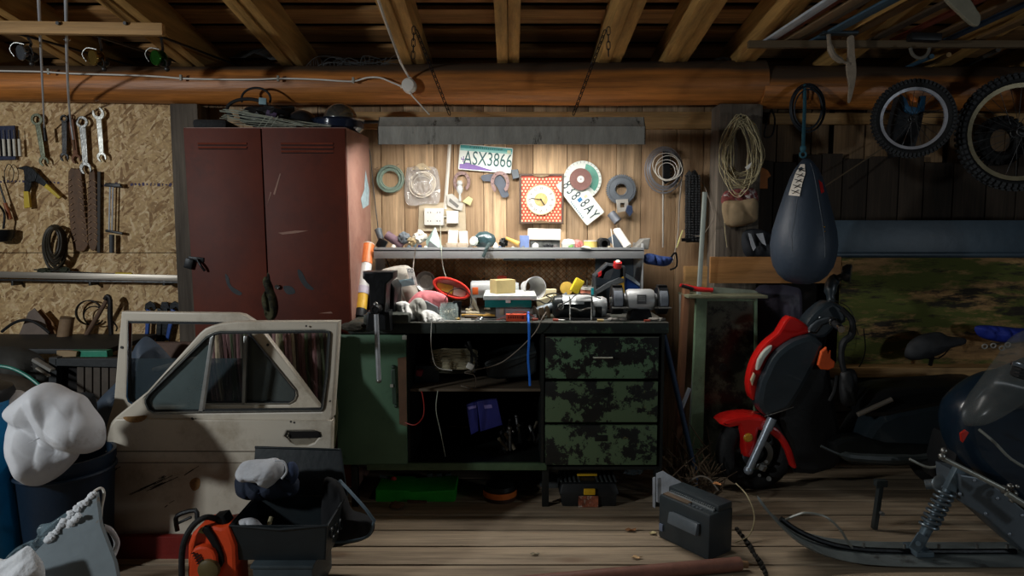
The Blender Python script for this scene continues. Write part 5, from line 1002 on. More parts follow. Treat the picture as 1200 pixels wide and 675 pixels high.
b = MB(); b.ppoly([[(487, 319), (508, 319), (508, 324), (487, 324)]], -.31, .004); b.build('red_spot', mat('spot_brown', (118, 66, 50), .6), t)
cab([(487, 290, -.37), (485, 305, -.36), (484, 315, -.4)], .003, mat('grey_cord', (130, 120, 108)), 'grey_stub', 'short grey cable stub standing behind plaster bag')
cab([(516, 262, -.06), (517, 290, -.365), (519, 312, -.37), (523, 326, -.38)], .0022, mat('pale_wire', (170, 176, 160)), 'socket_flex', 'thin flex running from the wall socket down behind red dish')
t = T('red_dish', 'red rimmed oval dish propped up with yellow label inside', 'dish', on(528, -.4))
E = lambda r1, r2, Yy: [(529+r1*cos(a)*1.0+r2*sin(a)*.18, 338+r1*cos(a)*.34-r2*sin(a)) for a in [2*pi*i/36 for i in range(36)]]
b = MB(); b.ppoly([E(22, 11, 0), E(18.5, 8.5, 0)], -.46, .03, .004); b.build('rim', mat('vermilion', (226, 62, 50), .4), t)
b = MB(); b.ppoly([E(19, 9, 0)], -.44, .006, .001); b.build('bowl_back', mat('dish_pink', (214, 150, 140), .5), t)
b = MB(); b.ppoly([[(513, 331), (531, 335), (530, 345), (511, 338)]], -.447, .004, .001); b.build('yellow_label', mat('lemon', (216, 206, 86), .5, var=.2), t)
b = MB(); b.ppoly([[(532, 336), (546, 342), (545, 349), (531, 346)]], -.447, .004, .001); b.build('white_label', mat('bright_white', (236, 234, 226)), t)
t = T('pink_hat', 'pink and grey soft cap lying on white rags', 'cap', on(502, -.55))
b = MB(); b.smooth = 80; b.pillow([(477, 357), (484, 347), (494, 341), (508, 341), (520, 345), (525, 352), (519, 362), (505, 361), (495, 354), (486, 353)], -.55, .06, 3, .1, 8, rings=24, back=.8, fold=(.12, 7, 9)); b.build('pink_crown', mat('pink_cloth', (222, 128, 134), .8), t)
b = MB(); b.ppoly([[(492, 352), (500, 353), (513, 360), (514, 367), (506, 366), (494, 358)]], -.625, .02, .004); b.build('grey_band', mat('grey_cloth', (120, 124, 128), .8), t)
t = T('crumpled_rags', 'heap of crumpled white rags spilling over bench edge', 'rags', on(490, -.66)); rr = random.Random(6)
b = MB(); b.smooth = 80; b.pillow([(462, 356), (474, 353), (484, 359), (494, 362), (508, 365), (521, 375), (518, 380), (504, 382), (501, 387), (496, 386), (495, 381), (480, 377), (472, 374), (472, 366), (464, 363)], -.67, .05, 9, .4, 18, rings=30, back=.7, fold=(.3, 12, 4)); b.build('white_rag', mat('rag_white', (224, 224, 220), .9), t)
b = MB(); b.smooth = 80; b.pillow([(477, 360), (486, 350), (495, 350), (500, 360), (496, 372), (484, 372), (477, 368)], -.66, .06, 14, .2, 14, rings=24, back=.7, fold=(.2, 10, 6)); b.build('grey_glove', mat('glove_grey', (172, 172, 164), .9, var=.2), t)
b = MB(); b.sph(at(505, 376, -.7), .03, sc=(1.4, .7, .6), amp=.7, seed=12, fr=4); b.sph(at(514, 376, -.7), .022, sc=(1.4, .7, .7), amp=.7, seed=13, fr=4); b.build('rag_tuft', mat('rag_white', (224, 224, 220)), t)
t = T('glass_jar', 'clear glass jar full of screws at the bench front', 'jar', on(526, -.66))
o = on(526, -.66); b = MB(); b.lathe([(0, 0), (.042, 0), (.046, .006), (.046, .06), (.04, .072), (.04, .08), (.037, .08), (.037, .07), (.043, .058), (.043, .006), (0, .004)], o, n=32); b.build('glass_wall', mat('jar_glass', (205, 222, 220), .06, var=.02, bump=0, alpha=.32), t)
b = MB(); rr = random.Random(3)
for k in range(70): a = rr.random()*6.28; r = .034*sqrt(rr.random()); p = o+V((r*cos(a), r*sin(a), .008+rr.random()*.045)); b.tube([p, p+V((rr.uniform(-.012, .012), rr.uniform(-.012, .012), rr.uniform(-.012, .012)))], .002, 5)
b.build('screws', mat('screw_zinc', (176, 170, 150), .35, .8), t, kind='stuff')
b = MB(); b.lathe([(0, 0), (.012, 0), (.017, .03), (.02, .07), (.022, .085), (.019, .085), (.01, .06), (0, .05)], on(536, -.62), n=20); b.build('black_socket', iron, None, 'black tapered cup standing beside the glass jar', 'cup')
cab([(521, 352, -.62), (528, 341, -.6), (540, 338, -.58), (549, 343, -.56), (553, 352, -.56), (549, 362, -.58)], .0022, black, 'black_lead', 'thin black lead arching over the glass jar')
# lathe-like clutter between
rr = random.Random(21)
cl = [((546, 352), (562, 356), -.5, .012, (186, 176, 150), 'beige putty knife handle lying among small bench tools', 'putty_knife'), ((541, 360), (566, 363), -.55, .008, (206, 160, 70), 'amber screwdriver handle lying behind the silver scissors', 'screwdriver'),
      ((545, 368), (560, 364), -.62, .01, (96, 78, 54), 'brown wooden stub beside the silver scissors', 'wooden_stub'), ((566, 362), (580, 360), -.6, .011, (222, 170, 72), 'yellow handled chisel behind clear bin corner', 'chisel'),
      ((566, 367), (581, 366), -.62, .007, (34, 34, 36), 'black tool shaft next to the yellow handled chisel', 'tool_shaft'), ((553, 344), (560, 352), -.35, .014, (196, 188, 164), 'cream cylinder standing by the white and orange can', 'cream_canister'),
      ((625, 366), (632, 378), -.62, .012, (90, 80, 66), 'brown rod bit at the foot of silver drill', 'rod_bit'), ((634, 366), (636, 378), -.66, .014, (104, 84, 60), 'stubby brown peg standing at bench front', 'peg'),
      ((640, 362), (644, 376), -.6, .011, (134, 118, 92), 'tan peg leaning against silver sander', 'peg'), ((618, 358), (634, 361), -.5, .011, (190, 180, 150), 'pale dowel lying behind blue strap', 'dowel')]
for (p, q, Y, r, c, lab, nm) in cl:
    b = MB(); A, B_ = at(p[0], p[1], Y), at(q[0], q[1], Y); lift = max(0, BZ+r-min(A.z, B_.z)); A.z = B_.z = (BZ+r if abs(p[1]-q[1]) < 6 else A.z+lift)
    if abs(p[1]-q[1]) >= 6: B_.z = BZ+.002; A.z = BZ+.06
    b.tube([A, A.lerp(B_, .4), B_], [r*.8, r, r*.7], 10); b.build(nm, mat('clutter_'+nm, c, .6), None, lab, nm.replace('_', ' '))
t = T('scissors', 'silver scissors lying open on the bench front', 'scissors', on(560, -.68))
b = MB(); b.smooth = 50; q0 = on(566, -.69, .006); b.torus(on(563, -.66, .008), .017, .0035, (0, .25, 1), 24, 6, fl=1); b.torus(on(561, -.71, .008), .017, .0035, (0, .25, 1), 24, 6); b.build('finger_ring', chrome, t)
b = MB(); beam(b, on(567, -.67, .006), on(592, -.70, .006), .010, .003); beam(b, on(567, -.70, .008), on(592, -.685, .009), .010, .003); b.build('blade', steel, t)
t = T('needle_pliers', 'small steel pliers with white grips before the scissors', 'pliers', on(547, -.7))
b = MB(); beam(b, on(540, -.7, .006), on(552, -.69, .006), .012, .008); b.build('grip', white, t)
b = MB(); beam(b, on(552, -.69, .006), on(560, -.68, .006), .008, .006); b.build('jaw', steel, t)
t = T('long_knife', 'long grey blade lying flat along the bench front', 'blade', on(575, -.72)); b = MB(); beam(b, on(556, -.73, .004), on(593, -.72, .004), .022, .003); b.build('blade', steel, t)
b = MB(); beam(b, on(521, -.73, .004), on(556, -.73, .004), .010, .006); b.build('handle', mat('white_grip', (214, 210, 200), .5), t)
# clear bin + teal case + carton
t = T('clear_bin', 'clear plastic bin carrying the teal case', 'bin', on(600, -.55)); x0, x1 = on(581, -.62).x, on(622, -.62).x; zc = at(0, 360, -.62).z
b = MB(); [b.bx(*a_) for a_ in ((x0, x1, -.62, -.617, BZ+.001, zc), (x0, x1, -.453, -.45, BZ+.001, zc), (x0, x0+.003, -.617, -.453, BZ+.001, zc), (x1-.003, x1, -.617, -.453, BZ+.001, zc), (x0, x1, -.617, -.453, BZ+.001, BZ+.004))]; b.build('bin_wall', mat('bin_clear', (196, 190, 190), .3, var=.1, alpha=.5), t)
b = MB(); b.bx(x0+.01, x1-.01, -.6, -.47, BZ+.005, zc-.03, .01); b.build('contents', mat('bin_stuff', (150, 136, 130), .8, var=.5, scale=40), t)
b = MB(); b.box((x0+.03, -.622, BZ+.045), (.02, .003, .05), None, .001); b.build('catch', mat('beige_pad', (176, 160, 140)), t)
t = T('teal_case', 'teal organiser case with white lid stacked on clear bin', 'case', (on(598, -.55).x, -.55, zc))
zA, zB = at(0, 360, -.66).z, at(0, 351, -.66).z; zc2 = zc+.002
x0, x1 = at(568, 356, -.66).x, at(623, 356, -.66).x
b = MB(); b.bx(x0, x1, -.66, -.42, zc2, zc2+(zB-zA), .006); b.build('case_body', mat('teal', (14, 110, 108), .4), t)
b = MB(); zz = zc2+(zB-zA); b.box(((x0+x1)/2+.008, -.52, zz+.012), (x1-x0+.03, .30, .022), None, .006); b.build('lid', mat('frosted_white', (218, 222, 218), .4), t)
b = MB(); b.box(((x0+x1)/2, -.663, zz-.006), (.024, .006, .014), None, .002); b.build('clasp', mat('frosted_white', (218, 222, 218)), t)
zl2 = zz+.0235
t = T('carton', 'small tan cardboard carton on the white case lid', 'carton', (at(589, 345, -.55).x, -.55, zl2))
b = MB(); x = at(589, 340, -.56).x; b.box((x, -.54, zl2+.033), (.105, .075, .066), (0, 0, .5), .002); b.build('carton_body', mat('tan_card', (206, 184, 128), .75, var=.12), t)
b = MB(); b.box((x, -.54, zl2+.0668), (.104, .012, .001), (0, 0, .5)); b.build('tape', mat('card_tape', (224, 206, 156), .4), t)
t = T('plastic_bottle', 'large clear plastic bottle lying with flared white funnel mouth', 'bottle', on(590, -.32)); zz2 = at(0, 338, -.34).z
b = MB(); q0, q1 = at(552, 339, -.34), at(612, 338, -.34); b.lathe([(0, 0), (.04, 0), (.045, .006), (.045, .2), (.03, .25), (.0, .25)], q0, (q1-q0), 32); b.build('bottle_body', mat('bottle_clear', (200, 204, 204), .2, var=.1, alpha=.6), t)
b = MB(); b.lathe([(.03, 0), (.036, .03), (.055, .08), (.062, .11), (.058, .11), (.05, .08), (.032, .03), (.027, 0)], at(616, 336, -.34), V((.5, -1, .0)), 36, cap=False); b.build('funnel_mouth', mat('frosted_funnel', (222, 222, 222), .35, alpha=.92), t)
b = MB(); q = at(557, 341, -.387); b.box(q, (.03, .006, .038), None, .002); b.build('orange_sticker', mat('sticker_orange', (232, 110, 50), .5), t)
b = MB(); b.lathe([(0, 0), (.019, 0), (.019, .09), (.018, .09), (0, .088)], on(555, -.24, 0), n=20); b.build('white_can', white, None, 'white can standing behind the clear bottle end', 'can')
b = MB(); b.lathe([(0, 0), (.016, 0), (.016, .03), (.006, .05), (0, .05)], at(583, 327, -.25), (1, 0, .15), 16); b.build('red_stopper', mat('cap_red', (226, 84, 62), .5), None, 'red stopper lying on the clear bottle', 'stopper')
b = MB(); b.box(on(645, -.35, .06), (.06, .05, .12), None, .004); b.build('foam_block', mat('foam_cream', (226, 214, 176), .8), None, 'cream foam block behind the silver sander', 'block')
b = MB(); b.ppoly([[(628, 352), (648, 346), (652, 356), (630, 362)]], -.45, .05, .006); b.build('cream_pad', mat('foam_cream', (226, 214, 176)), None, 'cream pad beside funnel mouth on bench', 'pad')
t = T('red_label_box', 'small orange red box with dark print at bench front', 'box', on(604, -.71))
b = MB(); b.bx(on(593, -.72).x, on(617, -.72).x, -.72, -.68, BZ+.001, BZ+.034, .002); bb = b.build('box_body', mat('box_vermilion', (220, 84, 52), .5), t)
mat('ink_dark_red', (110, 26, 18), .6)
b = MB(); [b.box((on(596+k*2.7, -.72).x, -.7208, BZ+.021), (.005, .001, .012)) for k in range(6)]; b.box((on(612.5, -.72).x, -.7208, BZ+.02), (.012, .001, .016)); b.build('dark_print', mat('ink_dark_red', (110, 26, 18), .6), t)
# silver drill-ish piece with black cable
t = T('angle_grinder', 'small silver and dark angle grinder lying behind bench front', 'angle grinder', on(636, -.58))
b = MB(); b.tube([on(622, -.6, .03), on(632, -.58, .035), on(650, -.55, .05)], [.016, .022, .028], 14, 3); b.build('body', mat('grinder_grey', (120, 130, 136), .4, .3), t)
b = MB(); b.sph(on(622, -.61, .028), .024, sc=(1, 1, .8)); b.build('gear_head', mat('grinder_silver', (184, 182, 176), .35, .6), t)
b = MB(); b.lathe([(0, 0), (.034, .002), (.036, .006), (0, .01)], on(620, -.64, .012), (0, -.5, 1), 24); b.build('disc', dsteel, t)
cab([(618, 356, -.5), (630, 352, -.52), (640, 356, -.56), (646, 350, -.56), (640, 346, -.5), (652, 344, -.45), (662, 350, -.58)], .0035, black, 'black_flex', 'black flex looping above the angle grinder')
cab([(576, 378, -.7), (590, 372, -.7), (604, 366, -.72), (616, 366, -.72), (627, 372, -.72)], .0016, mat('red_wire', (150, 44, 36)), 'thin_red_lead', 'thin red lead lying across the clear bin front')
# belt sander / motor unit
t = T('motor_unit', 'silver and black cylindrical motor in a wire cradle', 'motor', on(680, -.6)); zm = BZ+.058
b = MB(); b.lathe([(0, 0), (.035, 0), (.052, .01), (.056, .03), (.056, .17), (.05, .19), (.046, .2), (0, .2)], (on(647, -.6).x, -.6, zm), (1, 0, 0), 36); b.build('main_drum', mat('motor_black', (36, 40, 42), .35, .3, coat=.3), t)
b = MB(); b.lathe([(.0568, -.001), (.0575, .0), (.0575, .1), (.0568, .1)], (on(659, -.6).x, -.6, zm), (1, 0, 0), 36, cap=False)
for v in b.v: v.z = max(v.z, zm+.018-.0)
b.build('silver_cowl', mat('cowl_silver', (196, 200, 200), .35, .5, var=.25, scale=20), t)
b = MB(); b.lathe([(0, 0), (.046, 0), (.05, .01), (.05, .055), (.04, .075), (0, .075)], (on(692, -.6).x, -.6, zm), (1, 0, 0), 36); b.build('end_drum', mat('cowl_silver', (196, 200, 200)), t)
b = MB(); b.lathe([(.0505, 0), (.051, .002), (.051, .03), (.0505, .032)], (on(696, -.6).x, -.6, zm-.006), (1, 0, 0), 36, cap=False); b.build('black_band', black, t)
for px_ in (668, 693): b = MB(); b.tube([on(px_, -.68, .002), (on(px_, -.665).x, -.665, zm), (on(px_, -.66).x, -.64, zm+.05)], .0045, 8, 3); b.build('cradle_leg', steel, t)
b = MB(); b.tube([(on(668, -.665).x, -.667, zm), (on(675, -.665).x, -.668, zm-.004), (on(680, -.665).x, -.67, zm-.012), (on(686, -.665).x, -.668, zm-.004), (on(693, -.665).x, -.667, zm)], .004, 8, 3); b.build('cradle_bar', steel, t)
b = MB(); b.box((on(682, -.6).x, -.648, zm+.045), (.075, .01, .035), (R(-40), 0, 0), .003); b.build('cover_plate', mat('pale_plate', (206, 208, 206), .4), t)
b = MB(); b.bx(on(655, -.6).x, on(716, -.6).x, -.68, -.52, BZ+.001, BZ+.010, .003); b.build('base_plate', dsteel, t)
b = MB(); q = (on(657, -.66).x, -.662, zm+.006); b.torus(q, .012, .004, (0, 1, 0), 20, 8); b.sph(q, .007, sub=2); b.build('dial', steel, t)
cab([(652, 362, -.66), (660, 356, -.68), (668, 352, -.68), (676, 345, -.66), (690, 345, -.65), (704, 350, -.66)], .003, black, 'motor_flex', 'black flex draped over the silver motor cowl')
# yellow headed thing etc behind
b = MB(); b.box(at(676, 335, -.42), (.045, .03, .075), (0, .5, .2), .005); ys = b.build('yellow_block', mat('butter', (236, 208, 50), .5), None, 'yellow plastic scoop head tilted behind the motor', 'scoop')
b = MB(); b.cyl(at(665, 345, -.42), at(652, 352, -.42), .014, .01); b.build('slate_chisel', mat('slate', (84, 92, 98)), None, 'slate grey tool grip lying under yellow scoop head', 'tool')
b = MB(); b.lathe([(0, 0), (.03, 0), (.035, .01), (0, .014)], at(664, 338, -.35), (0, -1, .2), 24); b.build('yellow_disc', mat('ochre', (200, 164, 70), .5), None, 'ochre disc behind the yellow scoop head', 'disc')
t = T('striped_cup', 'pink and teal striped plastic cup behind motor', 'cup', on(690, -.35))
b = MB(); b.lathe([(0, 0), (.04, 0), (.045, .12), (.042, .12), (.036, .005)], on(690, -.35), n=28); b.build('cup_body', mat('coral', (226, 140, 116), .5), t)
b = MB(); b.lathe([(.0455, .118), (.048, .12), (.048, .135), (.043, .135)], on(690, -.35), n=28, cap=False); b.build('rim', white, t)
b = MB(); b.box(on(694, -.398, .07), (.014, .003, .12), None, .001); b.build('teal_strip', mat('teal_light', (30, 150, 158), .5), t)
b = MB(); [b.cyl(on(x, -.36, .05), at(x, 328, -.36), .0035, .003, 8) for x in (688, 694)]; b.build('steel_pins', steel, None, 'two steel pins standing in striped cup', 'pins')
# oil canister
t = T('oil_canister', 'black oil canister with red screw cap and yellow sticker', 'canister', on(713, -.36)); Yc = -.42
b = MB(); b.ppoly([[(696, 323), (712, 308), (733, 312), (733, 366), (697, 366)], [(703, 323), (712, 314), (717, 315), (713, 325)], ], Yc, .1, .012); b.build('can_body', mat('canister_grey', (52, 55, 58), .4, var=.15), t)
b = MB(); b.ppoly([[(698, 340), (714, 330), (726, 325), (731, 327), (731, 331), (716, 336), (700, 345)]], Yc-.006, .01, .003); b.build('moulded_rib', mat('canister_edge', (82, 86, 88), .4), t)
b = MB(); q = at(723, 312, Yc); b.lathe([(0, 0), (.021, 0), (.023, .008), (.021, .03), (0, .032)], q+V((0, -.01, -.006)), (.05, -.35, 1), 24); b.build('cap', redp, t)
b = MB(); b.lathe([(0, 0), (.013, 0), (.011, .004), (0, .005)], q+V((.001, -.021, .025)), (.05, -.5, 1), 20); b.build('cap_top', white, t)
b = MB(); b.ppoly([[(723, 328), (731, 324), (732, 347), (724, 345)]], Yc-.002, .004, .0005); b.build('sticker', mat('canister_yellow', (212, 166, 52), .5, var=.4, scale=50), t)
b = MB(); b.ppoly([[(701, 320), (705, 317), (705, 323), (701, 325)]], Yc-.004, .01, .001); b.build('red_strip', redp, t)
t = T('blue_brush', 'blue handled brush leaning between canister and shelf side', 'brush', on(742, -.3))
b = MB(); b.ppoly([[(733, 322), (740, 326), (750, 336), (750, 346), (733, 340)]], -.3, .03, .008); b.build('handle', bluep, t)
b = MB(); b.ppoly([[(733, 320), (742, 325), (750, 332), (750, 336), (740, 329), (733, 325)]], -.305, .02, .003); b.build('white_edge', mat('pale_blue', (196, 212, 226), .5), t)
b = MB(); b.ppoly([[(733, 340), (750, 346), (748, 372), (734, 372)]], -.29, .02, .004); b.build('bristles', mat('bristle_dark', (36, 50, 84), .8), t)
# bench grinder
t = T('bench_grinder', 'light grey bench grinder with twin wheels in black guards', 'bench grinder', on(749, -.6)); zg = at(0, 353, -.68).z; yg = -.62
GX = lambda px: fx(px, yg, zg)
b = MB(); x0 = GX(732); Lg = GX(767)-x0
b.lathe([(0, 0), (.03, 0), (.046, .006), (.053, .018), (.053, Lg-.018), (.046, Lg-.006), (.03, Lg), (0, Lg)], (x0, yg, zg), (1, 0, 0), 40); b.build('motor_body', mat('grinder_light', (170, 172, 172), .4, .2, var=.08), t)
b = MB(); b.box(((GX(744)+GX(755))/2, yg-.0515, zg+.008), (.045, .006, .045), (R(-6), 0, 0), .002); pl = b.build('name_plate', mat('plate_grey', (96, 98, 100), .4, .4), t)
b = MB(); [b.box(((GX(744)+GX(755))/2, yg-.0555, zg+.020-k*.009), (.032, .001, .002)) for k in range(3)]; b.build('plate_lines', mat('plate_text', (190, 190, 188), .5), pl)
for (xa_, xb_) in ((716, 729), (769, 781)):
    cx = GX((xa_+xb_)/2); w = GX(xb_)-GX(xa_)
    b = MB(); N_ = 22; pr = []
    for r_ in (.066, .07): pass
    b.poly([[(0.062*cos(a), .068*sin(a)) for a in [R(-60+i*15) for i in range(18)]]+[(-.062, .0), (-.05, -.06)]], 0, .001) if False else None
    g_ = MB(); g_.lathe([(.03, 0), (.064, 0), (.068, .004), (.068, w-.004), (.064, w), (.03, w), (.03, w-.004), (.06, w-.005), (.06, .005), (.03, .004), (.03, 0)], (cx-w/2, yg, zg-.001), (1, 0, 0), 36, cap=False)
    gd = g_.build('wheel_guard', iron, t)
    b = MB(); b.lathe([(0, .0), (.03, 0), (.056, 0), (.058, .002), (.058, w-.012), (.056, w-.010), (0, w-.010)], (cx-w/2+.005, yg-.012, zg+.002), (1, 0, 0), 36); b.build('grinding_wheel', mat('wheel_grey', (110, 116, 124), .8), t)
    b = MB(); b.cyl((cx-w*.6, yg, zg), (cx+w*.6, yg, zg), .014, n=16); b.build('arbor_nut', steel, t)
    b = MB(); b.tube([(cx-w*.5, yg-.05, zg-.03), (cx+w*.3, yg-.07, zg-.03), (cx+w*.9*(1 if xa_ < 740 else -1), yg-.07, zg-.03)], .004, 6); b.box((cx, yg-.075, zg-.03), (w*1.2, .03, .006), None, .001); b.build('tool_rest', steel, t)
    b = MB(); b.box((cx, yg, zg+.066), (w*.9, .05, .014), None, .004); b.build('guard_cap', iron, t)
b = MB(); b.cyl((GX(726), yg, zg), (GX(734), yg, zg), .024, .036); b.cyl((GX(766), yg, zg), (GX(772), yg, zg), .036, .024); b.build('end_bell', mat('grinder_light', (170, 172, 172)), t)
b = MB(); b.box((GX(749.5), yg, (BZ+zg-.04)/2), (.115, .12, zg-.04-BZ), None, .008, (.72, .8)); b.build('pedestal', iron, t)
b = MB(); b.smooth = 60; [b.sph(on(x, -.7, .008), .014, sc=(1.4, 1, .6), amp=.5, seed=x, sub=2) for x in (716, 722, 764, 768, 730, 775)]; b.build('metal_filings', mat('filings', (130, 126, 118), .6), None, 'grey filings and scraps around the bench grinder foot', 'filings', kind='stuff')
# small loose bench bits
cs = [((456, 378), .010, (150, 146, 130)), ((536, 377), .008, (196, 160, 80)), ((571, 356), .012, (196, 186, 160)), ((550, 359), .013, (210, 196, 160)), ((572, 350), .010, (60, 60, 62)), ((634, 354), .012, (204, 190, 150)), ((641, 352), .009, (160, 140, 100)), ((548, 374), .009, (120, 116, 110)), ((638, 368), .010, (84, 72, 60))]
nmz = ['grey washer lump beside vise base', 'little brass lump by the jar', 'pale lump behind the yellow chisel', 'cream lump behind amber screwdriver', 'dark lump by teal case corner', 'cream lump by funnel mouth', 'tan lump near angle grinder head', 'grey lump behind silver pliers', 'brown lump at the motor base']
for i, ((x, y), r, c) in enumerate(cs):
    b = MB(); Y = -.68+(378-y)*.018; b.sph(on(x, Y, r*.7), r*1.3, sc=(1.2, 1, .7), amp=.35, seed=i, sub=2); b.build('small_part', mat('small_part_%d' % i, c, .6), None, nmz[i], 'small part', 'small loose parts on the bench')

# more small things tucked along the shelf and the bench
ex = [(461, -.31, .013, (206, 200, 188), 'white bottle stub before mauve roll on the shelf'), (479, -.32, .012, (70, 84, 92), 'slate nut in front of brassy fitting'), (499, -.33, .010, (210, 212, 206), 'white cap piece before folded silver packet'), (521, -.31, .013, (112, 96, 74), 'brown cork between silver packet and white carton'),
      (551, -.32, .013, (80, 72, 60), 'dull brown piece by narrow orange carton'), (586, -.33, .010, (60, 82, 110), 'blue grey piece beside small white cone'), (601, -.33, .009, (176, 168, 150), 'beige nut in front of mustard tube'), (613, -.33, .010, (90, 96, 100), 'grey nut before periwinkle block'), (651, -.33, .013, (70, 64, 62), 'dark brown piece at the grey blocks corner'), (714, -.33, .010, (150, 140, 120), 'beige piece beside short black tube')]
for i, (x, Y, r, c, lab) in enumerate(ex):
    b = MB(); p = sh(x, Y)+V((0, 0, r*.9)); b.lathe([(0, -r), (r*.8, -r), (r, -r*.6), (r*.9, r*.5), (r*.5, r), (0, r)], p, (.5*sin(i*2), .4, 1), 14); b.build('small_part', mat('shelf_part_%d' % i, c, .6), None, lab, 'small part', 'small loose parts on the shelf')
tl_ = [((624, -.69), (637, -.66), .005, 'chrome', 'thin bright bit lying by stubby brown peg', 0), ((545, -.58), (563, -.6), .006, 'dsteel', 'dark rasp lying behind the silver scissors', 1), ((570, -.5), (583, -.56), .006, 'steel', 'steel punch lying at back of clear bin corner', 2), ((648, -.70), (662, -.71), .005, 'steel', 'small steel spanner lying before motor base', 3), ((540, -.46), (556, -.44), .008, 'black', 'black marker shaft lying behind the arching black lead', 4), ((700, -.72), (716, -.715), .005, 'steel', 'steel rod lying between motor and bench grinder', 5), ((755, -.72), (770, -.71), .004, 'dsteel', 'short dark rod lying before bench grinder pedestal', 6)]
for (a_, c_, r, m_, lab, k) in tl_:
    t = T('hand_tool', lab, 'hand tool', on((a_[0]+c_[0])/2, a_[1]), 'small hand tools on the bench top'); A = on(*a_, r); B_ = on(*c_, r); mm = {'chrome': chrome, 'dsteel': dsteel, 'steel': steel, 'black': black}[m_]
    b = MB(); b.cyl(A, A.lerp(B_, .45), r*1.5, r*1.3, 12); b.build('grip', mat('tool_grip_%d' % (k % 3), ((150, 60, 40), (70, 66, 58), (176, 150, 96))[k % 3], .5), t); b = MB(); b.cyl(A.lerp(B_, .45), B_, r*.8, r*.5, 10); b.build('shaft', mm, t)
# ============================================================ HANGING LAMP
t = T('fluorescent_lamp', 'long grey twin reflector lamp hanging on chains above the bench', 'lamp', at(600, 150, -.55)); YL = -.68
lm = mat('lamp_grey', (160, 158, 150), .75, .1, var=.3, scale=14, st=(1, 1, .25), c2=(70, 68, 62), th=.62, s2=12, bump=.2)
x0, x1 = at(443, 150, YL).x, at(756, 150, YL).x; za, zm_, zb_ = at(0, 136, YL).z, at(0, 147.5, YL).z, at(0, 169.5, YL-.0).z
b = MB(); prf = [(YL+.03, za), (YL-.0, zm_+.001), (YL-.012, zm_-.004), (YL-.012, zb_), (YL-.006, zb_), (YL-.004, zm_-.01), (YL+.036, za-.006), (YL+.20, za-.006), (YL+.245, zm_-.01), (YL+.255, zb_+.045), (YL+.261, zb_+.045), (YL+.252, zm_-.004), (YL+.205, za)]
n = len(prf); b.add([(x0, p[0], p[1]) for p in prf]+[(x1, p[0], p[1]) for p in prf], [(i, (i+1) % n, n+(i+1) % n, n+i) for i in range(n)]); b.build('reflector', lm, t)
for xx in (x0, x1-.004):
    b = MB(); pp = [prf[i] for i in (0, 1, 2, 3, 9, 11, 12)]; k = len(pp); b.add([(xx, p[0], p[1]) for p in pp]+[(xx+.004, p[0], p[1]) for p in pp], [tuple(range(k)), tuple(range(k, 2*k))]+[(i, (i+1) % k, k+(i+1) % k, k+i) for i in range(k)]); b.build('end_cap', iron, t)
tube_m = bpy.data.materials.new('lit_tube'); tube_m.use_nodes = True; q = tube_m.node_tree.nodes['Principled BSDF']; q.inputs['Emission Color'].default_value = (1, .93, .82, 1); q.inputs['Emission Strength'].default_value = 6
for yy in (YL+.06, YL+.18):
    b = MB(); b.cyl((x0+.02, yy, zb_+.055), (x1-.02, yy, zb_+.055), .013, n=16); b.build('tube', tube_m, t)
    l = area('lamp_tube_light', (0, 0, 0), (0, 0, -1), x1-x0-.06, .05, 9, (1, .97, .93)); l.location = ((x0+x1)/2, yy+.002, zb_+.036); l.rotation_euler = (R(12), 0, 0)
def chain(p0, p1, name, label, n=None, L_=.034):
    p0, p1 = V(p0), V(p1); D = (p1-p0).length; n = int(D/(L_*.74)); t = T(name, label, 'chain', p1); d = (p1-p0).normalized(); u, w_ = frame_for(d)
    for i in range(n):
        c = p0.lerp(p1, (i+.5)/n); s_ = u if i % 2 else w_; nrm = w_ if i % 2 else u; P = []
        for k in range(14):
            a = 2*pi*k/14; P.append(c+s_*(.008*cos(a))+d*(.010*sin(a)+(.008 if sin(a) > 0 else -.008)))
        b = MB(); b.tube(P, .0021, 5, closed=True); b.build('link', iron, t)
    return t
ct = chain(at(488, 36, -.75), at(527, 134, YL+.1), 'hanging_chain', 'rusty chain holding the lamp end nearer the red locker')
ct2 = chain(at(709, 36, -.75), at(672, 134, YL+.1), 'hanging_chain', 'rusty chain holding the lamp end nearer the grey post')
chain(at(485, 32, -.76), at(484, 68, -.72), 'chain_tail', 'short spare chain tail hanging beside the locker side chain')
chain(at(713, 32, -.76), at(713, 66, -.72), 'chain_tail', 'short spare chain tail hanging beside the post side chain')
# cables and junction box
YG = -.265
t = T('cable_run', 'long white cable clipped along the log beam', 'cable', at(240, 92, YG))
b = MB(); b.tube([at(x, y, YG+.005*math.sin(x)) for x, y in ((-40, 82), (0, 83), (50, 84), (80, 86), (150, 88), (190, 90), (215, 92), (260, 93), (300, 93), (330, 92), (370, 93), (400, 95), (416, 95), (430, 91), (445, 91), (458, 96), (470, 101))], .0042, 8, 4); b.build('cable', white, t)
for x, y in ((57, 84), (212, 91), (326, 92), (414, 94)): b = MB(); b.box(at(x, y, YG), (.012, .014, .03), None, .003); b.cyl(at(x, y, YG), at(x, y, YG)+V((0, .04, .01)), .003, n=8); b.build('clip', mat('clip_grey', (150, 150, 140)), t)
t = T('junction_box', 'round white junction box on the log beam', 'junction box', at(479, 105, YG))
b = MB(); b.lathe([(0, -.022), (.028, -.02), (.036, -.012), (.038, .03), (0, .03)], at(479, 100, YG), (0, 1, .0), 32); b.build('cover', white, t)
for dx, dy in ((-10, 1), (1, -10), (2, 10)): b = MB(); q = at(479, 100, YG); e = at(479+dx, 100+dy, YG); b.cyl(q+V((0, .01, 0)), e+V((0, .01, 0)), .009, n=12); b.build('gland', white, t)
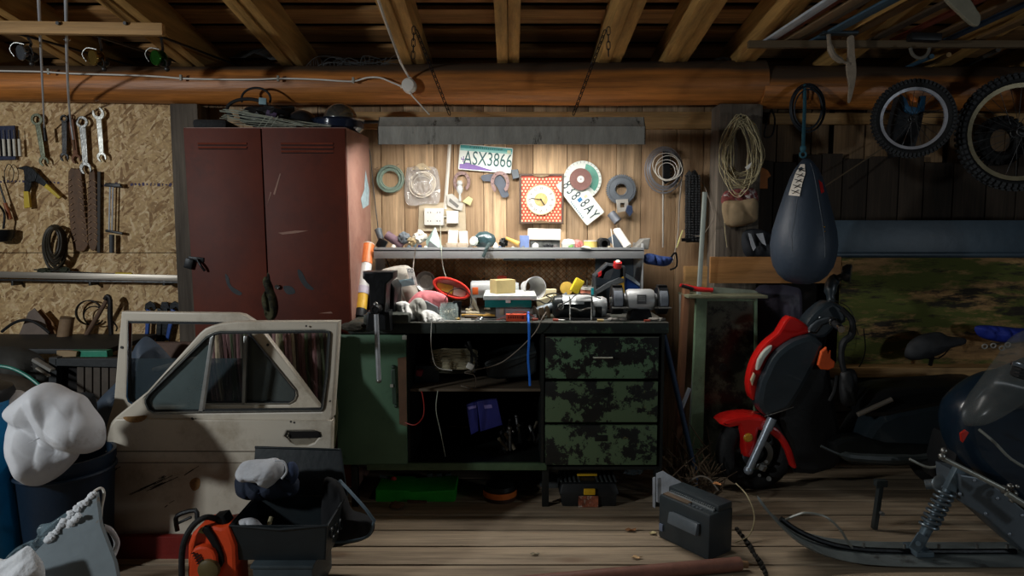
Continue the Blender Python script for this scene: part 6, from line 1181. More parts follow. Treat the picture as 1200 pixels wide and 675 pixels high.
cab([(440, -10, -1.25), (452, 25, -.95), (463, 55, -.6), (470, 74, -.38), (479, 90, -.26)], .006, white, 'ceiling_cable', 'thick white cable coming down the rafter to junction box')
cab([(482, 111, YG), (492, 122, -.3), (503, 134, -.5)], .004, white, 'lamp_cable', 'short white cable from junction box to the lamp')
# ============================================================ WALL ITEMS (plank wall)
W0 = -.004
def nail_(p, parent): b = MB(); p = V(p); b.cyl((p.x, .0, p.z), (p.x, p.y-.008, p.z), .002, n=8); b.build('nail', dsteel, parent)
b = MB(); b.tube([at(527, 165, -.02), at(525, 200, -.018), at(521.5, 245, -.018)], .0095, 4); b.build('white_conduit', mat('trunking', (226, 222, 210), .5, var=.04), None, 'white plastic cable trunking dropping from lamp to socket', 'trunking')
t = T('socket_board', 'beige board with white double socket and switch under trunking', 'socket', at(518, 272, -.02))
b = MB(); b.ppoly([[(491, 238), (545, 237), (546, 271), (490, 271)]], -.018, .016, .002); b.build('mounting_board', mat('board_beige', (186, 172, 146), .8, var=.1), t)
b = MB(); b.ppoly([[(497, 244), (520, 244), (520, 264), (497, 264)]], -.045, .027, .004); so = b.build('double_socket', white, t)
for i in range(2):
    for j in range(2):
        b = MB(); q = at(503+i*11, 249+j*10, -.046)
        for k in (-1, 1): b.cyl(q+V((k*.008, 0, 0)), q+V((k*.008, -.0015, 0)), .0028, n=10)
        b.build('socket_holes', mat('slot_dark', (12, 9, 8)), so)
b = MB(); b.ppoly([[(523, 247), (537, 247), (537, 262), (523, 262)]], -.05, .03, .005); b.build('switch', white, t)
b = MB(); b.cyl(at(523, 254, -.03), at(519, 254, -.03), .004); b.build('link_cable', white, t)
t = T('pinned_notes', 'curled paper notes pinned over the white switch', 'notes', at(535, 246, -.03))
b = MB(); b.ppoly([[(524, 228), (530, 227), (543, 239), (541, 247), (532, 245), (524, 240)]], -.035, .003, .0005); b.build('grey_note', mat('note_grey', (186, 184, 176), .8, var=.15), t)
b = MB(); b.ppoly([[(527, 232), (538, 241), (536, 244), (526, 236)]], -.037, .001); b.build('note_stripe', mat('note_dark', (110, 108, 104), .8), t)
b = MB(); b.ppoly([[(542, 236), (549, 230), (554, 233), (551, 241)]], -.03, .002, .0005); b.build('green_note', mat('note_lime', (206, 206, 150), .8), t)
# green hose ring
t = T('wire_ring', 'grey green coiled wire ring nailed near the locker', 'wire coil', at(457, 226, -.03))
for k in range(7): b = MB(); b.torus(at(457+.5*cos(k*2), 210+.4*sin(k*3), -.03-.004*(k % 3)), ss(0)*(10+k*.9), .0038, (0, 1, .03*cos(k)), 40, 6); b.build('wire_turn', mat('wire_green', (122, 142, 128), .5, var=.15), t)
for x, y in ((441, 200), (466, 196)): b = MB(); b.tube([at(x, y, -.03), at(x-2, y-2, -.04), at(x+2, y-4, -.03)], .0012, 5); b.build('wire_tail', dsteel, t)
nail_(at(456, 196, -.04), t)
t = T('plastic_packet', 'clear plastic packet holding coiled white wire on plank wall', 'packet', at(494, 238, -.04))
b = MB(); b.smooth = 80; b.pillow([(476, 200), (482, 196), (490, 194), (500, 195), (513, 200), (515, 236), (500, 239), (476, 238)], -.03, .035, 8, .8, 18, rings=10, pw=.25, back=.3); b.build('film', mat('packet_film', (200, 196, 190), .12, var=.2, alpha=.38, bump=.6, bscale=30, scale=10, coat=1), t)
for k in range(6): b = MB(); b.torus(at(495+1.5*math.sin(k*2), 216+1.5*cos(k), -.03-.003*k), ss(0)*(11+k*.7), .0028, (0, 1, .06*math.sin(k)), 32, 6); b.build('wire_turn', mat('wire_white', (210, 200, 184), .5), t)
b = MB(); b.ppoly([[(482, 199), (490, 192), (496, 191), (506, 199)]], -.04, .004, .001); b.build('card_header', mat('card_beige', (190, 172, 140), .8), t)
nail_(at(495, 195, -.045), t)
# number plates
def plate(cx, cy, ang, w, h, Y, nm, label, body):
    c = at(cx, cy, Y); t = T(nm, label, 'number plate', c-V((0, 0, h/2))); b = MB(); r = .008; P = []
    for sx, sz_, a0 in ((1, 1, 0), (-1, 1, 90), (-1, -1, 180), (1, -1, 270)):
        for k in range(5): a = R(a0+k*22.5); P.append((c.x+sx*(w/2-r)+r*cos(a), c.z+sz_*(h/2-r)+r*sin(a)))
    b.poly([rot2(P, (c.x, c.z), ang)], Y, .0025, .0008); b.build('plate_body', body, t)
    f = lambda u, v_: rot2([(c.x+u, c.z+v_)], (c.x, c.z), ang)[0]
    return t, c, f
pw = mat('plate_white', (214, 220, 212), .4, var=.05, scale=8)
def pp_(f, lp): return [[f(u, v_) for u, v_ in lp]]
t, c, f = plate(569, 186, R(-4.5), .298, .142, -.03, 'number_plate', 'white and teal number plate reading ASX3866 with purple hills', pw)
tl = mat('plate_teal', (56, 150, 146), .4, var=.1); tl2 = mat('plate_teal_light', (132, 192, 184), .4)
b = MB(); b.poly(pp_(f, [(-.145, .048), (.146, .048), (.146, .066), (-.145, .066)]), -.0307, .001); b.build('teal_sky', tl, t)
b = MB(); b.poly(pp_(f, [(-.145, .036), (.146, .036), (.146, .048), (-.145, .048)]), -.0306, .001); b.build('light_sky', tl2, t)
pu = mat('plate_purple', (112, 76, 156), .4)
b = MB(); b.poly(pp_(f, [(-.143, -.066), (.06, -.066), (.03, -.058), (-.01, -.05), (-.05, -.04), (-.08, -.036), (-.085, -.03), (-.115, -.03), (-.12, -.038), (-.143, -.04)]), -.0307, .001); b.build('purple_hills', pu, t)
b = MB(); b.poly(pp_(f, [(-.126, -.03), (-.121, -.03), (-.121, .004), (-.126, .004)]), -.031, .001); b.poly(pp_(f, [(-.137, -.016), (-.111, -.016), (-.111, -.004), (-.115, -.004), (-.115, -.011), (-.133, -.011), (-.133, -.002), (-.137, -.002)]), -.031, .001); b.build('purple_cactus', pu, t)
b = MB(); rr = random.Random(3); [b.poly(pp_(f, [(x, .052), (x+.005, .052), (x+.006, .062), (x, .061)]), -.0312, .0008) for x in [-.07+i*.0115 for i in range(14)]]; b.build('worn_lettering', mat('ink_teal_dark', (36, 92, 92), .5), t)
b = MB(); b.poly(pp_(f, [(.118, .038), (.138, .038), (.138, .056), (.118, .056)]), -.0313, .0008); b.build('sticker', mat('sticker_cream', (196, 200, 160), .5), t)
q = f(.014, -.006); text(None, 'ASX3866', .108, (q[0], -.0316, q[1]), R(-4.5), .66, 'lettering', mat('plate_ink', (26, 84, 84), .5), t)
b = MB(); [b.cyl((f(u, .058)[0], 0, f(u, .058)[1]), (f(u, .058)[0], -.035, f(u, .058)[1]), .003, n=8) for u in (-.09, .09)]; b.build('nail', dsteel, t)
t, c, f = plate(680, 233, R(-52), .285, .125, -.042, 'number_plate', 'tilted pale number plate reading 838 8AY partly behind round disc', pw)
ik = mat('plate_ink_dark', (28, 52, 60), .5)
for ch, u in (('8', -.108), ('3', -.068), ('8', -.028), ('8', .034), ('A', .076), ('Y', .118)): q = f(u, -.012 if u < 0 else .004); text(None, ch, .088, (q[0], -.0436, q[1]), R(-52), .62, 'lettering', ik, t)
q = f(.003, .0); b = MB(); b.poly(pp_(f, [(-.008, -.018), (.014, -.018), (.014, .008), (-.008, .008)]), -.0431, .001); b.build('blue_emblem', mat('emblem_blue', (44, 110, 156), .5), t)
b = MB(); b.poly(pp_(f, [(.0, .022), (.016, .022), (.016, .042), (.0, .042)]), -.0431, .001); b.build('orange_emblem', mat('emblem_tan', (206, 180, 150), .5), t)
b = MB(); [b.poly(pp_(f, [(x, -.056), (x+.007, -.056), (x+.007, -.048), (x, -.048)]), -.0431, .0008) for x in [-.02+i*.012 for i in range(10)]]; b.build('small_lettering', mat('ink_blue_grey', (90, 124, 140), .5), t)
# disc + grinding wheel
t = T('scale_disc', 'white round dial disc with teal arc behind brown wheel', 'disc', at(682, 232, -.02)); c = at(682.5, 211, -.022); r = 22*ss(0)
b = MB(); b.lathe([(0, 0), (r, 0), (r, .002), (0, .002)], c+V((0, 0, 0)), (0, 1, 0), 56); b.build('disc_body', mat('disc_white', (206, 212, 204), .4, var=.05), t)
b = MB(); A0 = [circ(c.x, c.z, r*.86, 18, -42, 78), circ(c.x, c.z, r*.5, 18, 78, -42)]; b.poly([A0[0]+A0[1]], c.y-.0012, .001); b.build('teal_arc', mat('disc_teal', (72, 146, 126), .4, var=.3, scale=14), t)
b = MB()
for k in range(30): a = 2*pi*k/30; b.box((c.x+r*.93*cos(a), c.y-.0012, c.z+r*.93*sin(a)), (.012, .001, .0016), (0, -a, 0))
b.build('scale_marks', mat('ink_dark', (40, 50, 50), .5), t); nail_((c.x, c.y-.03, c.z), t)
t = T('grinding_disc', 'brown grinding wheel with white hub hung over the dial disc', 'grinding wheel', at(680, 223, -.05)); c = at(680.5, 210, -.065); r = 12.5*ss(0)
b = MB(); b.lathe([(.012, 0), (r, 0), (r, .012), (.012, .012), (.012, 0)], c, (0, 1, 0), 40, cap=False); b.build('wheel', mat('wheel_brown', (116, 84, 78), .85, var=.2, scale=40), t)
b = MB(); b.lathe([(0, -.003), (.018, -.003), (.02, .0), (.02, .004), (0, .004)], c, (0, 1, 0), 28); b.build('hub', mat('hub_white', (206, 204, 196), .5), t)
b = MB(); b.cyl(c+V((0, -.006, 0)), c+V((0, .04, 0)), .006, n=12); b.build('bolt', steel, t)
# clock
t = T('wall_clock', 'square clock with red checked face and ornate brown frame', 'clock', at(634, 264, -.05)); Yk = -.05
a = at(608.5, 203.5, Yk); c = at(660.5, 262.5, Yk); x0, x1, z0, z1 = a.x, c.x, c.z, a.z
fr = mat('clock_frame', (84, 66, 54), .5, .1, var=.3); gp = mat('red_check', (190, 74, 52), .6)
b = MB(); b.poly([[(x0, z0), (x1, z0), (x1, z1), (x0, z1)], [(x0+.012, z0+.012), (x0+.012, z1-.012), (x1-.012, z1-.012), (x1-.012, z0+.012)]], Yk, .03, .003); b.build('frame', fr, t)
b = MB(); b.bx(x0+.008, x1-.008, Yk+.012, Yk+.02, z0+.008, z1-.008); b.build('checked_panel', gp, t)
cx, cz = at(634, 234, Yk).x, at(634, 234, Yk).z; b = MB(); nx = 11; dz = .0185
for i in range(nx+2):
    for j in range(15):
        x = x0+.016+i*dz*1.05+(j % 2)*dz*.52; z = z0+.018+j*dz*.9
        if x < x1-.014 and z < z1-.016 and (x-cx)**2+(z-cz)**2 > .081**2: b.box((x, Yk+.0105, z), (.0088, .003, .0088), (0, R(45), 0))
b.build('check_pattern', mat('check_pale', (240, 216, 176), .6), t)
b = MB(); b.lathe([(0, 0), (.078, 0), (.082, .004), (.082, .012), (0, .012)], (cx, Yk+.001, cz), (0, 1, 0), 48); b.build('dial', mat('dial_white', (206, 204, 198), .4, var=.02), t)
b = MB(); b.torus((cx, Yk+.002, cz), .083, .003, (0, 1, 0), 48, 8); b.build('dial_rim', mat('dial_rim', (200, 180, 140), .4, .4), t)
b = MB(); b.lathe([(0, -.001), (.036, -.001), (.038, .002), (0, .002)], (cx, Yk+.0, cz), (0, 1, 0), 40); b.build('gold_center', mat('dial_gold', (196, 170, 112), .4, .3, var=.3, scale=60), t)
nb = MB()
for k, s_ in enumerate(('XII', 'I', 'II', 'III', 'IV', 'V', 'VI', 'VII', 'VIII', 'IX', 'X', 'XI')):
    a = R(90-30*k); text(nb, s_, .024, (cx+.062*cos(a), Yk-.0006, cz+.062*sin(a)), a-pi/2, .8)
nb.build('numerals', mat('numeral_grey', (70, 72, 72), .5), t)
b = MB(); beam(b, (cx+.006, Yk-.004, cz-.001), (cx-.056, Yk-.004, cz+.008), .001, .0045, 0); b.build('minute_hand', mat('hand_dark', (50, 44, 38), .4), t)
b = MB(); beam(b, (cx-.004, Yk-.0055, cz+.006), (cx+.02, Yk-.0055, cz-.032), .001, .006, 0); b.cyl((cx, Yk-.008, cz), (cx, Yk, cz), .005, n=12); b.build('hour_hand', mat('hand_dark', (50, 44, 38)), t)
for zz, s_ in ((z1-.01, -1), (z0+.01, 1)):
    b = MB(); b.poly([[(cx-.052, zz-s_*.006), (cx-.036, zz+s_*.004), (cx-.02, zz+s_*.006), (cx, zz+s_*.013), (cx+.02, zz+s_*.006), (cx+.036, zz+s_*.004), (cx+.052, zz-s_*.006)]], Yk-.003, .01, .002)
    for k in (-3, -2, -1, 0, 1, 2, 3): b.torus((cx+k*.012, Yk-.004, zz+s_*(.006-.0015*abs(k))), .0048, .0014, (0, 1, 0), 14, 5)
    b.build('ornament', mat('ornament', (132, 112, 84), .4, .3), t)
b = MB(); b.ppoly([[(599, 199), (607, 198), (609, 208), (601, 210)]], -.05, .03, .004); b.build('small_magnet', mat('slate', (84, 92, 98)), None, 'small slate grey clip box at the clock corner', 'clip')
# horseshoes and leather
def horseshoe(cx_, cy_, r, ang, Y, label, m):
    t = T('horseshoe', label, 'horseshoe', at(cx_, cy_+r, Y), 'horseshoes on the plank wall'); c = at(cx_, cy_, Y); s = ss(Y); O = []; I = []
    for k in range(19): a = R(-55+k*290/18); O.append((c.x+r*s*cos(a)*.92, c.z+r*s*1.12*sin(a))); I.append((c.x+r*.58*s*cos(a), c.z+r*.74*s*sin(a)))
    b = MB(); b.poly([rot2(O+I[::-1], (c.x, c.z), ang)], Y, .009, .002); b.build('shoe', m, t)
    b = MB(); P = [rot2([((O[k][0]+I[k][0])/2, (O[k][1]+I[k][1])/2)], (c.x, c.z), ang)[0] for k in (3, 5, 7, 11, 13, 15)]; [b.box((p[0], Y-.0005, p[1]), (.006, .002, .004)) for p in P]; b.build('nail_hole', mat('slot_dark', (12, 9, 8)), t)
    nail_((c.x, Y-.004, c.z+r*s*.74), t)
hm = mat('pinkish_iron', (140, 116, 112), .6, .4, var=.3, scale=30)
horseshoe(541, 213, 11, R(0), -.025, 'worn horseshoe hanging over the trunking side notes', hm)
b = MB(); b.smooth = 50; b.ppoly([[(564, 206), (574, 204), (586, 205), (592, 212), (595, 224), (596, 230), (588, 231), (583, 220), (575, 213), (566, 212)]], -.03, .008, .002, sm=3); b.build('leather_patch', mat('slate_leather', (84, 90, 100), .7, var=.2), None, 'slate grey leather scrap behind second horseshoe', 'leather')
horseshoe(586, 214, 12, R(2), -.045, 'worn horseshoe hung over slate grey leather scrap', hm)
t = T('glass_ornament', 'small glass stopper hanging within the first horseshoe', 'glass piece', at(539, 236, -.06)); b = MB(); b.lathe([(0, 0), (.008, .002), (.006, .04), (.016, .055), (.019, .075), (.012, .09), (.018, .1), (.012, .115), (0, .118)], at(539, 236, -.05), (0, 0, 1), 20); b.build('stopper', mat('ornament_glass', (220, 226, 224), .08, alpha=.6, coat=1), t)
# gear
t = T('toothed_gear', 'grey toothed gear wheel nailed to plank wall', 'gear', at(728, 240, -.04)); c = at(728, 222, -.045); r = 17.5*ss(0); O = []
for k in range(44):
    for d_, rr_ in ((-.3, .94), (-.18, 1), (.18, 1), (.3, .94)): a = 2*pi*(k+d_)/44; O.append((c.x+r*rr_*cos(a), c.z+r*rr_*sin(a)))
b = MB(); b.poly([O, circ(c.x, c.z, r*.36, 28)], c.y, .012, .001); b.build('gear_body', mat('gear_grey', (100, 106, 112), .45, .6, var=.2), t)
b = MB(); b.torus((c.x, c.y, c.z), r*.8, .0035, (0, 1, 0), 44, 6); b.torus((c.x, c.y, c.z), r*.42, .004, (0, 1, 0), 32, 6); b.build('raised_ring', mat('gear_grey', (100, 106, 112)), t); nail_((c.x, c.y-.01, c.z+r*.36), t)
t = T('metal_bracket', 'small pale metal bracket under the gear wheel', 'bracket', at(728, 250, -.06)); b = MB(); b.ppoly([[(722, 234), (736, 233), (737, 247), (724, 249)], [(727, 238), (732, 238), (732, 243), (727, 243)]], -.07, .02, .002); b.build('plate', mat('bracket_pale', (154, 150, 142), .5, .4), t)
b = MB(); b.ppoly([[(735, 240), (741, 241), (742, 249), (738, 254), (733, 247)]], -.075, .03, .004); b.build('navy_fitting', mat('navy_knob', (40, 52, 76), .4), None, 'navy blue fitting beside pale metal bracket', 'fitting')
b = MB(); b.cyl(at(716, 250, -.05), at(724, 260, -.07), .024, n=24); b.build('grey_canister', mat('can_grey', (104, 108, 116), .5, .2), None, 'short grey cylinder hanging tilted below the gear wheel', 'cylinder')
# wire coil with rod
t = T('silver_wire_coil', 'round coil of silver wire hung on plank wall over a rod', 'wire coil', at(778, 224, -.05)); c0 = at(778, 199, -.05)
for k in range(8): b = MB(); b.tube(coil_pts(c0+V((0, -.004*k, 0)), ss(0)*(22-k*.8), ss(0)*(26-k*.9), 1, .05, k*3+1, dy=.002), .0024, 5, closed=False); b.build('wire_turn', mat('silver_wire', (150, 152, 158), .35, .6), t)
for k in range(4): b = MB(); b.tube(coil_pts(at(781, 196+k*1.5, -.08), ss(0)*(17-k*2.5), ss(0)*(15-k*2), 1, .12, k*7+40, dy=.002), .002, 5); b.build('white_loop', mat('white_wire', (212, 208, 198), .5), t)
b = MB(); b.cyl(at(777, 172, -.04), at(777, 290, -.04), .0048, n=10); b.build('upright_rod', mat('pale_rod', (170, 166, 158), .4, .3), None, 'slim pale rod standing behind silver wire coil', 'rod')
b = MB(); b.ppoly([[(777, 175), (785, 176), (786, 212), (780, 216), (777, 212)]], -.055, .02, .004); [b.box(at(786.5, 180+k*4, -.05), (.008, .012, .008)) for k in range(8)]; b.build('black_rack', iron, None, 'black toothed rack piece inside silver wire coil', 'rack')
b = MB(); b.tube([at(793, 196, -.05), at(799, 205, -.05), at(797, 230, -.05), at(795, 262, -.05)], .0035, 6, 4); b.build('grey_string', mat('grey_cord', (130, 120, 108)), None, 'grey cord dangling between wire coil and knobby tyre', 'cord')
# knobby tyre (folded)
t = T('knobby_tyre', 'folded black knobby tyre hanging on plank wall', 'tyre', at(812, 283, -.1))
for s_ in (-1, 1):
    b = MB(); P = [at(812+s_*4.2, 284, -.08), at(812+s_*4.6, 260, -.08), at(812+s_*4.4, 225, -.08), at(811+s_*3.4, 208, -.08), at(811, 202, -.085)]; b.tube(P, .021, 10, 5); b.build('tyre_fold', rubber, t)
b = MB(); rr = random.Random(3)
for k in range(26):
    for j in (-2, -1, 0, 1, 2): b.box(at(811.5+j*3.8+rr.uniform(-.4, .4), 206+k*3.0, -.106+.004*abs(j)), (.010, .012, .008), (0, rr.uniform(-.2, .2), 0))
b.build('tread_knobs', mat('tread', (46, 48, 50), .7), t, kind='stuff')
b = MB(); b.box(at(806, 281, -.1), (.07, .02, .018), None, .003); b.build('hook_bar', iron, t)
cab([(820, 206, -.05), (827, 222, -.08), (836, 250, -.2), (833, 262, -.2), (822, 276, -.12), (808, 275, -.1)], .0025, mat('grey_cord', (130, 120, 108)), 'looped_cable', 'thin cord looping from folded tyre to the grey post', 5)
cab([(428, 160, -.06), (434, 182, -.04), (437, 215, -.03), (441, 250, -.05), (446, 285, -.12), (457, 315, -.3), (462, 330, -.36)], .0028, black, 'wall_flex', 'black flex running down the planks beside locker')
# rope hank on the post
t = T('rope_coil', 'big tangled hank of thin beige rope hanging on grey post', 'rope', at(868, 225, -.25)); rr = random.Random(9)
for k in range(22):
    w = rr.uniform(14, 33); top = rr.uniform(133, 148); bot = rr.uniform(200, 230); cx_ = 868+rr.uniform(-4, 4); P = []
    for i in range(30):
        a = 2*pi*i/30; u = sin(a); yy = (top+bot)/2-(bot-top)/2*cos(a); f_ = (.45+.55*((1-cos(a))/2)**.6); P.append(at(cx_+w*u*f_+3.2*noise.noise(V((k, i*.4, 2))), yy+3.5*noise.noise(V((k, i*.3, 9))), -.24-.006*(k % 6)+.01*noise.noise(V((k, i*.2, 4)))))
    b = MB(); b.tube(P, .0027, 5, closed=True); b.build('rope_loop', mat('rope_beige', (178, 166, 130), .85, var=.25, scale=40), t)
b = MB(); b.cyl(at(868, 136, -.18), at(868, 136, -.29), .005); b.build('nail', iron, t)
b = MB(); b.ppoly([[(873, 196), (881, 190), (879, 196), (876, 199)]], -.29, .003); b.build('paper_tag', mat('bright_white', (236, 234, 226)), t)
# pouch
t = T('canvas_pouch', 'beige canvas pouch on the grey post stuffed with floral cloth', 'pouch', at(867, 266, -.25))
b = MB(); b.smooth = 80; b.pillow([(847, 236), (866, 234), (886, 232), (888, 250), (886, 259), (870, 265), (855, 266), (848, 258)], -.2, .05, 2, .12, 6, rings=10, pw=.3, back=.3); b.build('pouch_body', mat('canvas', (150, 130, 100), .85, var=.15), t)
b = MB(); b.smooth = 80; b.pillow([(848, 226), (860, 222), (874, 221), (885, 222), (886, 238), (848, 240)], -.2, .03, 5, .5, 16, rings=8); b.build('floral_cloth', mat('floral', (126, 62, 58), .85, var=.5, scale=40, c2=(190, 180, 176), th=.56, s2=26, c3=(50, 70, 110), th3=.62, s3=30), t)
b = MB(); b.tube([at(846, 230, -.2), at(848, 250, -.19), at(850, 275, -.19), at(852, 290, -.19)], .002, 5, 3); b.build('hanging_thread', mat('rope_beige', (178, 166, 130)), t)
b = MB(); b.ppoly([[(886, 205), (893, 196), (900, 199), (904, 206), (900, 209), (900, 221), (888, 221)]], -.15, .05, .006); b.build('orange_wooden_piece', mat('burnt_orange', (168, 100, 44), .7), None, 'orange brown wooden piece hanging beside the grey post', 'wooden piece')
t = T('cloth_bundle', 'black and white striped cloth bundle resting on the brown plank', 'cloth', at(890, 302, -.2))
b = MB(); b.smooth = 70; b.pillow([(871, 272), (884, 268), (900, 272), (908, 282), (908, 302), (890, 302), (874, 300), (869, 286)], -.2, .05, 4, .4, 12, rings=10); b.build('bundle', mat('dark_cloth', (30, 34, 40), .8), t)
b = MB(); b.ppoly([[(877, 273), (880, 274), (886, 290), (883, 294), (880, 287)]], -.262, .003); b.ppoly([[(886, 274), (894, 273), (898, 288), (893, 285)]], -.262, .003); b.build('white_stripe', mat('stripe_grey', (176, 182, 190), .7), t)
# planks right of bench
b = MB(); a, c = at(833, 301, -.27), at(985, 332, -.27); b.bx(a.x, c.x, -.27, -.245, c.z, a.z, .003); b.build('brown_plank', mat('brown_plank', (158, 112, 64), .65, var=.35, scale=22, st=(.07, 1, 1)), None, 'bright brown plank nailed across behind the punching bag', 'plank')
t = T('hand_saw', 'pruning saw with red and black grip lying on a pale board', 'saw', at(815, 342, -.38))
b = MB(); b.tube([at(797, 334, -.4), at(805, 336, -.4), at(818, 339, -.4), at(835, 340, -.4)], [.009, .012, .013, .012], 12, 3); b.build('grip', redp, t)
b = MB(); b.tube([at(799, 335, -.412), at(806, 337, -.416), at(812, 339, -.414)], .009, 8, 3); b.build('black_insert', black, t)
b = MB(); b.ppoly([[(833, 336), (884, 340), (889, 343), (833, 344)]], -.4, .004, .001); b.build('blade', mat('saw_blade', (140, 146, 128), .4, .5), t)
b = MB(); a, c = at(834, 344, -.3), at(890, 347, -.3); b.bx(at(800, 344, -.3).x, c.x, -.42, -.2, c.z, a.z, .002); b.build('pale_board', mat('pale_green_board', (118, 120, 96), .7, var=.2), None, 'thin pale board under the red gripped saw', 'board')
# leaning window sash
t = T('old_window_sash', 'old green framed window sash standing with dark dirty pane', 'window sash', V((at(850, 500, -.35).x, -.35, 0)))
gs = mat('sash_green', (120, 148, 118), .6, var=.25, c2=(84, 92, 74), th=.6, s2=5)
b = MB(); b.ppoly([[(816, 347), (888, 347), (886, 596), (806, 596)], [(829, 353), (822, 590), (883, 590), (885, 353)]], -.35, .03, .003); b.build('frame', gs, t)
b = MB(); b.ppoly([[(829, 353), (822, 590), (883, 590), (885, 353)]], -.335, .005); b.build('pane', mat('dirty_pane', (84, 90, 76), .3, var=.5, scale=4, c2=(30, 32, 28), th=.5, s2=4, bump=.02), t)
b = MB(); c_ = at(848, 431, -.34); b.cyl(c_, c_+V((0, -.004, 0)), .022); b.build('round_mark', mat('mark_dark', (16, 16, 14), .7), t)
for (p, q, r, c_, nm, lab, Yy) in (((804, 332), (795, 500), .03, (122, 84, 58), 'reddish_board', 'reddish brown board standing beside green window sash', -.3), ((826, 225), (811, 480), .012, (128, 136, 130), 'pale_batten', 'pale grey batten standing against the post side', -.33), ((811, 482), (800, 482), .004, (60, 60, 60), 'x', 'x', -.3), ((778, 392), (798, 480), .013, (40, 66, 96), 'blue_pipe', 'blue pipe leaning beside the drawers', -.6), ((798, 345), (799, 470), .010, (150, 150, 140), 'grey_pipe', 'grey upright pipe behind bench end', -.25), ((808, 455), (799, 478), .010, (170, 180, 190), 'white_tube', 'short pale tube leaning at the sash foot', -.5)):
    if nm == 'x': continue
    b = MB(); A, B_ = at(p[0], p[1], Yy), at(q[0], q[1], Yy); d = (B_-A).normalized(); 
    if nm not in ('white_tube',): B_ = A+d*((A.z-.01)/-d.z)
    if 'board' in nm or 'batten' in nm: beam(b, A, B_, .03 if 'board' in nm else .02, r*2, .002)
    else: b.cyl(A, B_, r)
    b.build(nm, mat(nm, c_, .6, var=.3, st=(1, 1, .1), scale=20), None, lab, nm.split('_')[1])
b = MB(); b.smooth = 80; b.pillow([(884, 340), (930, 336), (940, 350), (936, 400), (920, 420), (900, 430), (884, 420)], -.2, .04, 4, .25, 6, rings=10); b.build('dark_upholstery', mat('dark_purple_vinyl', (76, 72, 86), .5, var=.2), None, 'dark purplish vinyl panel between window sash and scooter', 'vinyl panel')
# ============================================================ PUNCHING BAG
Yb = -.62
t = T('punching_bag', 'dark blue pear shaped punching bag hanging on teal rope', 'punching bag', at(944, 334, Yb))
lea = mat('navy_leather', (52, 64, 78), .5, var=.15, scale=3, bump=.12, bscale=50)
top = at(941, 186, Yb); s_ = ss(Yb); zt = lambda y: at(943, y, Yb).z
b = MB(); b.smooth = 60; b.lathe([(w*s_, zt(y)-top.z) for y, w in ((333, 2), (332.5, 9), (329, 19), (322, 27), (312, 33), (300, 36), (286, 37), (270, 35), (254, 31), (238, 26.5), (222, 22), (208, 17.5), (198, 13), (190, 7), (186, 4))], (at(943, 250, Yb).x, Yb, top.z), (0, 0, 1), 48); b.build('bag_body', lea, t)
def on_bag(px, py, off=.002):
    y = py; pr = ((333, 9), (329, 19), (322, 27), (312, 33), (300, 36), (286, 37), (270, 35), (254, 31), (238, 26.5), (222, 22), (208, 17.5), (198, 13), (190, 7))
    for (a, ra), (c, rc_) in zip(pr, pr[1:]):
        if c <= y <= a: r = (rc_+(ra-rc_)*(y-c)/(a-c))*s_; break
    cx = at(943, 250, Yb).x; x = at(px, py, Yb).x-cx; x = max(-r*.96, min(r*.96, x))
    return V((cx+x, Yb-sqrt(max(r*r-x*x, 0))-off, zt(y)))
b = MB(); lf = [(935, 193), (929, 203), (924, 214), (920, 229)]; rt = [(939, 193), (937, 204), (932, 217), (928, 231)]
P = [on_bag(*p, .009) for p in lf]+[on_bag(*p, .009) for p in rt]; b.add(P+[p+V((0, .003, 0)) for p in P], [(i, i+1, i+5, i+4) for i in range(3)]+[(8+i, 8+i+1, 8+i+5, 8+i+4) for i in range(3)]+[(0, 4, 12, 8), (3, 7, 15, 11)]); b.build('lace_panel', mat('lace_white', (222, 216, 204), .7, var=.15), t)
b = MB()
for k in range(5): y = 200+k*6.4; x = 934-k*2.2; b.tube([on_bag(x-2.4, y-2, .012), on_bag(x, y, .013), on_bag(x+2.6, y+2, .012)], .0016, 5, 2); b.tube([on_bag(x-2.4, y+2, .012), on_bag(x+2.6, y-2, .012)], .0016, 5)
b.build('lace', black, t)
b = MB(); b.tube([on_bag(946+.4*k, 192+k*9.0, .0005) for k in range(13)], .0018, 6, 2); b.tube([on_bag(929-k*2.0 if k < 6 else 917, 222+k*9, .0005) for k in range(9)], .0012, 6, 2); b.build('seam', mat('seam_grey', (96, 104, 112), .6), t)
b = MB(); b.sph(on_bag(951, 266, .0), .004, sub=2); b.sph(on_bag(951, 271, .0), .003, sub=2); b.build('brass_tack', mat('brass', (200, 150, 60), .3, .8), t)
b = MB(); b.add([on_bag(951, 212), on_bag(956, 215), on_bag(957, 226), on_bag(952, 228)], [(0, 1, 2, 3)]); v0 = list(b.v); b.add([p+V((0, .004, 0)) for p in v0], [(0, 1, 2, 3)]); b.build('red_badge', redp, t)
t = T('bag_rope', 'teal rope from log beam down to punching bag with clip', 'rope', at(942, 187, Yb)); rp2 = mat('teal_rope', (50, 100, 116), .7, var=.3, scale=60)
b = MB(); b.tube([at(943, 100, -.28), at(943, 120, -.36), at(942, 150, -.5), at(941, 176, -.6)], .0085, 8, 4); b.build('rope_line', rp2, t)
b = MB(); b.torus(at(941, 181, Yb), .014, .005, (0, 1, 0), 20, 8); b.sph(at(941, 174, Yb), .016, sc=(.9, .9, 1.2), sub=2); b.build('knot', rp2, t)
t = T('cable_coil', 'black cable coil hooked on log around the teal rope', 'cable coil', at(945, 156, -.28))
for k in range(6): b = MB(); b.tube(coil_pts(at(945+(k % 2)*2, 127, -.27-.008*k), ss(-.28)*(20-k*.8), ss(-.28)*(27-k), 1, .05, k+60, dy=.001), .004, 6, closed=True); b.build('cable_turn', mat('cable_navy', (26, 34, 42), .5), t)
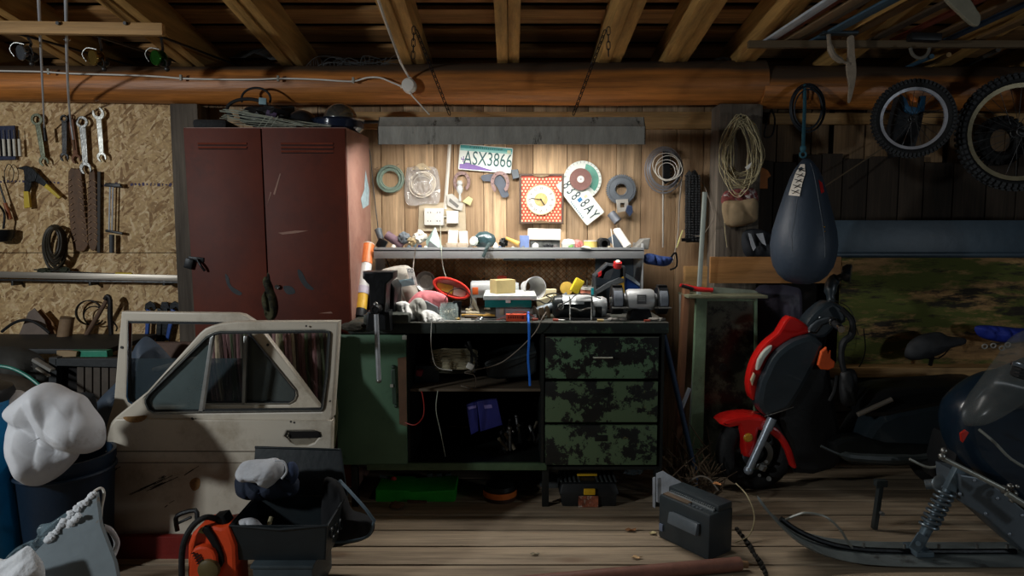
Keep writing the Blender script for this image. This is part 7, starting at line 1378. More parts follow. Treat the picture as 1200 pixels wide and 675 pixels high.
cab([(903, 130, -.1), (898, 145, -.15), (896, 160, -.15), (905, 158, -.15), (908, 140, -.12), (904, 128, -.1)], .005, rubber, 'black_hook_cable', 'short loop of black cable hanging beside the teal rope')
# ============================================================ WHEELS
def wheel(cx, cy, R_, Y, yaw, label, rimm, nsp, rimk=.80, tr=.105):
    s = ss(Y)*R_; c = at(cx, cy, Y); t = T('bicycle_wheel', label, 'wheel', c, 'bicycle wheels under the skis'); o = V((0, 0, 0)); t.location = c
    def bb(m, nm, mt, par=t, kind=None):
        ob = m.build(nm, mt, None, origin=(0, 0, 0), kind=kind); ob.location = (0, 0, 0); ob.parent = par; return ob
    b = MB(); b.torus(o, s*(1-tr), s*tr, (0, 1, 0), 56, 12); ty = bb(b, 'tyre', rubber)
    b = MB(); n = 60
    for k in range(n):
        a = 2*pi*k/n
        for j, (rr_, yy, w) in enumerate(((s*1.0, 0, .012), (s*.975, -s*.07, .010), (s*.975, s*.07, .010), (s*.93, -s*.1, .008))):
            a2 = a+(pi/n if j % 2 else 0); b.box((rr_*cos(a2), yy, rr_*sin(a2)), (s*.05, s*.05, s*.06), (0, -a2, 0))
    bb(b, 'tread', mat('tread', (46, 48, 50)), ty, 'stuff')
    b = MB(); r0, r1 = s*(rimk), s*(rimk-.075); b.lathe([(r0, -s*.05), (r0, s*.05), (r1, s*.035), (r1, -s*.035), (r0, -s*.05)], o, (0, 1, 0), 56, cap=False); bb(b, 'rim', rimm)
    b = MB(); b.cyl((0, -s*.13, 0), (0, s*.13, 0), s*.06); b.torus((0, -s*.1, 0), s*.08, s*.02); b.torus((0, s*.1, 0), s*.08, s*.02); b.cyl((0, -s*.22, 0), (0, s*.22, 0), s*.025, n=10); bb(b, 'hub', dsteel); b = MB(); b.tube([(0, .02, s*.86), (.0, .1, s*.92), (0, .24, s*.92)], .004, 6); bb(b, 'wall_hook', iron)
    for k in range(nsp): a = 2*pi*k/nsp; sg = 1 if k % 2 else -1; a3 = a+.35*(1 if k % 4 < 2 else -1); b = MB(); b.tube([(s*.08*cos(a3), sg*s*.1, s*.08*sin(a3)), (r1*cos(a), 0, r1*sin(a))], .0014, 5); bb(b, 'spoke', dsteel)
    t.rotation_euler = (0, 0, R(yaw)); return t
wheel(1070, 139, 44, -.42, -14, 'smaller knobby bicycle wheel with bright silver rim under skis', mat('bright_rim', (206, 208, 216), .3, .5), 20)
wheel(1194, 155, 66, -.42, -10, 'larger bicycle wheel with tan rim at the edge of picture', mat('tan_rim', (146, 136, 108), .45, .5), 28, .84, .085)
t = T('child_bike_fork', 'black fork with blue guard seen through smaller bicycle wheel', 'fork', at(1068, 175, -.24))
b = MB(); b.ppoly([[(1056, 112), (1064, 124), (1084, 130), (1080, 150), (1072, 176), (1050, 184), (1044, 164), (1050, 138)]], -.3, .08, .01); b.build('fork_body', mat('matt_black', (40, 42, 45), .7, var=.4), t)
b = MB(); b.ppoly([[(1057, 110), (1063, 116), (1066, 124), (1078, 126), (1080, 112), (1086, 112), (1084, 130), (1072, 134), (1062, 130)]], -.33, .03, .006); b.build('blue_guard', mat('guard_blue', (36, 86, 120), .5, var=.2), t)
b = MB(); b.ppoly([[(1064, 111), (1068, 109), (1076, 116), (1074, 120), (1068, 118)]], -.34, .02, .004); b.build('orange_reflector', mat('reflector_orange', (216, 120, 50), .3), t)
b = MB(); b.torus(at(1172, 165, -.2), .09, .03, (0, 1, 0), 36, 10); [b.box((at(1172, 165, -.2).x+.12*cos(a), -.2, at(1172, 165, -.2).z+.12*sin(a)), (.02, .05, .02), (0, -a, 0)) for a in [k*.25 for k in range(25)]]; b.build('spare_tyre', rubber, None, 'little black spare tyre behind larger bicycle wheel', 'tyre')
# ============================================================ SKIS
YS = -.62; t = T('ski_rack_board', 'dark horizontal rack board under rafters carrying skis', 'board', at(1040, 56, YS)); a, c = at(878, 47, YS), at(1290, 55, YS)
b = MB(); b.bx(a.x, c.x, YS, YS+.03, c.z, a.z, .003); b.build('board', mat('rack_wood', (96, 80, 58), .8, var=.3, st=(.05, 1, 1), scale=30), t)
zs0 = a.z
sk = [(906, 47, 1006, 0, .045, (190, 196, 204), 'white edged ski lying first on the ski rack, nearest centre'), (918, 47, 1024, 0, .04, (120, 62, 44), 'red brown ski beside white edged ski on the rack'), (930, 47, 1040, 0, .05, (126, 104, 78), 'tan wooden ski third on the rack from its inner end'), (946, 47, 1062, 0, .03, (90, 78, 64), 'dull brown narrow ski by blue grey ski'),
      (962, 46, 1088, 0, .055, (66, 92, 110), 'blue grey ski on the rack over the birch strips'), (1000, 46, 1118, 0, .05, (110, 84, 52), 'yellow brown ski just outside blue grey ski'), (1030, 46, 1150, 0, .045, (72, 58, 44), 'dark brown ski in the middle of the rack'), (1064, 46, 1195, 0, .045, (124, 58, 40), 'rusty red ski past the middle of rack'),
      (1096, 46, 1225, 4, .05, (96, 74, 50), 'brown ski behind hanging paddle blade'), (1128, 46, 1250, 8, .04, (40, 66, 92), 'navy ski near the outer end of rack'), (1156, 46, 1285, 8, .05, (116, 88, 56), 'outermost tan brown ski on the rack')]
for i, (xa_, ya, xb_, yb_, w, c_, lab) in enumerate(sk):
    A = V((fx(xa_, YS-.02, zs0+.012), YS+.1, zs0+.010+.016*(i % 2))); d = V((fx(xb_, -1.25, zs0+.03)-A.x, -1.35, .0)); A0 = A-d*.0; E = A+d*(1.25); E.z = zs0+.012+.016*(i % 2)+.02
    t = T('ski', lab, 'ski', A.lerp(E, .5), 'old skis on the rack board'); b = MB(); A0 = A+(A-E).normalized()*.0; beam(b, A0, E, w, .012, .003); b.build('ski_body', mat('ski_%d' % i, c_, .6, var=.25, st=(1, .1, 1), scale=20), t)
    b = MB(); m_ = A.lerp(E, .62); b.box(m_+V((0, 0, .012)), (w*.8, .09, .014), None, .003); b.build('binding', iron, t)
for (x0, y0, x1, y1, c_, lab, sg) in ((1052, 84, 1092, 66, (60, 96, 118), 'thin blue pole end poking out under rack board', 0), (1066, 87, 1112, 64, (150, 120, 76), 'tan pole end poking out under the rack board', 1), (1112, 86, 1170, 58, (90, 86, 78), 'grey pole end under rack board toward the outer wheel', 2)):
    b = MB(); b.cyl(at(x0, y0, .2), at(x1, y1, -.35), .010, .012); b.build('ski_pole', mat('pole_%d' % sg, c_, .6), None, lab, 'ski pole')
b = MB(); P = [(994, 44), (1001, 42), (1002, 60), (1004, 82), (1002, 100), (997, 119), (994, 118), (995, 100), (992, 80), (994, 60)]; b.ppoly([P], -.7, .012, .003, 3); b.build('birch_strip', mat('birch', (150, 136, 118), .8, var=.35, scale=20), None, 'long pale birch strip hanging straight from ski rack', 'bark strip')
b = MB(); b.tube([at(971, 40, -.7), at(972, 52, -.71), at(976, 64, -.72), (at(985, 71, -.71)), at(995, 75, -.7)], [.010, .014, .014, .007], 8, 4); b.build('curled_bark', mat('birch', (150, 136, 118)), None, 'curled pale bark piece hooked beside long birch strip', 'bark strip')
b = MB(); b.ppoly([[(1106, -12), (1128, -12), (1146, 12), (1150, 20), (1147, 30), (1138, 27), (1122, 12), (1110, 0)]], -1.2, .02, .004, 3); b.build('wooden_paddle', mat('paddle_wood', (132, 128, 110), .7, var=.2), None, 'grey wooden paddle blade hanging at the top edge', 'paddle')
b = MB(); P = [at(1078+11*cos(R(k)), 56+12*sin(R(k)), -.68) for k in range(0, 181, 15)]; b.tube(P, .008, 8, 2); b.build('grey_strap_loop', mat('strap_grey2', (100, 96, 86), .8), None, 'grey strap loop drooping below ski rack board', 'strap')
b = MB(); b.box(at(1083, 44, -.7), (.14, .05, .035), (0, .03, 0), .008); b.build('black_binding_plate', black, None, 'black plate lying on the rack board over strap loop', 'plate')
b = MB(); b.box(at(983, 39, -.7), (.16, .05, .012), None, .003); b.build('dark_plate', mat('bluish_iron', (50, 62, 70), .4, .4), None, 'dark bluish plate on rack end over birch strips', 'plate')
# ============================================================ RIGHT WALL PIECES
b = MB(); a, c = at(975, 258, -.2), at(1300, 301, -.2); b.bx(a.x, c.x, -.2, .02, c.z, a.z, .004); b.cyl((a.x, -.19, c.z+.012), (c.x, -.19, c.z+.012), .018); b.build('blue_grey_board', mat('blue_grey_board', (58, 74, 86), .45, .1, var=.2, scale=4), None, 'long blue grey metal fascia fixed above mossy plywood', 'fascia')
b = MB(); beam(b, at(967, 218, -.1), at(1040, 170, -.05), .006, .006, 0); b.build('slanted_rod', mat('rack_wood', (96, 80, 58)), None, 'thin rod slanting across the dark boards above fascia', 'rod')
t = T('bicycle_saddle', 'black bicycle saddle hung on mossy plywood', 'saddle', at(1092, 430, -.2))
b = MB(); b.smooth = 70; b.pillow([(1060, 412), (1066, 400), (1080, 392), (1100, 389), (1112, 394), (1130, 396), (1131, 402), (1112, 408), (1098, 416), (1076, 422), (1062, 420)], -.2, .06, 2, .1, 4, rings=10); b.build('seat', mat('matt_black', (26, 27, 28)), t)
b = MB(); b.tube([at(1094, 412, -.18), at(1090, 428, -.16)], .011, 8); b.tube([at(1075, 418, -.19), at(1100, 420, -.19), at(1116, 404, -.19)], .004, 6, 3); b.build('seat_post', iron, t)
t = T('blue_cloth_bundle', 'royal blue cloth bundle with grey buckles on mossy plywood', 'bundle', at(1168, 402, -.2))
b = MB(); b.smooth = 70; b.pillow([(1142, 384), (1150, 381), (1170, 382), (1190, 384), (1212, 386), (1212, 396), (1186, 402), (1160, 399), (1146, 393)], -.2, .06, 5, .3, 10, rings=10); b.build('cloth', mat('royal_blue', (24, 44, 140), .7), t)
b = MB(); [b.torus(at(x, y, -.27), .012, .004, (.2, 1, .1), 14, 6) for x, y in ((1154, 406), (1164, 405), (1174, 408), (1181, 404))]; b.build('buckle', mat('bracket_pale', (154, 150, 142)), t)
cab([(1012, 385, -.1), (1014, 410, -.12), (1008, 428, -.14), (998, 436, -.18)], .003, iron, 'wall_wire', 'bent black wire before mossy plywood beside scooter')
# ============================================================ SCOOTER
Yk = -.5; zk = .198; t = T('motor_scooter', 'red and black motor scooter parked facing the workbench', 'scooter', V((fx(884, Yk, .2), Yk, 0))); s_ = ss(Yk)
rs = mat('scooter_red', (200, 26, 22), .28, var=.08, bump=0, coat=.5); bs = mat('scooter_black', (40, 50, 56), .4, var=.2, bump=.02, coat=.5)
wc = V((fx(884, Yk, zk), Yk, zk)); w_ = MB(); w_.torus(wc, .15, .048, (0, 1, 0), 56, 14); tw = w_.build('front_wheel', rubber, t)
b = MB(); b.torus(wc, .110, .010, (0, 1, 0), 44, 8, fl=2); b.build('rim', mat('rim_dark', (58, 62, 64), .35, .7), tw)
b = MB(); [beam(b, wc+V((.02*cos(a), -.02, .02*sin(a))), wc+V((.108*cos(a+.25), -.012, .108*sin(a+.25))), .012, .022, .003) for a in [2*pi*k/5+.3 for k in range(5)]]; b.lathe([(0, -.05), (.03, -.05), (.034, -.03), (.034, .04), (0, .04)], wc, (0, 1, 0), 24); b.build('wheel_spokes', mat('rim_dark', (58, 62, 64)), tw)
b = MB(); b.lathe([(.05, -.003), (.078, -.003), (.078, 0), (.05, 0), (.05, -.003)], wc+V((0, -.045, 0)), (0, 1, 0), 36, cap=False); b.build('brake_disc', mat('disc_steel', (130, 134, 136), .3, .9), tw)
b = MB(); b.box(at(892, 547, Yk-.06), (.05, .03, .035), (0, .4, 0), .008); [b.cyl(at(x, y, Yk-.07), at(x, y, Yk-.09), r, n=12) for x, y, r in ((892, 548, .014), (898, 541, .008), (890, 557, .008), (901, 561, .012))]; b.build('brake_caliper', steel, t)
b = MB(); b.ppoly([[(845, 498), (853, 492), (866, 489), (882, 488), (900, 491), (903, 497), (900, 508), (890, 505), (888, 520), (885, 535), (873, 536), (871, 520), (868, 506), (866, 500), (856, 502)]], Yk-.075, .15, .018, 2); b.build('fender', rs, t)
b = MB(); b.ppoly([[(904, 500), (912, 503), (920, 512), (928, 526), (934, 545), (933, 550), (926, 546), (920, 528), (912, 516), (903, 509)]], Yk-.06, .12, .012, 2); b.build('rear_fender', rs, t)
b = MB(); q = at(877, 513, Yk-.078); b.lathe([(0, -.008), (.016, -.006), (.020, 0), (.023, .002), (.023, .008), (0, .008)], q, (0, 1, 0), 24); b.build('indicator', mat('amber', (196, 140, 40), .2, coat=1), t)
b = MB(); b.cyl(at(903, 494, Yk-.09), at(877, 551, Yk-.09), .019, n=20); b.cyl(at(905, 490, Yk-.09), at(899, 503, Yk-.09), .023, n=20); b.sph(at(877, 551, Yk-.09), .024, sub=2); b.build('fork', mat('fork_silver', (148, 158, 168), .35, .5, var=.1), t)
b = MB(); b.ppoly([[(951, 390), (930, 396), (912, 408), (903, 417), (896, 430), (890, 445), (887, 458), (886, 469), (880, 467), (877, 452), (879, 437), (884, 422), (893, 407), (902, 398), (912, 390), (919, 378), (926, 371), (936, 374), (945, 380), (949, 385)]], Yk-.06, .07, .012, 2); b.build('front_cowl', rs, t)
b = MB(); b.ppoly([[(887, 434), (889, 422), (897, 410), (905, 405), (904, 411), (897, 420), (891, 432)]], Yk-.083, .03, .006, 2); b.build('headlight', mat('headlight_lens', (190, 196, 186), .12, bump=0, coat=1), t)
b = MB(); b.ppoly([[(880, 446), (884, 437), (886, 440), (882, 452)]], Yk-.078, .02, .004); b.build('side_light', mat('lens_amber_clear', (196, 180, 150), .2, coat=1), t)
b = MB(); b.ppoly([[(951, 393), (930, 399), (914, 410), (905, 420), (898, 434), (892, 448), (889, 462), (888, 474), (893, 484), (902, 490), (914, 486), (926, 480), (940, 460), (956, 430), (966, 408), (964, 400)]], Yk-.10, .12, .028, 2); b.build('side_panel', bs, t)
b = MB(); b.ppoly([[(926, 450), (960, 408), (972, 420), (980, 470), (990, 530), (975, 552), (934, 556), (924, 520), (912, 492)]], Yk-.06, .18, .03, 2); b.build('leg_shield', mat('shield_black', (14, 16, 18), .5), t)
b = MB(); b.tube([at(896, 488, Yk-.1), at(915, 482, Yk-.11), at(930, 477, Yk-.1)], .002, 5, 3); b.build('panel_edge', steel, t)
b = MB(); b.ppoly([[(944, 384), (950, 372), (960, 362), (972, 354), (984, 356), (992, 364), (992, 378), (980, 384), (968, 396), (950, 396)]], Yk-.06, .12, .02, 2); b.build('handlebar_cover', bs, t)
b = MB(); b.ppoly([[(948, 386), (958, 376), (973, 372), (974, 376), (962, 382), (953, 390)]], Yk-.075, .03, .006, 2); b.build('cover_ridge', mat('ridge_grey', (84, 92, 98), .3, .3), t)
b = MB(); b.cyl(at(972, 374, Yk-.05), at(984, 384, Yk-.19), .016, n=16); b.build('grip', rubber, t)
b = MB(); b.cyl(at(984, 384, Yk-.19), at(986, 386, Yk-.215), .019, .016, 18); b.torus(at(976, 377, Yk-.11), .018, .005, (.3, -1, -.25)); b.build('bar_end', chrome, t)
b = MB(); b.tube([at(962, 382, Yk-.09), at(956, 390, Yk-.14), at(948, 388, Yk-.18)], .005, 8, 3); b.tube([at(972, 352, Yk-.05), at(990, 362, Yk-.08), at(1000, 376, Yk-.09), at(1006, 392, Yk-.08)], .0022, 6, 4); b.tube([at(974, 350, Yk-.05), at(994, 360, Yk-.08), at(1003, 378, Yk-.09)], .0022, 6, 4); b.build('brake_lever', dsteel, t)
b = MB(); b.tube([at(975, 360, Yk), at(973, 342, Yk+.02), at(976, 330, Yk+.02), at(985, 325, Yk), at(992, 322, Yk-.02)], [.02, .03, .03, .018, .012], 12, 4); b.build('mirror_arm', bs, t)
b = MB(); b.lathe([(0, -.03), (.03, -.028), (.044, -.01), (.046, .012), (.04, .014), (.038, .008), (0, .008)], at(994, 320, Yk-.03), (.85, -.5, -.05), 28); b.build('mirror', bs, t)
b = MB(); b.lathe([(0, 0), (.038, 0), (.038, .003), (0, .003)], at(994, 320, Yk-.03)+V((.85, -.5, -.05)).normalized()*.010, (.85, -.5, -.05), 28); b.build('mirror_glass', mat('mirror_grey', (110, 116, 112), .15, .6, bump=0), t)
b = MB(); b.tube([at(960, 392, Yk-.02), at(950, 440, Yk+.02), at(930, 480, Yk+.02), at(905, 500, Yk)], .035, 12, 3); b.build('steering_column', iron, t)
zf = .30; XA, XB = fx(975, Yk, zf), fx(1150, Yk, zf)
b = MB(); b.box(((XA+.25), Yk+.03, .22), (.42, .26, .07), (0, .03, 0), .02); b.build('footboard', mat('shield_black', (14, 16, 18)), t)
b = MB(); b.ppoly([[(1015, 540), (1020, 500), (1050, 480), (1120, 470), (1170, 470), (1180, 500), (1150, 545)]], Yk-.1, .26, .04, 2); b.build('rear_body', bs, t)
b = MB(); b.ppoly([[(1010, 486), (1030, 462), (1070, 455), (1120, 452), (1165, 450), (1170, 468), (1100, 478), (1040, 490)]], Yk-.1, .26, .03, 2); b.build('saddle', mat('vinyl_black', (22, 23, 25), .4, var=.2), t)
wr = V((fx(1112, Yk, zk), Yk+.03, zk)); b = MB(); b.torus(wr, .15, .048, (0, 1, 0), 48, 12); rw_ = b.build('rear_wheel', rubber, t)
b = MB(); b.torus(wr, .108, .010, (0, 1, 0), 40, 8, fl=2); b.cyl(wr+V((0, -.06, 0)), wr+V((0, .06, 0)), .035); b.build('rim', mat('rim_dark', (58, 62, 64)), rw_)
b = MB(); b.ppoly([[(975, 520), (1010, 512), (1040, 520), (1100, 522), (1130, 530), (1100, 545), (1000, 545)]], Yk-.12, .1, .02, 2); b.build('engine_cover', mat('engine_dark', (40, 44, 44), .4, .5, var=.4), t)
b = MB(); b.cyl(at(1005, 486, Yk-.13), at(1045, 468, Yk-.13), .012); b.build('grab_rail', mat('dull_aluminium', (168, 160, 148)), t)
t = T('orange_glove', 'torn orange rag tied below scooter handlebar', 'rag', at(968, 433, Yk-.1))
b = MB(); b.ppoly([[(963, 412), (969, 407), (971, 414), (974, 411), (974, 420), (979, 424), (978, 431), (971, 434), (963, 433), (959, 428)]], Yk-.12, .025, .006); b.build('rag_body', mat('torn_orange', (214, 84, 26), .6, var=.25), t)
t = T('black_shoulder_bag', 'black bag hanging by wide strap from scooter handlebar', 'bag', at(1000, 476, Yk-.12))
b = MB(); b.smooth = 70; b.pillow([(984, 440), (992, 432), (1003, 436), (1004, 460), (1002, 474), (990, 476), (984, 466)], Yk-.12, .04, 2, .2, 8, rings=8); b.build('bag_body', mat('nylon_black', (18, 20, 22), .6), t)
b = MB(); b.tube([at(986, 362, Yk-.1), at(998, 375, Yk-.12), at(998, 392, Yk-.12), at(988, 402, Yk-.12), at(986, 420, Yk-.12), at(990, 438, Yk-.12)], [.014, .017, .014], 8, 4); b.tube([at(981, 440, Yk-.1), at(978, 458, Yk-.1), at(972, 470, Yk-.1)], .010, 8, 3); b.build('strap', mat('nylon_black', (18, 20, 22)), t)
# ============================================================ SNOWMOBILE
t = T('snowmobile', 'old snowmobile with long grey front ski and coil spring leg', 'snowmobile', (fx(1160, -1.15, .0), -1.15, 0))
skm = mat('ski_grey', (108, 116, 116), .5, .2, var=.25, scale=5, c2=(70, 72, 70), th=.6, s2=5)
def ski(path, w, m, nm, th=.007, par=t):
    b = MB(); P = smooth_pts(path, 5); n = len(P); vs = []
    for i, p in enumerate(P):
        f = i/(n-1); ww = w*(min(1, .16+f*3.2))/2
        for (dy, dz) in ((-ww, .012), (-ww*.8, 0), (ww*.8, 0), (ww, .012), (ww*.78, .012+th*.2), (-ww*.78, .012+th*.2)): vs.append(p+V((0, dy, dz)))
    fs = [(i*6+k, i*6+(k+1) % 6, (i+1)*6+(k+1) % 6, (i+1)*6+k) for i in range(n-1) for k in range(6)]+[tuple(range(6)), tuple((n-1)*6+k for k in range(6))]
    b.add(vs, fs); return b.build(nm, m, par)
Yi = -1.24; G_ = lambda px, z, Y=Yi: V((fx(px, Y, z), Y, z))
pth = [at(889, 586, Yi), at(905, 607, Yi), at(930, 628, Yi), at(965, 643, Yi), G_(1010, .012), G_(1080, .004), G_(1250, .004)]
ski(pth, .215, skm, 'front_ski')
b = MB(); P = [at(915, 608, Yi), at(935, 622, Yi), at(968, 636, Yi), G_(1010, .036), G_(1080, .028), G_(1190, .028)]; b.tube(P, .011, 8, 5); b.build('keel_bar', iron, t)
for x, z in ((1012, .045), (1060, .04), (1100, .04), (1145, .04), (1180, .04)): b = MB(); q = G_(x, z); b.cyl(q, q+V((0, 0, .016)), .006, n=8); b.build('ski_bolt', steel, t)
b = MB(); b.tube([at(919, 610, Yi), at(932, 604, Yi-.02), at(946, 601, Yi-.04), at(968, 606, Yi-.05), at(984, 620, Yi-.04), at(993, 634, Yi-.02), at(1001, 645, Yi)], .0048, 8, 5); b.build('ski_handle', mat('rod_pale', (146, 148, 140), .4, .4), t)
A, B_ = at(1076, 640, Yi), at(1112, 570, Yi-.02)
b = MB(); b.cyl(A, A.lerp(B_, .4), .019, .022, 20); b.cyl(A.lerp(B_, .3), B_, .016, n=18); b.build('damper', mat('damper_blue', (92, 108, 118), .4, .4, var=.2), t)
b = MB(); d = B_-A; u, w2 = frame_for(d); P = [A.lerp(B_, .32+.62*i/160)+(u*cos(i*.05*2*pi)+w2*sin(i*.05*2*pi))*.031 for i in range(161)]; b.tube(P, .0062, 8); b.build('coil_spring', mat('spring_steel', (104, 116, 124), .35, .6), t)
b = MB(); [beam(b, at(1071, 644, Yi+o), at(1082, 627, Yi+o), .006, .05, .003) for o in (-.045, .045)]; b.cyl(at(1076, 637, Yi-.06), at(1076, 637, Yi+.06), .010); b.box(G_(1076, .035), (.07, .1, .02), None, .004); b.build('clevis', mat('damper_blue', (92, 108, 118)), t)
b = MB(); beam(b, at(1112, 574, Yi-.03), at(1126, 546, Yi-.03), .03, .042, .005); b.build('upper_arm', mat('damper_blue', (92, 108, 118)), t)
b = MB(); b.lathe([(0, 0), (.036, 0), (.038, .006), (.03, .012), (0, .014)], at(1103, 567, Yi+.05), (-.2, -1, .2), 28); b.cyl(at(1084, 568, Yi+.08), at(1098, 567, Yi+.06), .02); b.build('bearing_cap', mat('bearing_grey', (112, 120, 124), .35, .5), t)
b = MB(); b.ppoly([[(1125, 556), (1148, 560), (1172, 574), (1203, 600), (1230, 618), (1230, 668), (1203, 648), (1180, 628), (1158, 608), (1132, 592), (1126, 572)]], Yi-.06, .16, .006); b.build('chassis', mat('chassis_grey', (92, 102, 110), .45, .3, var=.2, scale=5), t)
for x, y in ((1142, 563), (1169, 584), (1155, 602), (1198, 604), (1125, 579), (1183, 626)): b = MB(); b.sph(at(x, y, Yi-.062), .007, sc=(1, .6, 1), sub=2); b.build('rivet', mat('fork_silver', (148, 158, 168)), t)
b = MB(); b.cyl(at(1105, 537, Yi-.1), at(1176, 573, Yi-.14), .0095, n=14); b.cyl(at(1180, 578, Yi-.14), at(1230, 610, Yi-.16), .012, n=14); b.build('tie_rod', mat('rod_pale', (146, 148, 140)), t)
for x, y, r in ((1104, 535, .014), (1106, 528, .012), (1177, 574, .017), (1184, 570, .013), (1188, 578, .014), (1192, 570, .008), (1186, 586, .012)): b = MB(); b.sph(at(x, y, Yi-.12), r, amp=.2, seed=x, sub=2); b.build('rod_joint', steel, t)
# second ski and body
p2 = [G_(962, .34, -.86), G_(985, .30, -.86), G_(1010, .285, -.86), G_(1060, .28, -.86), G_(1098, .30, -.86), G_(1112, .36, -.86)]
b = MB(); b.tube(p2, [.006, .02, .022, .018, .008], 8, 4); b.build('running_board', mat('board_dark', (48, 54, 54), .5, .2, var=.3), t)
b = MB(); b.tube([at(1066, 538, -.94), at(1090, 548, -.96), at(1110, 540, -.98), (at(1122, 526, -1.0))], .006, 8, 4); b.build('edge_strip', mat('rod_pale', (146, 148, 140)), t)
b = MB(); b.smooth = 60; b.ppoly([[(1130, 486), (1140, 470), (1166, 450), (1200, 440), (1290, 430), (1290, 640), (1230, 620), (1172, 575), (1140, 545), (1128, 510)]], Yi+.1, .2, .05, 2); b.build('hood', mat('hood_navy', (20, 36, 50), .3, var=.2, bump=.02, coat=.3), t)
b = MB(); b.smooth = 70; b.pillow([(1128, 490), (1138, 468), (1150, 452), (1163, 434), (1178, 414), (1202, 386), (1260, 372), (1300, 420), (1280, 480), (1180, 478), (1150, 490), (1134, 500)], Yi-.08, .12, 2, .0, 3, rings=8, back=.8, pw=.5); b.build('windshield', mat('smoky_screen', (120, 124, 120), .22, var=.1, bump=0, alpha=.32, c2=(70, 76, 78), th=.55, s2=4, soft=.4), t)
b = MB(); b.tube([at(1147, 503, Yi+.04), at(1165, 518, Yi), at(1185, 538, Yi-.02), at(1215, 555, Yi-.04)], .006, 8, 4); b.build('hood_edge', mat('rod_pale', (146, 148, 140)), t)
b = MB(); b.box(at(1197, 436, Yi-.2), (.05, .05, .05), (0, .3, 0), .012); [b.box(at(1195, 431+k*4, Yi-.228), (.045, .004, .005), (0, .25, 0)) for k in range(3)]; b.build('handlebar_grip', rubber, t)
b = MB(); b.ppoly([[(1187, 424), (1200, 427), (1200, 432), (1186, 428)]], Yi-.235, .01, .001); b.build('grip_plate', chrome, t)
b = MB(); b.box(at(1118, 530, -.95), (.12, .2, .16), (0, .2, 0), .02); b.box(at(1100, 548, -.92), (.1, .1, .05), (0, -.2, 0), .01); b.build('engine', mat('shield_black', (14, 16, 18)), t)
b = MB(); b.ppoly([[(1126, 508), (1132, 504), (1136, 507), (1133, 512), (1129, 519), (1127, 517)]], Yi-.08, .012, .003); b.build('red_tag', mat('tag_red', (200, 40, 26), .5), t)
t = T('metal_prop', 'dark metal prop standing on floor behind grey ski', 'prop stand', at(1024, 626, -1.0))
b = MB(); A, B_ = at(1032, 566, -.98), at(1024, 626, -.98); beam(b, A, V((B_.x, B_.y, .004)), .02, .026, .003); b.box(A, (.05, .03, .03), None, .004); b.build('prop_leg', mat('board_dark', (48, 54, 54)), t)
b = MB(); b.cyl(A+V((0, -.012, -.13)), A+V((0, -.03, -.13)), .009); b.build('prop_bolt', steel, t)
# ============================================================ FLOOR THINGS
a0 = V((fx(771, -1.05, 0), -1.05, 0)); ang = R(-54.8)
t = T('black_radio_box', 'black electrical box with ribbed handle standing askew on floor', 'electrical box', a0)
bm_ = mat('radio_black', (46, 54, 58), .42, var=.2, scale=5)
def lb(m, nm, mt): o = m.build(nm, mt, None, origin=(0, 0, 0)); o.location = (0, 0, 0); o.parent = t; return o
L_, D_, H_ = .27, .15, .19
b = MB(); b.box((L_/2, D_/2, H_/2), (L_, D_, H_), None, .012); lb(b, 'case', bm_)
b = MB(); b.box((L_*.56, -.012, H_*.62), (L_*.56, .03, H_*.26), (R(-12), 0, 0), .007); lb(b, 'front_grip', mat('radio_grey', (88, 96, 102), .35, var=.1))
b = MB(); b.box((L_/2, D_*.68, H_+.010), (L_*.98, D_*.6, .03), None, .008); lb(b, 'top_cover', bm_)
b = MB(); b.box((L_/2, D_*.3, H_+.003), (L_*.9, .012, .008), None, .002); [b.box((L_*(.08+.84*k/22), D_*.38, H_+.008), (.006, .012, .010), None, .001) for k in range(23)]; lb(b, 'ribbed_rail', mat('rail_silver', (128, 134, 136), .35, .4))
b = MB(); b.box((L_*.3, D_*.18, H_+.003), (L_*.5, .03, .006), None, .001); lb(b, 'brown_strip', mat('strip_brown', (96, 80, 64), .7))
b = MB(); [b.box((L_*(.5+.07*k), D_*.12, H_+.001), (.010, .008, .006)) for k in range(5)]; lb(b, 'push_buttons', mat('radio_grey', (56, 62, 66)))
b = MB(); b.box((.02, -.003, .05), (.02, .006, .03), None, .001); lb(b, 'small_badge', mat('badge_bluegrey', (110, 120, 140), .5))
t.rotation_euler = (0, R(0), ang)
leafm = mat('dry_leaf', (176, 120, 72), .8, var=.3)
def leaf(px, Y, z, s, c, lab, nm='dry_leaf', seed=1):
    b = MB(); b.smooth = 80; rr = random.Random(seed); p = V((fx(px, Y, z), Y, z)); P = []; n = 12; vs = [p+V((0, 0, .004))]
    for k in range(n): a = 2*pi*k/n; r = s*(1+.35*rr.uniform(-1, 1))*(1.3 if k in (0, 6) else 1); vs.append(p+V((r*cos(a), r*sin(a)*.6, .003+s*.5*abs(sin(a*1.5+seed)))))
    v2 = [v+V((0, 0, .0015)) for v in vs]; b.add(vs+v2, [(0, 1+k, 1+(k+1) % n) for k in range(n)]+[(n+1, n+2+(k+1) % n, n+2+k) for k in range(n)]+[(1+k, 1+(k+1) % n, n+2+(k+1) % n, n+2+k) for k in range(n)])
    return b.build(nm, mat('leaf_%s' % seed, c, .8, var=.3), None, lab, 'leaf', 'dry leaves on the floor')
leaf(740, -1.0, 0, .02, (140, 96, 60), 'curled brown leaf on boards between toolbox and black electrical box', seed=1)
leaf(746, -1.25, 0, .016, (206, 170, 124), 'pale flat leaf on floorboards beside the brown roll', seed=2)
leaf(765, -1.03, 0, .017, (190, 176, 130), 'yellowish crumpled leaf at the foot of black electrical box', seed=3)
leaf(628, -1.22, 0, .014, (150, 140, 116), 'tiny grey leaf at the dark end of brown roll', seed=4)
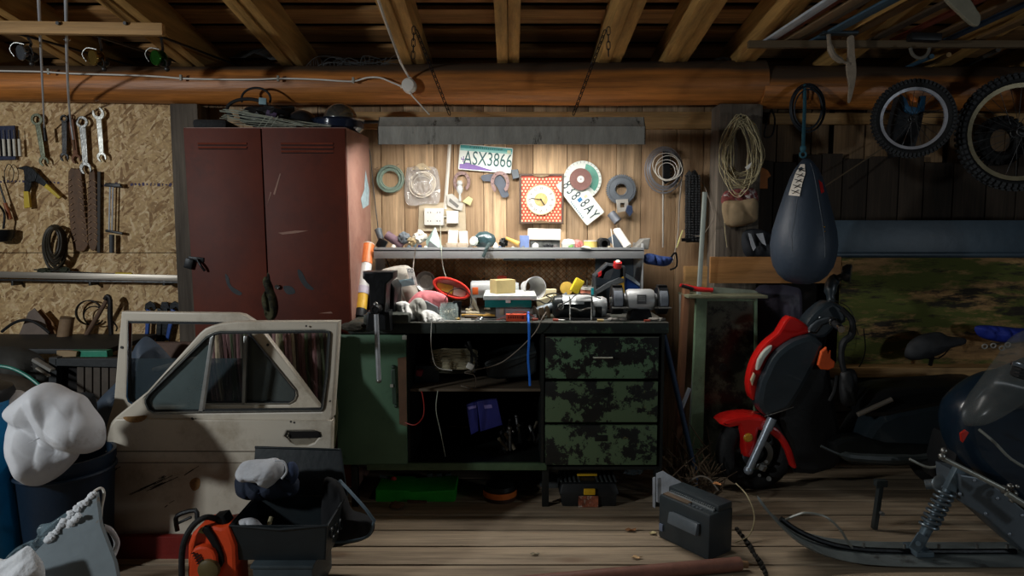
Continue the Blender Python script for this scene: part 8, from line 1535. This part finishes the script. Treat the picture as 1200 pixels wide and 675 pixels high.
leaf(841, -1.03, .22, .018, (176, 120, 72), 'brown leaf resting on top of black electrical box', seed=5)
b = MB(); b.smooth = 50; A, B_ = V((fx(560, -1.52, .03), -1.52, .028)), V((fx(867, -1.345, .03), -1.345, .028)); b.lathe([(.022, 0), (.027, 0), (.027, (B_-A).length), (.022, (B_-A).length), (.022, (B_-A).length-.02), (0, (B_-A).length-.02)], A, B_-A, 24); b.build('brown_roll', mat('brown_roll', (118, 78, 64), .6, var=.25, scale=12), None, 'long brown rolled tube lying on floor at the picture bottom', 'roll')
b = MB(); b.cyl(B_+V((.0, 0, -.0)), B_+V((.03, .005, -.005)), .014, n=12); b.build('wood_peg', mat('peg_tan', (140, 106, 72), .7), None, 'wooden peg end showing from the brown roll', 'peg')
t = T('paper_stack', 'bent white paper sheets standing behind black electrical box', 'paper', (fx(782, -.86, 0), -.86, 0))
b = MB(); b.ppoly([[(769, 555), (777, 552), (800, 566), (786, 572), (774, 590), (769, 588)]], -.86, .004, .001); b.build('white_sheet', mat('paper_cool', (190, 196, 204), .7), t)
b = MB(); b.ppoly([[(765, 560), (768, 559), (768, 596), (765, 594)]], -.88, .004, .001); b.build('sheet_edge', mat('paper_cool', (190, 196, 204)), t)
t = T('brushwood_heap', 'tangled heap of twigs and wire between drawers and scooter', 'twigs', (fx(820, -.5, 0), -.5, 0)); rr = random.Random(14); b = MB()
for k in range(120):
    x = rr.uniform(786, 836); Y = rr.uniform(-.74, -.42); z = abs(rr.gauss(0, .09)); p = V((fx(x, Y, z), Y, z+.006)); q = p+V((rr.uniform(-.12, .12), rr.uniform(-.08, .08), rr.uniform(-.03, .16))); q.z = max(q.z, .006); b.tube([p, p.lerp(q, .5)+V((rr.uniform(-.015, .015), 0, rr.uniform(-.01, .02))), q], [rr.uniform(.003, .007), .002], 5, 2)
b.build('twigs', mat('twig_brown', (96, 78, 58), .85, var=.4, isl=.5), t, kind='stuff')
cab([(806, 565, -.78), (820, 558, -.78), (832, 562, -.8), (842, 575, -.82)], .004, mat('grey_cord', (130, 120, 108)), 'floor_hose', 'grey brown hose curving out of the brushwood heap')
fl = lambda px, Y, z=.006: (lambda v: v)(V((fx(px, Y, z), Y, z)))
b = MB(); b.tube([fl(862, -.95, .2), fl(876, -1.0, .16), fl(884, -1.05, .09), fl(878, -1.1, .03), fl(862, -1.12, .008)], .0028, 6, 5); b.build('beige_flex', mat('rope_beige', (168, 156, 112)), None, 'beige flex looping off black electrical box', 'cable')
b = MB(); b.tube([fl(864, -1.0), fl(872, -1.08), fl(880, -1.15), fl(884, -1.22), fl(893, -1.3), fl(898, -1.4)], .008, 8, 5); [b.sph(fl(864+k*3, -1.0-k*.035, .012), .011, sub=1, amp=.4, seed=k) for k in range(12)]; b.build('oily_chain', mat('oily', (44, 42, 38), .5, .4, var=.4), None, 'dark oily chain lying on boards beside brown roll', 'chain')
